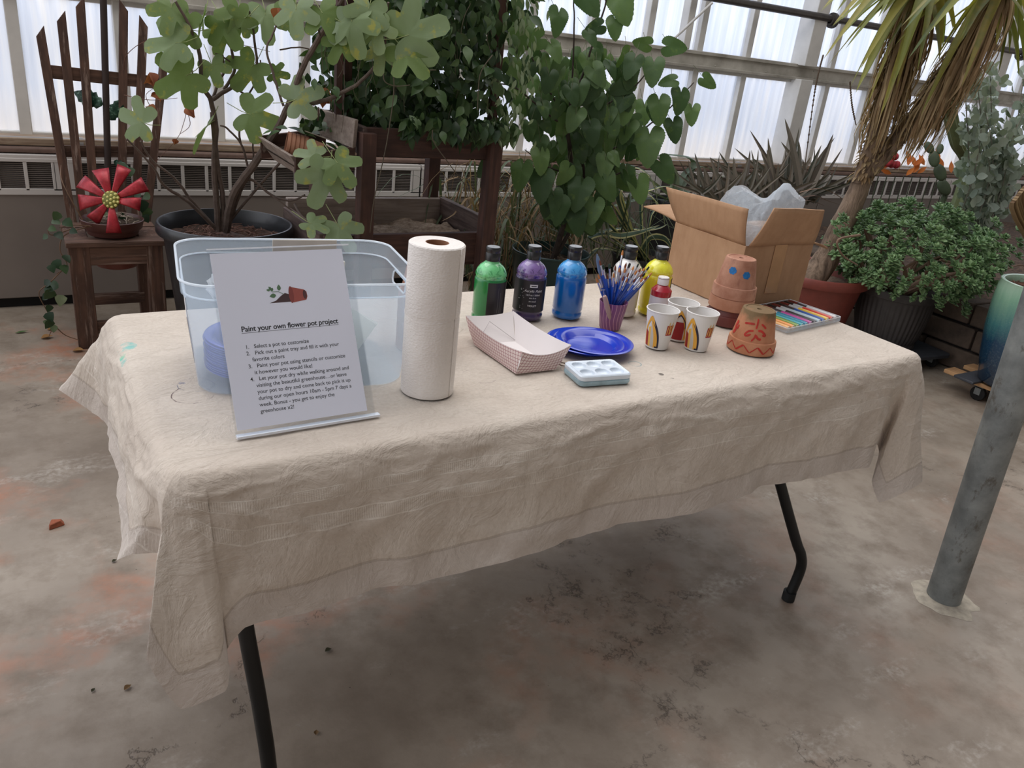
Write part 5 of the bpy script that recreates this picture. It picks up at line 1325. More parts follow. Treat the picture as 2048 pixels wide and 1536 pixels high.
# ivy
IV = leafmat('ivy_leaf', [(26, 44, 30), (44, 66, 42), (70, 92, 58), (150, 160, 130)], .35, .15)
t = thing('ivy', 'trailing ivy with pale flecked leaves hanging down the left of the chair', 'ivy')
stems = [[(200, 455, 2.15), (150, 450, 2.09), (118, 455, 2.07)], [(180, 452, 2.13), (130, 470, 2.07), (120, 500, 2.06), (134, 530, 2.06), (112, 548, 2.06)], [(134, 530, 2.06), (100, 565, 2.06), (78, 585, 2.07), (90, 615, 2.08), (108, 645, 2.09)],
         [(108, 650, 2.1), (130, 670, 2.1), (158, 680, 2.1)], [(165, 440, 2.12), (125, 365, 2.14), (122, 330, 2.3)], [(150, 455, 2.1), (105, 470, 2.06), (95, 460, 2.05)], [(108, 650, 2.1), (98, 672, 2.12)]]
mb = MB()
for st_ in stems: branch(mb, [ay(*q) for q in st_], .0028, .0012, 6, 6)
mb.build('stem', flat('ivy_stem', (110, 84, 64), .7), t)
mb = MB(); spots_ = [(118, 425, 20), (105, 440, 18), (128, 440, 22), (98, 455, 16), (112, 465, 20), (140, 460, 16), (95, 470, 14), (128, 510, 20), (110, 520, 22), (100, 530, 18), (125, 530, 20), (98, 560, 18), (115, 565, 24), (90, 575, 18), (105, 580, 26), (122, 590, 24), (95, 590, 16), (100, 610, 16), (95, 625, 22), (102, 640, 22), (108, 650, 16), (92, 640, 12),
          (285, 400, 26), (296, 415, 24), (280, 385, 18), (300, 390, 18), (288, 430, 18), (250, 430, 16), (190, 430, 14), (200, 440, 16), (215, 425, 14), (240, 325, 24), (262, 335, 20), (274, 440, 16)]
for px, py, sz_ in spots_:
    b_ = ay(px, py, (2.06 if px < 160 else 2.26) + q_.uniform(-.015, .015)); lf(mb, b_, idir(q_.uniform(20, 160)), (CP - b_).normalized() + V((q_.uniform(-.8, .8), q_.uniform(-.3, .3), q_.uniform(-.2, .8))), psz(b_, sz_), psz(b_, sz_) * .95, [.2, .5, .46, .36, .2, 0], .15, .15)
mb.build('foliage', IV, t)

# ---------------- black tub with the fig tree
FC = V((-.330, 1.90, 0)); FR = .258
t = thing('nursery_tub', 'large round black plastic tub holding the fig tree', 'plant pot', (FC.x, FC.y, .13))
M_tub = plastic('black_tub', (34, 36, 40), .38, coat=.25, var=.25)
mb = MB(); mb.lathe([(.001, 0), (.195, 0), (.20, .006), (.238, .385), (.244, .400), (FR + .004, .404), (FR + .008, .412), (FR + .006, .438), (FR + .001, .447), (FR - .006, .447), (FR - .010, .440), (.240, .400), (.230, .330)], 72); mb.build('tub_wall', M_tub, t)
soil(t, .236, .372, soilmat('dark_mulch', (40, 28, 24), (96, 72, 60)), .014, 420, flat('brown_twigs', (104, 74, 62), .85, var=.35, scale=50), 3)
t = thing('plant_dolly', 'low wooden plant dolly under the black tub', 'dolly', (FC.x, FC.y, 0))
for y in (-.14, 0, .14):
    mb = MB(); mb.box((0, y, .112), (.44, .10, .025)); mb.build('board', WdX, t, bevel=.003)
mb = MB(); mb.box((-.16, 0, .085), (.05, .40, .028)); mb.build('crossbar', Wd, t, bevel=.002)
mb = MB(); mb.box((.16, 0, .085), (.05, .40, .028)); mb.build('crossbar', Wd, t, bevel=.002)
def wheel(par, x, y, r=.034, z0=0):
    m = MB(); m.lathe([(.008, -.012), (r * .7, -.012), (r, -.009), (r, .009), (r * .7, .012), (.008, .012)], 20, (x, y, r + z0), Matrix.Rotation(PI / 2, 3, 'Y'))
    w = m.build('wheel', M_black, par); f = MB(); f.box((x - .016, y, r + z0 + .012), (.003, .03, .034)); f.box((x + .016, y, r + z0 + .012), (.003, .03, .034)); f.box((x, y, r * 2 + z0 + .001), (.036, .045, .004)); f.build('fork', M_galv, par)
for x in (-.16, .16):
    for y in (-.15, .15): wheel(t, x, y)
ft = thing('fig_tree', 'young fig tree with several bare grey stems and big lobed yellow-green leaves', 'tree')
FY = 1.90
def br_(pts, r0, r1, y0=FY, y1=None, mb=None, par=ft, mat=None, jag=.003):
    y1 = y0 if y1 is None else y1; n = len(pts); P = [ay(px, py, y0 + (y1 - y0) * i / (n - 1)) for i, (px, py) in enumerate(pts)]
    branch(mb, P, r0, r1, 5, 8, jag); return P
mb = MB()
br_([(437, 462), (434, 420), (428, 326), (432, 260), (422, 202), (405, 169), (397, 98), (380, 55), (352, 4)], .0135, .0045, 1.90, 1.82, mb)
br_([(445, 460), (446, 400), (434, 320), (424, 225)], .011, .008, 1.90, 1.87, mb)
br_([(452, 462), (466, 391), (510, 326), (553, 260), (576, 212), (608, 130), (641, 72), (673, 20), (690, -12)], .018, .0065, 1.90, 1.40, mb)
br_([(576, 210), (615, 208), (663, 195), (722, 163), (755, 124), (768, 96), (772, 50), (776, 5)], .0085, .004, 1.63, 1.38, mb)
br_([(434, 460), (377, 404), (328, 371), (305, 332), (253, 277)], .008, .003, 1.90, 1.74, mb)
br_([(430, 456), (380, 397), (347, 355), (302, 319), (281, 282)], .007, .003, 1.90, 1.80, mb)
br_([(462, 440), (478, 392), (500, 358), (543, 391), (582, 401), (610, 390)], .007, .0035, 1.88, 1.70, mb)
br_([(461, 440), (533, 355), (582, 303), (631, 248), (637, 215)], .006, .003, 1.88, 1.50, mb)
br_([(500, 358), (494, 326), (481, 287), (455, 258), (440, 252)], .005, .003, 1.82, 1.80, mb)
br_([(481, 287), (478, 262), (479, 238), (485, 228)], .0045, .0025, 1.81, 1.80, mb)
br_([(508, 332), (505, 287), (500, 254)], .004, .0025, 1.85, 1.84, mb)
br_([(421, 202), (445, 186), (468, 173), (495, 158), (512, 137), (514, 124), (507, 65), (499, 22)], .0085, .0035, 1.89, 1.82, mb)
br_([(448, 180), (466, 150), (468, 130), (461, 88), (456, 49), (453, 5)], .0065, .004, 1.89, 1.86, mb)
br_([(424, 200), (440, 158), (448, 140), (442, 81), (445, 60)], .006, .0035, 1.90, 1.92, mb)
br_([(567, 212), (556, 180), (546, 147), (533, 98), (545, 70), (560, 33), (561, 20)], .005, .003, 1.64, 1.70, mb)
br_([(468, 173), (494, 189), (510, 165), (523, 140), (520, 120)], .004, .0025, 1.88, 1.84, mb)
br_([(404, 172), (388, 158), (384, 140), (380, 130)], .004, .0025, 1.88, 1.86, mb)
br_([(640, 72), (632, 40), (622, 15), (615, 5)], .004, .0025, 1.47, 1.46, mb)
br_([(560, 100), (600, 95), (640, 105), (690, 130)], .003, .002, 1.84, 1.8, mb)
br_([(590, 408), (598, 425), (612, 440), (640, 450), (668, 452)], .005, .0025, 1.70, 1.46, mb)
br_([(544, 392), (572, 412), (594, 430)], .003, .002, 1.75, 1.7, mb)
br_([(468, 130), (455, 120), (440, 110), (430, 108)], .0035, .002, 1.88, 1.86, mb)
mb.build('stems', BARK, ft)
FIG = leafmat('fig_leaf', [(92, 116, 62), (112, 134, 76), (130, 150, 104), (146, 164, 130), (124, 138, 62)], .5, .36, spots=((192, 182, 72), 16, .58, .6))
mb = MB(); mp = MB()
figs = [(345, 0, 100, 78, 1.84), (412, 20, 112, 62, 1.84), (440, 30, 60, 84, 1.86), (480, 8, 100, 78, 1.84), (528, 12, 80, 80, 1.83), (395, 62, 190, 82, 1.82), (372, 84, 175, 96, 1.80), (392, 140, 150, 104, 1.80),
        (420, 120, 70, 62, 1.85), (515, 120, 130, 84, 1.84), (452, 52, 110, 66, 1.88), (300, 250, 200, 82, 1.72), (424, 240, 128, 84, 1.84), (482, 222, 20, 92, 1.78), (575, 205, -20, 84, 1.60), (592, 0, 90, 84, 1.48), (635, 10, 60, 86, 1.46),
        (700, 22, 80, 98, 1.40), (742, 0, 105, 84, 1.38), (672, 38, 30, 70, 1.42), (748, 40, 80, 76, 1.38), (792, 78, -18, 122, 1.34), (800, 90, 50, 92, 1.34), (765, 88, 100, 66, 1.38), (640, 315, 195, 62, 1.42), (665, 312, 55, 80, 1.40), (660, 332, 112, 100, 1.40),
        (612, 442, 25, 56, 1.46), (670, 440, 60, 80, 1.44), (555, 30, 0, 62, 1.8), (500, 30, 150, 60, 1.8), (690, 72, 120, 66, 1.40), (540, 145, 10, 44, 1.84)]
for i, (px, py, a, sz_, Y) in enumerate(figs):
    b_ = ay(px, py, Y); n_ = (CP - b_).normalized() + V((q_.uniform(-.5, .5), q_.uniform(-.2, .2), q_.uniform(-.1, .7)))
    if i in (12, 1): n_ = idir(a + 80) + (CP - b_).normalized() * .35
    polar_leaf(mb, b_, idir(a), n_, psz(b_, sz_) * .90, figr, cup=q_.uniform(.1, .3), wave=q_.uniform(.02, .06), seed=i)
    mb.tube([b_ - idir(a) * psz(b_, 26) + V((0, .03, .01)), b_, b_ + idir(a) * psz(b_, sz_ * .22)], .0014, 5, mi=1)
mb.build('foliage', [FIG, flat('leaf_stalk', (138, 150, 96), .6)], ft)
DRY = leafmat('dry_leaf', [(150, 90, 62), (176, 112, 78), (128, 70, 54)], .7, .25)
mb = MB()
for px, py, sz_, Y in ((300, 145, 26, 2.3), (315, 160, 22, 2.3), (296, 212, 20, 2.3), (372, 215, 24, 2.1), (344, 170, 14, 2.2), (332, 78, 14, 2.2), (316, 185, 18, 2.3), (352, 278, 12, 2.1), (556, 16, 26, 1.8), (640, 180, 34, 1.8), (650, 190, 26, 1.8)):
    b_ = ay(px, py, Y)
    for k in range(2): lf(mb, b_, idir(q_.uniform(30, 150)), V((q_.uniform(-1, 1), -1, q_.uniform(-.6, .6))), psz(b_, sz_), psz(b_, sz_) * .9, OV, .6, .4)
t = thing('dead_vine', 'thin dead vine with curled rust brown leaves hooked on the wooden slat back', 'vine')
mb.build('dry_leaves', DRY, t)
mb = MB()
for P in ([(248, 140, 2.4), (252, 112, 2.35), (285, 85, 2.3), (332, 76, 2.2), (380, 52, 2.0), (470, 85, 1.95), (540, 103, 1.9)], [(330, 105, 2.2), (360, 160, 2.2), (372, 215, 2.1), (366, 250, 2.1), (352, 280, 2.1), (310, 325, 2.2)], [(248, 190, 2.35), (300, 200, 2.3), (355, 196, 2.2)], [(372, 215, 2.1), (380, 250, 2.1), (360, 268, 2.1)], [(300, 212, 2.3), (292, 190, 2.3), (310, 175, 2.3)], [(292, 212, 2.3), (291, 245, 2.3)]):
    branch(mb, [ay(*q) for q in P], .0016, .0009, 6, 5)
mb.build('vine_stem', flat('vine_brown', (120, 86, 72), .8), t)

# ---------------- tiered wooden planter bench
WB = wood('stained_dark_wood', (54, 35, 30), (98, 66, 55)); WBX = wood('stained_dark_wood_x', (54, 36, 31), (100, 68, 57), axis='X'); WBY = wood('stained_dark_wood_y', (60, 44, 40), (120, 102, 94), axis='Y')
WG = wood('greyed_board', (128, 114, 106), (176, 162, 152), axis='X')
pb = thing('planter_bench', 'dark stained wooden raised planter bench with a lower soil tray', 'planter bench')
Y0, Y1 = 1.50, 2.08; X0, X1 = .105, .655; ZT = 1.022
for x, y in ((X0, Y0), (X1, Y0), (X0 + .0, Y1), (X1 + .01, Y1)):
    m = MB(); m.box((x, y, ZT / 2 - .01), (.058, .058, ZT - .02)); m.build('post', WB, pb, bevel=.003)
m = MB(); m.box(((X0 + X1) / 2, Y0 + .02, ZT - .055), (X1 - X0, .025, .105)); m.build('top_rail', WBX, pb, bevel=.003)
m = MB(); m.box(((X0 + X1) / 2, Y1 - .02, ZT - .055), (X1 - X0, .025, .105)); m.build('top_rail', WBX, pb, bevel=.003)
for x in (X0, X1):
    m = MB(); m.box((x, (Y0 + Y1) / 2, ZT - .055), (.025, Y1 - Y0 - .02, .105)); m.build('top_rail', WBY, pb, bevel=.003)
m = MB(); m.box(((X0 + X1) / 2, (Y0 + Y1) / 2, ZT - .10), (X1 - X0 - .03, Y1 - Y0 - .05, .02)); m.build('upper_floor', WBX, pb)
XL = -.045; ZL = .60
m = MB(); m.box(((XL + X1 + .06) / 2, Y0 + .046, ZL - .06), (X1 + .06 - XL, .03, .13)); m.build('tray_side', WBX, pb, bevel=.003)
m = MB(); m.box(((XL + X1 + .06) / 2, Y1 - .046, ZL - .035), (X1 + .06 - XL, .03, .17)); m.build('tray_side', WG, pb, bevel=.003)
m = MB(); m.box((XL, (Y0 + Y1) / 2, ZL - .05), (.03, Y1 - Y0 - .09, .12)); m.build('tray_side', WBY, pb, bevel=.003)
m = MB(); m.box((X1 + .05, (Y0 + Y1) / 2, ZL - .02), (.03, Y1 - Y0 - .09, .15)); m.build('tray_side', WBY, pb, bevel=.003)
m = MB(); m.box(((XL + X1 + .06) / 2, (Y0 + Y1) / 2, ZL - .13), (X1 + .05 - XL, Y1 - Y0 - .1, .02)); m.build('tray_floor', WBX, pb)
m = MB(); m.grid(lambda a, b: V((XL + .02 + (X1 - XL) * a, Y0 + .06 + (Y1 - Y0 - .12) * b, ZL - .055 + .03 * fbm((a * 6, b * 5, 2), 1) + .03 * max(0, a - .8))), 40, 24)
o = m.build('tray_soil', soilmat('sandy_soil', (120, 98, 80), (186, 166, 146), 40), pb); o['kind'] = 'stuff'
m = MB(); m.grid(lambda a, b: V((X0 + (X1 - X0) * a, Y0 + .04 + (Y1 - Y0 - .08) * b, ZT - .05 + .03 * fbm((a * 6, b * 5, 5), 1))), 20, 16); o = m.build('upper_soil', MATS['potting_soil'], pb); o['kind'] = 'stuff'
# uprights of the trellis behind/inside the bush
tl = thing('trellis_frame', 'dark wooden uprights rising from the planter bench into the bush', 'trellis')
for (a, b, Y, w_) in (((676, 225), (676, 60), 1.60, .024), ((693, 225), (693, 60), 1.66, .028), ((983, 250), (992, -20), 1.55, .032), ((678, 110), (668, -60), 1.64, .026)):
    m = MB(); A_, B_ = ay(*a, Y), ay(*b, Y); A_.z = ZT - .06; B_.z = 1.95; B_.x = A_.x; m.beam(A_, B_, w_, w_, (0, 1, 0)); m.build('upright', WB, tl, bevel=.002)
# tilted side tray with nested clay pots
st2 = thing('side_planter', 'grey wooden stepped side tray fixed at an angle to the left of the planter bench', 'planter')
A = [ay(620, 213, 1.72), ay(710, 240, 1.50), ay(705, 297, 1.50), ay(623, 262, 1.72)]
m = MB(); n_ = (A[1] - A[0]).cross(A[3] - A[0]).normalized() * .018; m.hexa([A[3], A[2], A[1], A[0]] + [p + n_ for p in (A[3], A[2], A[1], A[0])]); m.build('tall_panel', WG, st2, bevel=.002)
Q = [ay(522, 272, 1.74), ay(588, 312, 1.52), ay(708, 292, 1.52), ay(640, 258, 1.74)]     # rim of the low tray
dn = V((0, 0, -.085))
def plank(name, a, b, h=.085, th=.016, mat=WG, lean=V((0, 0, 0))):
    a, b = V(a), V(b); m = MB(); n_ = (b - a).cross(V((0, 0, 1))).normalized() * th
    m.hexa([a + V((0, 0, -h)) + lean, b + V((0, 0, -h)) + lean, b + V((0, 0, -h)) + n_ + lean, a + V((0, 0, -h)) + n_ + lean, a, b, b + n_, a + n_]); return m.build(name, mat, st2, bevel=.002)
ln_ = V((.06, .02, 0))
plank('tray_side', Q[0], Q[1], lean=ln_); plank('tray_side', Q[1], Q[2], mat=WBX); plank('tray_side', Q[3], Q[0], mat=WBX)
m = MB(); m.add([q + V((0, 0, -.08)) + (ln_ if i < 2 else V((0, 0, 0))) for i, q in enumerate(Q)], [(0, 1, 2, 3)]); m.build('tray_floor', WBX, st2, solid=.01)
m = MB(); cpt_ = (Q[0] + Q[1] + Q[2] + Q[3]) / 4
m.add([cpt_ + (q - cpt_) * .93 + V((0, 0, -.045)) for q in Q], [(0, 1, 2, 3)]); o = m.build('tray_soil', MATS['potting_soil'], st2); o['kind'] = 'stuff'
base_ = ay(572, 292, 1.62); axd = (ay(622, 305, 1.60) - base_).normalized()
cl_pot = None
for k in range(5):
    m = MB(); R = .050
    MX = axd.to_track_quat('Z', 'Y').to_matrix()
    m.lathe([(R - .006, 0), (R, 0), (R, .011), (R - .003, .013), (R - .010, .07), (R - .016, .07), (R - .006, .012), (R - .006, 0)], 32, (0, 0, 0), MX)
    o = m.build('clay_pot', M_tc); o.location = base_ + axd * (.0155 * k) + V((0, 0, .004)); o['label'] = ('frontmost' if k == 0 else ['', 'second', 'third', 'fourth', 'innermost'][k]) + ' of the nested clay pots lying on their side in the tilted tray'
    o['category'] = 'flower pot'; o['group'] = 'nested clay pots in the tilted tray'
HOY = leafmat('waxy_green_leaf', [(30, 48, 30), (42, 64, 38), (58, 82, 48), (78, 102, 62), (110, 134, 92)], .32, .2)
t = thing('small_tray_plant', 'small trailing green plant growing in the tilted side tray', 'plant')
m = MB()
for (px, py, a, L) in ((560, 262, 170, 34), (590, 258, 10, 44), (610, 262, -20, 40), (640, 268, 200, 50), (650, 285, 20, 36), (668, 272, 60, 26), (628, 300, 160, 36), (645, 300, 10, 40), (600, 262, 210, 30), (575, 258, 200, 30), (660, 265, -60, 26), (672, 285, 30, 22), (655, 297, 60, 24), (636, 262, -30, 30), (545, 262, 175, 26)):
    b_ = ay(px, py, 1.62 + q_.uniform(-.04, .04)); lf(m, b_, idir(a), V((q_.uniform(-.5, .5), -.6, 1)), psz(b_, L), psz(b_, L) * .42, OV, .2, .3)
m.build('foliage', HOY, t)
# the bush
hb = thing('climbing_bush', 'dense dark green bush of small pointed leaves growing out of the planter bench', 'bush')
m = MB(); q2 = random.Random(21)
def bushleaf(m, b_, L, down=.7, wr=.55):
    tip = V((q2.uniform(-1, 1), q2.uniform(-1, .4), -down + q2.uniform(-.7, .5))); n_ = V((q2.uniform(-.9, .9), -1, q2.uniform(-.3, 1.1)))
    if tip.normalized().cross(n_.normalized()).length < .2: n_ = V((1, 0, .3))
    lf(m, b_, tip, n_, L, L * wr, OV, .22, .25)
cnt = 0
while cnt < 2900:
    x = q2.uniform(.06, .80); y = q2.uniform(1.44, 2.1); z = q2.uniform(1.0, 1.75)
    # the mass: leans to the right as it rises
    cx = .40 + .02 * (z - 1) + .03 * math.sin(z * 9); w_ = .30 if z > 1.1 else .26
    if abs(x - cx) > w_ * (1 + .25 * noise.noise(V((x * 5, y * 5, z * 6)))): continue
    if z < 1.06 and x < .22: continue
    bushleaf(m, V((x, y, z)), q2.uniform(.045, .078)); cnt += 1
for k in range(150):            # overhanging the front rail
    x = q2.uniform(.24, .72); z = 1.06 - abs(q2.gauss(0, .035)); bushleaf(m, V((x, q2.uniform(1.42, 1.49), z + .02)), q2.uniform(.045, .07), 1.2)
for k in range(150):            # sparse shoots at the left
    px = q2.uniform(596, 700); py = q2.uniform(60, 250) ; b_ = ay(px, py, q2.uniform(1.55, 1.75))
    if noise.noise(V((px * .025, py * .02, 3))) < -.05: continue
    bushleaf(m, b_, q2.uniform(.035, .06))
m.build('foliage', HOY, hb)
PAL = leafmat('pale_green_leaf', [(88, 108, 78), (120, 138, 106), (150, 164, 134), (70, 92, 60)], .4, .3)
m = MB()
for k in range(210):            # paler strands on the right
    x = .70 + q2.gauss(0, .045); z = q2.uniform(1.0, 1.75); bushleaf(m, V((x, q2.uniform(1.40, 1.5), z)), q2.uniform(.03, .05), 1.5, .35)
m.build('pale_foliage', PAL, hb)
m = MB()
for k in range(26):
    px = q2.uniform(640, 1000); P = []; py = q2.uniform(0, 60); Y = q2.uniform(1.42, 1.6)
    for j in range(6): P.append(ay(px, py, Y)); py += q2.uniform(18, 52); px += q2.uniform(-14, 14)
    branch(m, P, .0014, .0009, 4, 5)
for P in ([(770, 125, 1.42), (768, 160, 1.4), (790, 172, 1.4), (820, 170, 1.4)], [(838, 140, 1.4), (872, 140, 1.4)], [(775, 95, 1.4), (788, 170, 1.4), (776, 270, 1.42), (762, 340, 1.43), (748, 400, 1.43), (740, 465, 1.44)], [(660, 280, 1.4), (610, 262, 1.5)], [(985, 110, 1.4), (960, 150, 1.4), (955, 220, 1.4)], [(865, 260, 1.42), (868, 285, 1.42), (900, 330, 1.43), (930, 370, 1.5)]):
    branch(m, [ay(*q) for q in P], .0022, .0016, 6, 6)
m.build('vine_stems', flat('vine_stem_dull', (92, 84, 70), .75, var=.25), hb)

# ---------------- green pot with the heart-leaved tree
GC = V((1.175, 1.74, 0)); t = thing('green_pot', 'dark green plastic pot behind the paint bottles holding the heart leaved tree', 'plant pot', (GC.x, GC.y, .02))
mb = MB(); mb.lathe([(.001, 0), (.145, 0), (.15, .006), (.188, .42), (.192, .428), (.194, .43), (.194, .436), (.188, .438), (.184, .434), (.172, .34)], 64); mb.build('pot_wall', plastic('dark_green_pot', (28, 54, 52), .35, coat=.25), t)
soil(t, .178, .375, MATS['potting_soil'], .01, 40, flat('pale_twigs', (150, 130, 110), .8))
mb = MB(); mb.lathe([(.001, 0), (.17, 0), (.185, .018), (.182, .019), (.166, .004), (.001, .004)], 48); o = mb.build('plant_saucer', plastic('dark_saucer', (40, 42, 42), .5)); o.location = (GC.x, GC.y, .001); tag(o, 'dark round saucer under the dark green pot', 'saucer')
ht = thing('hibiscus_tree', 'leafy small tree with toothed heart shaped leaves in the dark green pot', 'tree')
m = MB(); HY = 1.72
br_([(1106, 520), (1118, 480), (1130, 440), (1140, 389), (1142, 330), (1136, 271), (1134, 237)], .016, .009, 1.74, 1.72, m, mat=None, jag=.004)
br_([(1112, 510), (1135, 470), (1160, 400), (1168, 350), (1160, 300)], .011, .008, 1.74, 1.70, m)
br_([(1134, 240), (1143, 210), (1165, 150), (1185, 90), (1210, 13), (1212, -10)], .007, .003, 1.72, 1.66, m)
br_([(1136, 250), (1175, 235), (1220, 205), (1262, 180), (1302, 135)], .006, .003, 1.72, 1.62, m)
br_([(1150, 330), (1210, 305), (1262, 280), (1298, 250), (1340, 215), (1388, 165)], .006, .0025, 1.72, 1.6, m)
br_([(1134, 240), (1100, 185), (1070, 130), (1050, 80)], .005, .0025, 1.72, 1.64, m)
br_([(1136, 260), (1080, 215), (1030, 175), (990, 168), (965, 180)], .005, .002, 1.72, 1.6, m)
br_([(1137, 240), (1146, 130), (1148, 50), (1147, -5)], .005, .0025, 1.72, 1.68, m)
br_([(1140, 350), (1090, 330), (1050, 300)], .005, .002, 1.72, 1.6, m)
br_([(1158, 380), (1230, 350), (1290, 330), (1330, 350)], .004, .002, 1.70, 1.6, m)
br_([(1040, 80), (1022, 10), (1030, -5)], .004, .002, 1.64, 1.64, m)
m.build('stems', DBARK, ht)
def toothed(n=13):
    o_ = []
    for i in range(n):
        t_ = i / (n - 1); w = .20 + 1.35 * t_ if t_ < .22 else .52 * (1 - ((t_ - .22) / .78) ** 1.6)
        o_.append(max(0, w + (.018 if i % 2 else -.018) * (t_ > .1)))
    o_[-1] = 0; return o_
TOO = toothed()
HIB = leafmat('heart_leaf', [(46, 68, 40), (60, 84, 50), (76, 102, 60), (96, 122, 70), (72, 94, 68)], .42, .27, spots=((118, 138, 64), 22, .60, .35))
exp = [(1000, 30, 58, 100, 1.6), (1040, 38, 82, 95, 1.62), (1118, 20, 60, 95, 1.64), (1165, -18, 66, 60, 1.64), (1236, -18, 78, 75, 1.64), (1230, 35, 50, 90, 1.64), (1085, 75, 56, 160, 1.64), (1100, 85, 50, 60, 1.64), (1022, 120, 54, 80, 1.64), (1060, 125, 54, 110, 1.66),
       (1262, 130, 56, 95, 1.62), (1308, 120, 60, 95, 1.62), (1352, 160, 40, 170, 1.6), (1362, 180, 56, 95, 1.6), (1318, 195, 62, 90, 1.6), (1345, 240, 52, 80, 1.6), (1300, 262, 80, 95, 1.6), (1385, 212, 44, 95, 1.6), (1280, 240, 40, 170, 1.62), (1405, 155, 38, 40, 1.6), (1190, 195, 60, 80, 1.65), (1240, 170, 62, 70, 1.64),
       (1080, 300, 56, 85, 1.6), (1045, 330, 60, 100, 1.6), (1085, 345, 70, 95, 1.58), (1180, 245, 54, 80, 1.6), (1250, 190, 66, 90, 1.62), (1275, 355, 60, 80, 1.58), (1318, 320, 60, 60, 1.6), (1165, 360, 72, 105, 1.58), (1205, 350, 64, 70, 1.58), (1120, 395, 64, 95, 1.58), (1150, 420, 60, 80, 1.58), (1190, 400, 56, 100, 1.56), (1300, 90, 40, 190, 1.6), (1330, 92, 52, 5, 1.6), (1260, 165, 50, 150, 1.6),
       (1000, 240, 46, 95, 1.6), (1020, 255, 50, 120, 1.6), (985, 320, 50, 130, 1.58), (1205, 50, 44, 160, 1.64), (1175, 62, 40, 60, 1.66), (1110, 130, 60, 100, 1.66)]
m = MB(); mp = MB()
for (px, py, sz_, a, Y) in exp:
    b_ = ay(px, py, Y); polar_leaf(m, b_, idir(a), (CP - b_).normalized() + V((q2.uniform(-.5, .5), 0, q2.uniform(-.2, .6))), psz(b_, sz_) * .90, heartr, .22, .03, 72, q2.random() * 6); m.tube([b_ + idir(a) * psz(b_, sz_) * .2, b_ + V((q2.uniform(-.03, .03), .05, .05))], .001, 5, mi=1)
k = 0
while k < 175:
    px = q2.gauss(1165, 75); py = q2.uniform(95, 440)
    if py > 330 and abs(px - 1150) > 110 - (py - 330) * .5: continue
    if py < 330 and (px < 1010 + (py < 150) * 50 or px > 1310): continue
    b_ = ay(px, py, q2.uniform(1.58, 1.9)); sz_ = q2.uniform(36, 60)
    td = idir(q2.uniform(50, 130)); polar_leaf(m, b_, td, (CP - b_).normalized() + V((q2.uniform(-.9, .9), 0, q2.uniform(-.3, .9))), psz(b_, sz_) * .86, heartr, .25, .04, 72, q2.random() * 6); m.tube([b_ + td * psz(b_, sz_) * .2, b_ + V((q2.uniform(-.04, .04), .02, .06))], .001, 5, mi=1); k += 1
m.build('foliage', [HIB, flat('leaf_stalk_dark', (86, 92, 60), .6)], ht)

# ---------------- dry grass and strap-leaved plants between the pots
t = thing('dry_grass_clump', 'tangled clump of dried straw coloured grass between the planter bench and the green pot', 'grass')
GRS = leafmat('straw_blade', [(150, 124, 92), (176, 150, 116), (110, 88, 64), (132, 100, 74)], .75, .2); GRN = leafmat('grey_green_blade', [(58, 72, 54), (84, 98, 74), (112, 122, 94), (50, 62, 48)], .5, .2)
for mat, nn, sd in ((GRS, 150, 1), (GRN, 110, 2)):
    m = MB(); q3 = random.Random(sd)
    for k in range(nn):
        b_ = V((q3.uniform(.86, 1.5) if sd == 1 else q3.uniform(.80, 2.0), q3.uniform(1.95, 2.45), .30 + q3.uniform(-.2, .15)))
        d = V((q3.uniform(-1, 1), q3.uniform(-1, .3), 0)).normalized(); L = q3.uniform(.22, .5); up = q3.uniform(.15, .42)
        strap(m, [b_, b_ + d * L * .3 + V((0, 0, up)), b_ + d * L * .7 + V((0, 0, up * q3.uniform(.7, 1.1))), b_ + d * L + V((0, 0, up * q3.uniform(.0, .7)))], q3.uniform(.002, .006) * (1 if sd == 1 else 1.6), n=3)
    m.build('dry_blades' if sd == 1 else 'green_blades', mat, t)
for nm, lb, x, y, R, H in (('nursery_pot', 'black nursery pot in the shade behind the heart leaved tree', 1.25, 2.25, .17, .28), ('nursery_pot', 'black nursery pot holding the variegated agave', 2.02, 2.02, .18, .33), ('nursery_pot', 'dark nursery pot of the grey-green agave close under the window', ay(1346, 405, 2.35).x, 2.35, .14, ay(1346, 405, 2.35).z + .02)):
    t = thing(nm, lb, 'plant pot', (x, y, .001)); potlathe('pot_wall', t, plastic('black_pot', (30, 30, 32), .5, coat=.1), R, R * .8, H); soil(t, R * .93, H - .04, MATS['potting_soil'])
a_, b_ = ay(1405, 405, 2.15).x, 3.17
t = thing('planter_trough', 'long dark grey trough holding the brown aloes behind the cardboard box', 'planter', ((a_ + b_) / 2, 2.14, .001)); w_ = b_ - a_
M_tr = plastic('charcoal_trough', (58, 56, 57), .55, coat=.05, var=.12); mb = MB()
for k_, (c_, d_) in enumerate((((0, -.20, .22), (w_, .02, .44)), ((0, .20, .22), (w_, .02, .44)), ((-w_ / 2, 0, .22), (.02, .42, .44)), ((w_ / 2, 0, .22), (.02, .42, .44)), ((0, 0, .01), (w_, .4, .02)), ((0, -.212, .425), (w_ + .03, .02, .03)), ((0, .212, .425), (w_ + .03, .02, .03)))): mb.box(c_, d_)
mb.build('trough_wall', M_tr, t, bevel=.004)
mb = MB(); mb.grid(lambda a, b: V((-w_ / 2 + w_ * a, -.19 + .38 * b, .40 + .015 * fbm((a * 8, b * 5, 3), 1))), 30, 10); o = mb.build('soil', MATS['potting_soil'], t); o['kind'] = 'stuff'
AG0 = leafmat('agave_cream_margin', [(196, 192, 140), (214, 210, 160)], .45, .2); AG1 = leafmat('agave_green_centre', [(54, 78, 70), (74, 98, 86), (96, 118, 100)], .45, .15)
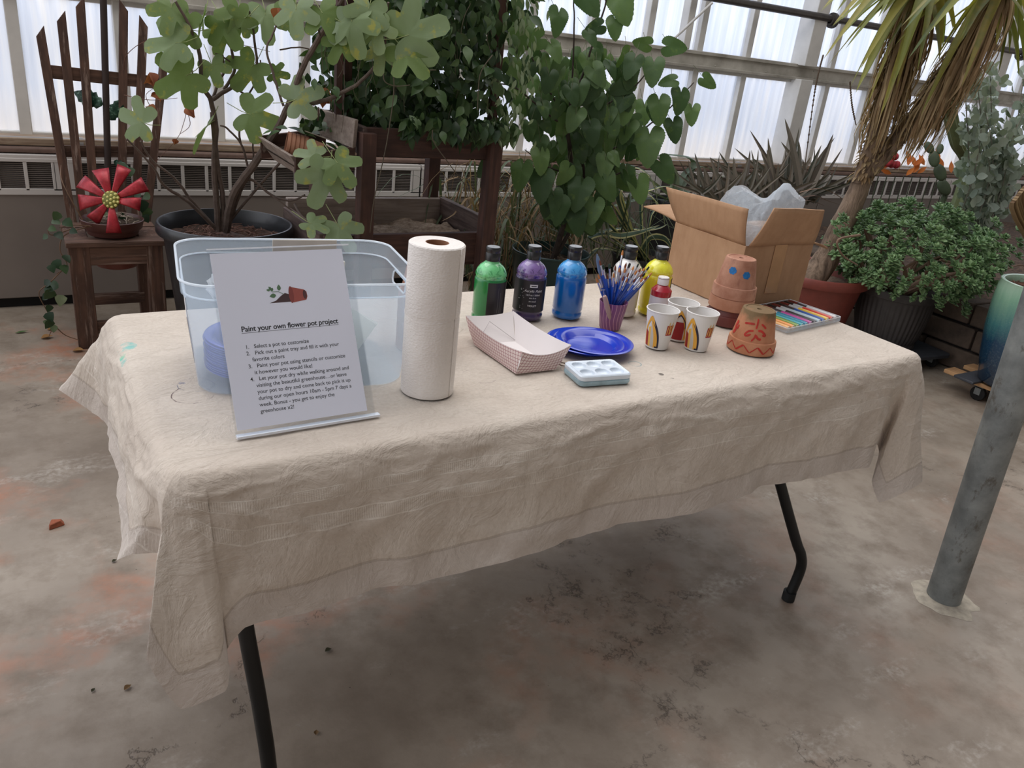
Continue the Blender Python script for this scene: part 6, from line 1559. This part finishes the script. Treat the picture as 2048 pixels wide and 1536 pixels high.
t = thing('variegated_agave', 'agave with arching green leaves edged in cream, left of the cardboard box', 'agave')
m = MB(); AC = V((2.02, 2.02, .30))
ags = [[(1250, 470), (1235, 400), (1255, 372), (1295, 385), (1325, 420), (1330, 455)], [(1250, 470), (1225, 430), (1210, 400), (1232, 380), (1262, 372)], [(1240, 480), (1200, 470), (1240, 455), (1290, 458), (1318, 455), (1335, 448)], [(1235, 485), (1215, 470), (1245, 470), (1285, 462), (1320, 450)],
       [(1240, 500), (1180, 480), (1215, 465), (1262, 478), (1285, 500), (1290, 520)], [(1250, 470), (1280, 400), (1310, 375), (1345, 372)], [(1240, 480), (1205, 440), (1180, 425), (1160, 430)], [(1250, 490), (1235, 430), (1215, 405), (1195, 400)], [(1255, 480), (1300, 430), (1330, 415), (1345, 430)], [(1245, 480), (1228, 350), (1262, 330), (1300, 352), (1318, 392)],
       [(1250, 500), (1300, 478), (1330, 478), (1345, 500)], [(1240, 500), (1210, 500), (1180, 512), (1160, 545)]]
for i, P in enumerate(ags):
    pts = [AC + V((q2.uniform(-.05, .05), q2.uniform(-.05, .05), 0))] + [ay(px, py, 1.92 + (j * .0) + (i % 3) * .06) for j, (px, py) in enumerate(P[1:])]
    strap(m, pts, .021, .35, (0, 1), n=5)
m.build('foliage', [AG0, AG1], t)
AL0 = leafmat('aloe_grey_brown', [(78, 70, 62), (96, 90, 78), (112, 100, 88), (70, 74, 64), (92, 72, 66)], .5, .1)
AG2 = leafmat('agave_grey_green', [(92, 108, 92), (120, 134, 112), (140, 150, 128)], .5, .15)
t = thing('grey_agave', 'low agave with broad grey-green leaves spreading under the window behind the heart leaved tree', 'agave')
m = MB()
for P in ([(1340, 400), (1350, 350), (1325, 320), (1300, 310)], [(1350, 400), (1370, 350), (1400, 335), (1440, 345)], [(1345, 400), (1350, 360), (1342, 335), (1338, 318)], [(1350, 400), (1385, 380), (1420, 365), (1450, 352)], [(1345, 400), (1310, 370), (1280, 350), (1240, 345)], [(1350, 400), (1390, 325), (1340, 308), (1290, 316)], [(1345, 405), (1300, 385), (1262, 372), (1215, 375)], [(1345, 405), (1290, 400), (1240, 410), (1200, 425)]):
    strap(m, [ay(px, py, 2.35) for px, py in P], .026, .35, (0, 0), n=5)
m.build('foliage', AG2, t)
t = thing('aloe_clump', 'spiky clump of grey-brown aloe rosettes rising behind the cardboard box', 'aloe')
m = MB(); q4 = random.Random(9)
cents = [(1440, 400, 9, 95), (1485, 400, 11, 110), (1535, 405, 12, 120), (1590, 400, 13, 150), (1560, 400, 8, 110), (1620, 395, 9, 120), (1410, 385, 6, 80)]
for cx, cy, n_, L in cents:
    for k in range(n_ + 6):
        a = -90 + q4.uniform(-72, 72); Y = q4.uniform(2.0, 2.3); b_ = ay(cx + q4.uniform(-14, 14), cy + q4.uniform(-4, 12), Y); b_.z = max(b_.z, .39); b_.y = max(1.98, min(2.3, b_.y))
        l_ = psz(b_, L * q4.uniform(.6, 1.15)); d = idir(a); s_ = q4.uniform(-.35, .35)
        cv = idir(a + 90) * l_ * s_ * .35 if q4.random() < .8 else idir(a - 90) * l_ * .2
        strap(m, [b_, b_ + d * l_ * .35, b_ + d * l_ * .7 + cv * .4, b_ + d * l_ + cv], q4.uniform(.008, .018) * (L / 110), .5, (0, 0), n=4, base=1, up=tuple(CP - b_))
m.build('foliage', AL0, t)
for P in ([(1610, 330), (1627, 200), (1636, 150), (1646, 112)], [(1712, 250), (1704, 210), (1700, 165)]):
    m = MB(); pts = [ay(px, py, 2.1) for px, py in P]; branch(m, pts, .0035, .002, 8, 6)
    for p in spline(pts, 10)[4:]: m.ball(p, .006, 6, 4, (1, 1, 1.5))
    m.build('flower_stalk', flat('dry_stalk', (92, 76, 62), .8, var=.3), t)
m = MB()
for P in ([(1600, 385), (1640, 378), (1680, 395), (1720, 440)], [(1595, 398), (1630, 392), (1655, 402), (1690, 412)], [(1585, 405), (1620, 402), (1650, 412)]): strap(m, [ay(px, py, 1.9) for px, py in P], .008, .3, (0, 0))
m.build('trailing_blades', leafmat('brown_blade', [(120, 94, 80), (146, 118, 98)], .6, .1), t)

# ---------------- red pot and leaning yucca trunks
RC = V((2.56, 1.26, 0)); t = thing('red_pot', 'big reddish plastic pot with a thick rolled rim behind the marker case', 'plant pot', (RC.x, RC.y, .001))
mb = MB(); mb.lathe([(.001, 0), (.19, 0), (.195, .008), (.262, .385), (.272, .388), (.290, .392), (.294, .400), (.296, .432), (.290, .442), (.272, .440), (.264, .428), (.250, .37)], 72); mb.build('pot_wall', plastic('red_brown_pot', (128, 62, 52), .5, coat=.08, var=.12), t)
soil(t, .25, .365, soilmat('pale_bark_mulch', (96, 78, 64), (160, 138, 118), 30))
s = NT('yucca_bark'); v = s.co('Object', (34, 34, 7), (0, .5, 0)); f = s.noise(v, 1.0, 6, .7, .6)
M_yb = s.done(s.ramp(f, [(.32, lin((78, 62, 50))), (.62, lin((152, 130, 110)))]), .9, 0, s.bump(f, .9, .012))
yt = thing('yucca_tree', 'leaning twin trunked yucca with skirts of hanging dead leaves and yellow-green tips', 'tree')
m = MB(); YA = 1.24
t1 = [V((2.47, 1.24, .33)), ay(1652, 520, 1.22), ay(1682, 455, 1.20), ay(1712, 392, 1.18), ay(1727, 350, 1.17)]
branch(m, t1, .075, .044, 6, 20, .004)
tA = [ay(1720, 365, 1.17), ay(1742, 300, 1.15), ay(1768, 220, 1.12), ay(1800, 120, 1.08), ay(1836, 10, 1.04), ay(1850, -40, 1.02)]
tB = [ay(1722, 358, 1.18), ay(1775, 300, 1.10), ay(1838, 225, 1.02), ay(1905, 130, .95), ay(1970, 30, .90), ay(2010, -30, .88)]
branch(m, tA, .042, .034, 6, 16, .004); branch(m, tB, .044, .034, 6, 16, .004)
m.build('trunks', M_yb, yt)
DL = leafmat('dead_yucca_leaf', [(166, 142, 108), (188, 166, 130), (134, 112, 84), (152, 124, 92), (206, 184, 150)], .75, .2)
YL = leafmat('yucca_leaf', [(104, 114, 58), (128, 132, 66), (156, 146, 72), (82, 98, 60), (170, 142, 70)], .5, .28)
m = MB(); q5 = random.Random(4); m2 = MB()
def along(P, t_):
    S_ = spline(P, 8); i = t_ * (len(S_) - 1); a = int(i); b = min(a + 1, len(S_) - 1); return S_[a].lerp(S_[b], i - a), (S_[b] - S_[max(0, a - 1)]).normalized()
for P, n_, t0_ in ((tA, 330, .42), (tB, 380, .40)):
    for k in range(n_):
        t_ = q5.uniform(t0_, 1.0); c_, dr = along(P, t_); a = q5.uniform(0, 2 * PI)
        o_ = V((math.cos(a), math.sin(a), 0)) * .045; L = q5.uniform(.18, .44) * (1.1 if t_ > .6 else .75)
        g_ = V((0, 0, -1)) * .80 - dr * .55; g_.normalize()
        out = V((math.cos(a), math.sin(a), 0)) * q5.uniform(.01, .065)
        strap(m, [c_ + o_ * .4, c_ + o_ + out * .5 + g_ * L * .25, c_ + o_ + out + g_ * L * .65, c_ + o_ * .8 + out * q5.uniform(.2, 1.1) + g_ * L], q5.uniform(.0035, .0085), .4, (0, 0), n=3)
    # stubs of cut leaf bases on the lower trunk
    for k in range(220):
        t_ = q5.uniform(.02, .62); c_, dr = along(P, t_); a = q5.uniform(0, 2 * PI); o_ = V((math.cos(a), math.sin(a), .2)); L = q5.uniform(.02, .05)
        strap(m, [c_ + o_ * .036, c_ + o_ * (.05) - dr * L * .4, c_ + o_ * .062 - dr * L], q5.uniform(.006, .011), .3, (0, 0), n=2)
m.build('dead_leaf_skirt', DL, yt)
for P, n_, spots_ in ((tA, 30, [(1655, 60), (1672, 30), (1690, 90), (1665, 110), (1720, 150), (1700, 180), (1745, 200), (1770, 230), (1790, 170), (1640, 20), (1650, 130), (1830, 140), (1880, 90), (1868, 120), (1725, 60), (1760, 40), (1905, 60), (1778, 100)]), (tB, 26, [(1780, 80), (1800, 60), (1850, 150), (1842, 240), (1930, 180), (2030, 110), (2045, 160), (1990, 150), (1960, 120), (1815, 110), (2000, 90), (2048, 60), (1870, 60), (1930, 90)])):
    top_, dr = along(P, .97)
    for (px, py) in spots_:
        for r_ in range(2):
            e_ = ay(px + q5.uniform(-12, 12), py + q5.uniform(-12, 12), top_.y + q5.uniform(-.25, .25)); s_ = top_ + V((q5.uniform(-.03, .03), q5.uniform(-.03, .03), q5.uniform(-.06, .05)))
            L = (e_ - s_).length; arch = V((0, 0, .18 * L)); strap(m2, [s_, s_.lerp(e_, .3) + arch * .8, s_.lerp(e_, .65) + arch * .8, e_], q5.uniform(.016, .027), .35, (0, 0), n=4)
m2.build('foliage', YL, yt)

# ---------------- jade plant
JC = V((2.93, .985, 0)); t = thing('jade_pot', 'dark grey ribbed plastic pot holding the jade plant', 'plant pot', (JC.x, JC.y, .092))
M_jp = plastic('charcoal_pot', (62, 58, 57), .55, coat=.05, var=.15)
def rib(r, z, a): return r * (1 + (.014 * math.sin(a * 44 + z * 4) if .02 < z < .26 and r > .13 else 0))
mb = MB(); mb.lathe([(.001, 0), (.155, 0), (.160, .006), (.158, .018), (.150, .024), (.165, .06), (.180, .13), (.190, .20), (.196, .262), (.198, .268), (.210, .272), (.214, .305), (.212, .312), (.198, .312), (.192, .30), (.18, .26)], 264, rmod=rib); mb.build('pot_wall', M_jp, t)
soil(t, .188, .268, MATS['potting_soil'])
def plat(name, label, cx, cy, w_, d_, z, rz, mat, wheels, mat2=None):
    t = thing(name, label, 'dolly', (cx, cy, 0), rz)
    m = MB(); m.prism(rrect(w_, d_, .03), z - .022, z); m.build('deck', mat, t, bevel=.004)
    for x, y in wheels: wheel(t, x, y, .034)
    return t
M_slate = flat('dark_slate_board', (58, 60, 66), .6, var=.25, scale=9, bump=.3)
plat('plant_dolly', 'dark square plant dolly under the ribbed jade pot', 2.955, .96, .47, .44, .091, -.1, M_slate, [(-.17, -.16), (.17, -.16), (-.17, .16), (.17, .16)])
jt = thing('jade_plant', 'wide bushy jade plant with thick glossy leaves and brown branching stems', 'jade plant')
m = MB(); q6 = random.Random(17); JB = V((2.93, .985, .36)); ends = []
def jbr(p, d, L, r, lvl):
    e = p + d * L; mid = p.lerp(e, .5) + V((q6.uniform(-1, 1), q6.uniform(-1, 1), q6.uniform(-.5, 1))) * L * .12
    branch(m, [p, mid, e], r, r * .72, 3, 7)
    if lvl == 0: ends.append((e, d)); return
    for _ in range(3 if lvl > 1 else 2):
        nd = (d + V((q6.uniform(-1, 1), q6.uniform(-1, 1), q6.uniform(-.35, .65))) * .75).normalized()
        jbr(e, nd, L * q6.uniform(.62, .85), r * .66, lvl - 1)
for k in range(9):
    a = 2 * PI * k / 9 + .3; d = V((math.cos(a) * .95, math.sin(a) * .95, q6.uniform(.35, 1.0))).normalized(); jbr(JB + V((math.cos(a), math.sin(a), 0)) * .03, d, .17, .017, 2)
for P in ([(1900, 560), (1925, 575), (1912, 600), (1928, 628)], [(1880, 550), (1940, 545), (1960, 570)], [(1900, 590), (1912, 615), (1935, 618)], [(1840, 600), (1880, 610), (1905, 595)], [(1720, 470), (1676, 480), (1685, 510), (1715, 530)], [(1880, 520), (1990, 540), (2040, 530), (2060, 540)]):
    branch(m, [ay(px, py, .80) for px, py in P], .006, .003, 5, 7)
m.build('stems', flat('jade_bark', (128, 104, 86), .8, var=.2, scale=30, bump=.4), jt)
JL = leafmat('jade_leaf', [(72, 102, 68), (96, 128, 84), (122, 152, 102), (144, 172, 122), (86, 116, 90)], .28, .08)
m = MB()
def jleaf(b_, d, L):
    x, y, z = frame(d, V((q6.uniform(-.4, .4), q6.uniform(-.4, .4), 1)) if abs(d.z) < .9 else V((1, 0, 0)))
    MX = Matrix((x, y, z)).transposed(); m.ball(b_ + x * L * .5, L * .5, 6, 5, (1, .58, .22), MX)
def rosette(c_, up, s_=1):
    up = up.normalized()
    for lay in range(3):
        for k in range(4):
            a = PI / 2 * k + lay * .8; x, y, z = frame(V((1, .1, 0)) if abs(up.x) < .8 else V((0, 1, 0)), up)
            d = (x * math.cos(a) + y * math.sin(a) + z * (.25 + .45 * lay)).normalized(); jleaf(c_ + up * .008 * lay, d, .036 * s_ * (1 - .18 * lay))
k = 0
while k < 600:
    d = V((q6.gauss(0, 1), q6.gauss(0, 1), q6.gauss(0, .8))).normalized(); rr_ = q6.uniform(.72, 1.04)
    p = V((2.93, .97, .60)) + V((d.x * .44, d.y * .40, d.z * .235)) * rr_
    if p.x > 3.16 and p.z < .42: continue
    if p.z < .40 + .06 * noise.noise(p * 4): 
        if not (p.z > .33 and q6.random() < .35 and (p.xy - V((2.93, .985))).length > .23): continue
    if noise.noise(p * 7) < -.42: continue
    rosette(p, V((d.x, d.y, d.z + .7)), q6.uniform(.75, 1.2)); k += 1
for e, d in ends: rosette(e, d + V((0, 0, .3)), q6.uniform(.8, 1.2))
for px, py in ((1690, 505), (1680, 470), (1672, 450), (1690, 440), (1700, 580), (1735, 555), (1712, 560), (1765, 510), (1770, 500), (1830, 500), (1845, 510), (1928, 628), (1935, 618), (1880, 612), (1900, 600), (1870, 600), (1935, 570), (1950, 590), (1985, 520), (2010, 530), (2035, 510), (2020, 500), (2045, 490), (2000, 480), (2040, 460), (1990, 450)):
    for r_ in range(2): rosette(ay(px + q6.uniform(-9, 9), py + q6.uniform(-7, 7), .72 if px > 1850 else 1.0), V((q6.uniform(-.5, .5), -.5, .8)), .85)
m.build('foliage', JL, jt)

# ---------------- teal pot on its dolly
TC = V((2.985, .30, 0)); t = thing('glazed_pot', 'tall ceramic pot glazed pale green above and deep blue below', 'plant pot', (TC.x, TC.y, .112))
s = NT('teal_glaze'); v = s.co('Object'); sx = s.n('ShaderNodeSeparateXYZ'); s.l(v, sx.inputs[0])
drip = s.noise(s.co('Object', (22, 22, 2)), 1.4, 4, .6); zz_ = s.math('ADD', sx.outputs['Z'], s.math('MULTIPLY', s.math('SUBTRACT', drip, .5), .09))
mrz = s.n('ShaderNodeMapRange', {'From Min': .0, 'From Max': .5}); s.l(zz_, mrz.inputs['Value'])
c = s.ramp(mrz.outputs[0], [(0, lin((16, 38, 60))), (.42, lin((24, 60, 86))), (.60, lin((64, 116, 118))), (.85, lin((128, 168, 142))), (1, lin((168, 196, 172)))])
c = s.mix(s.ramp(s.noise(v, 120, 2), [(.5, (0, 0, 0)), (.75, (.08, .08, .08))]), c, lin((180, 196, 180)))
s.done(c, .22, spec=.6, normal=s.bump(s.noise(v, 50, 3), .15, .001)); s.b.inputs['Coat Weight'].default_value = .6
mb = MB(); mb.lathe([(.001, 0), (.150, 0), (.160, .01), (.185, .12), (.205, .26), (.212, .38), (.210, .46), (.205, .490), (.207, .497), (.200, .500), (.190, .497), (.186, .485), (.188, .44)], 80); mb.build('pot_wall', s.m, t)
soil(t, .188, .462, soilmat('reddish_mulch', (64, 40, 32), (128, 92, 74), 70), .01, 120, flat('brown_twigs2', (120, 86, 70), .85, var=.3, scale=50), 9)
M_pine = wood('pine_board', (150, 112, 76), (206, 164, 118), axis='Y')
t = thing('plant_dolly', 'pale pine board dolly on black casters under the glazed pot', 'dolly', (TC.x, TC.y, 0), .0)
m = MB(); m.box((-.075, 0, .088), (.09, .56, .020)); m.build('board', M_pine, t, bevel=.003)
m = MB(); m.box((.10, 0, .088), (.09, .56, .020)); m.build('board', M_pine, t, bevel=.003)
m = MB(); m.box((0, .14, .1045), (.38, .10, .013)); m.build('crossbar', M_slate, t, bevel=.003)
m = MB(); m.box((0, -.14, .1045), (.38, .10, .013)); m.build('crossbar', M_slate, t, bevel=.003)
for x, y in ((-.085, .10), (-.085, -.18), (.10, .12), (.10, -.18)): wheel(t, x, y, .036)

# ---------------- silver-leaved plant, cacti and blooms in the raised bed
t = thing('silver_plant', 'tall loose plant with round silvery grey leaves at the right edge', 'plant')
m = MB(); m2 = MB(); q7 = random.Random(31); SB = V((3.72, 1.05, .33))
SIL = leafmat('silver_round_leaf', [(122, 136, 124), (146, 158, 146), (164, 174, 162), (104, 120, 108)], .5, .2)
for k in range(22):
    px = q7.uniform(1925, 2075); py = q7.uniform(100, 330); Y = q7.uniform(.85, 1.3); e_ = ay(px, py, Y); b_ = SB + V((q7.uniform(-.1, .1), q7.uniform(-.1, .1), 0))
    P = [b_, b_.lerp(e_, .35) + V((q7.uniform(-.08, .08), 0, .03)), b_.lerp(e_, .7) + V((q7.uniform(-.08, .08), 0, .04)), e_]; branch(m, P, .006, .002, 5, 6)
    S_ = spline(P, 12)
    for p0_ in S_[8:]:
        for r_ in range(2):
            p = p0_ + V((q7.uniform(-1, 1), q7.uniform(-1, 1), q7.uniform(-1, 1))) * .045
            d = V((q7.uniform(-1, 1), q7.uniform(-1, .5), q7.uniform(-.6, .7))).normalized(); L = q7.uniform(.035, .068)
            lf(m2, p, d, V((q7.uniform(-.6, .6), -1, q7.uniform(-.3, .8))), L, L * .82, [.05, .38, .5, .52, .45, .28, 0], .1, .15)
m.build('stems', flat('silver_stem', (132, 128, 116), .7), t); m2.build('foliage', SIL, t)
t = thing('column_cactus', 'tall thin ribbed green cactus column standing behind the silvery plant', 'cactus')
m = MB(); P = spline([V((4.55, 1.75, .32)), ay(1935, 350, 1.75), ay(1915, 290, 1.75), ay(1898, 220, 1.75), ay(1890, 190, 1.75)], 8)
vs = []; nn = 24
for i, p in enumerate(P):
    r0 = .042 * (1 if i < len(P) - 3 else (.85, .6, .2)[i - len(P) + 3])
    for k in range(nn): a = 2 * PI * k / nn; r = r0 * (1 + .16 * math.cos(a * 6)); vs.append(p + V((math.cos(a) * r, math.sin(a) * r, 0)))
m.add(vs, [(i * nn + k, i * nn + (k + 1) % nn, (i + 1) * nn + (k + 1) % nn, (i + 1) * nn + k) for i in range(len(P) - 1) for k in range(nn)])
m.build('column', flat('cactus_green', (112, 124, 84), .6, var=.2, scale=20), t)
t = thing('prickly_pear', 'small dark prickly pear of stacked pads left of the column cactus', 'cactus')
for px, py, sz_, a in ((1888, 375, 30, 60), (1880, 345, 30, 70), (1868, 318, 28, 80), (1858, 295, 22, 60), (1880, 298, 18, 100)):
    m = MB(); c_ = ay(px, py, 1.6); x, y, z = frame(idir(a), CP - c_); m.ball(c_, psz(c_, sz_) * .6, 12, 8, (1, .62, .25), Matrix((x, y, z)).transposed()); m.build('pad', flat('pad_green', (66, 78, 54), .6, var=.2), t)
b_ = ay(1890, 390, 1.6); m = MB(); m.tube([V((b_.x, 1.6, .33)), b_], .02, 8)
m.build('stem', flat('pad_green', (66, 78, 54), .6, var=.2), t)
t = thing('barrel_cactus', 'yellow-green ribbed cactus just behind the right side of the jade plant', 'cactus', (3.62, .62, .34))
m = MB(); m.lathe([(.001, 0), (.05, .01), (.062, .08), (.060, .20), (.045, .27), (.02, .30), (.001, .305)], 72, rmod=lambda r, z, a: r * (1 + .10 * math.cos(a * 9))); m.build('body', flat('yellow_green_cactus', (136, 140, 70), .55, var=.15, scale=20), t)
t = thing('kalanchoe', 'low plant with orange and red blooms seen just above the jade plant', 'flowering plant')
m = MB(); m2 = MB(); m3 = MB()
for k in range(26):
    px = q7.uniform(1735, 1905); py = q7.uniform(322, 352); b_ = ay(px, py, 1.75)
    lf(m, b_, idir(q7.uniform(200, 340)), CP - b_, psz(b_, 26), psz(b_, 9), OV, .2, .1)
for k in range(8): b_ = ay(1785 + q7.uniform(-12, 12), 318 + q7.uniform(-16, 12), 1.75); m2.ball(b_, psz(b_, 8), 8, 5)
for k in range(10): b_ = ay(1740 + 17 * k, 352, 1.75); m3.tube([V((b_.x, 1.75, .32)), b_], .004, 6)
m.build('orange_leaves', leafmat('orange_bract', [(196, 104, 52), (210, 124, 60)], .6, .3), t); m2.build('red_blooms', flat('red_bloom', (190, 60, 70), .6), t); m3.build('stems', flat('dark_green_stem', (60, 66, 48), .75), t)
t = thing('dry_palm_frond', 'brown dried frond leaning at the right edge behind the glazed pot', 'leaf')
m = MB()
for k in range(7): strap(m, [V((3.75, .45, .34)), ay(2030 + k * 3, 440 - k * 4, .45), ay(2040 + k * 5, 395 - k * 6, .45)], .014, .3, (0, 0))
m.build('blades', GRS, t)
# ---------------- litter on the floor
LT = leafmat('fallen_leaf', [(170, 132, 60), (150, 110, 70), (188, 150, 80)], .8, .1)
lit = [(82, 677, 22, 'yellow curled dry leaf on the floor below the ivy', (1, .2, 0)), (145, 702, 22, 'yellow dry leaf on the floor beside the table corner', (1, -.3, 0)), (95, 660, 16, 'small tan dry leaf on the floor just below the ivy tip', (1, .3, 0)), (248, 1380, 16, 'brown crumpled leaf scrap on the floor left of the hanging cloth corner', (1, .5, 0)),
       (650, 1303, 14, 'dark green leaf scrap on the floor right of the left table leg', (1, .1, 0)), (632, 1470, 12, 'small brown leaf scrap near the bottom centre of the floor', (.4, 1, 0)), (224, 1124, 10, 'tiny dark leaf scrap on the floor left of the cloth', (1, .4, 0)), (183, 1384, 10, 'dark speck of leaf at the lower left of the floor', (1, 1, 0))]
for px, py, sz_, lb, d in lit:
    b_ = az(px, py, .003); m = MB(); L = psz(b_, sz_); lf(m, V((0, 0, 0)), V(d), V((0, 0, 1)), L, L * .8, OV, .5, -.15); m.mi = m.mi
    dark = 'dark' in lb
    o = m.build('fallen_leaf', leafmat('dark_scrap', [(44, 44, 30), (66, 62, 40)], .8, .05) if dark else (leafmat('brown_scrap', [(92, 70, 44), (120, 92, 60)], .8, .05) if 'brown' in lb else LT)); o.location = b_; tag(o, lb, 'leaf', 'scraps of leaf on the floor')
b_ = az(30, 666, .003); m = MB(); lf(m, V((0, 0, 0)), V((1, .1, 0)), V((0, 0, 1)), psz(b_, 24), psz(b_, 9), OV, .3, -.1); o = m.build('fallen_leaf', leafmat('green_scrap', [(70, 96, 54), (90, 116, 70)], .6, .1)); o.location = b_; tag(o, 'narrow green leaf lying on the floor at the far left', 'leaf', 'scraps of leaf on the floor')
b_ = az(112, 1052, .0); m = MB(); m.hexa([V((-.022, -.012, 0)), V((.020, -.010, 0)), V((.024, .010, 0)), V((-.014, .014, 0)), V((-.018, -.008, .014)), V((.010, -.008, .018)), V((.018, .008, .012)), V((-.006, .010, .02))]); o = m.build('wood_chip', flat('rust_chip', (150, 84, 58), .85, var=.3, scale=60), bevel=.002); o.location = b_; o.rotation_euler = (0, 0, .3); tag(o, 'small rusty orange chip of brick lying on the floor at the left', 'brick chip')
# small tag stake near the green pot: a curled cut leaf
t = thing('curled_leaf', 'pale curled dry strap leaf standing up from the dark green pot', 'leaf')
m = MB()
for P in ([(1140, 510), (1160, 490), (1166, 475), (1158, 462), (1150, 458)], [(1150, 500), (1152, 480), (1148, 468)]): strap(m, [ay(px, py, 1.62) for px, py in P], .008, .4, (0, 0))
m.build('blade', leafmat('pale_dry', [(176, 156, 136), (196, 178, 158)], .7, .2), t)
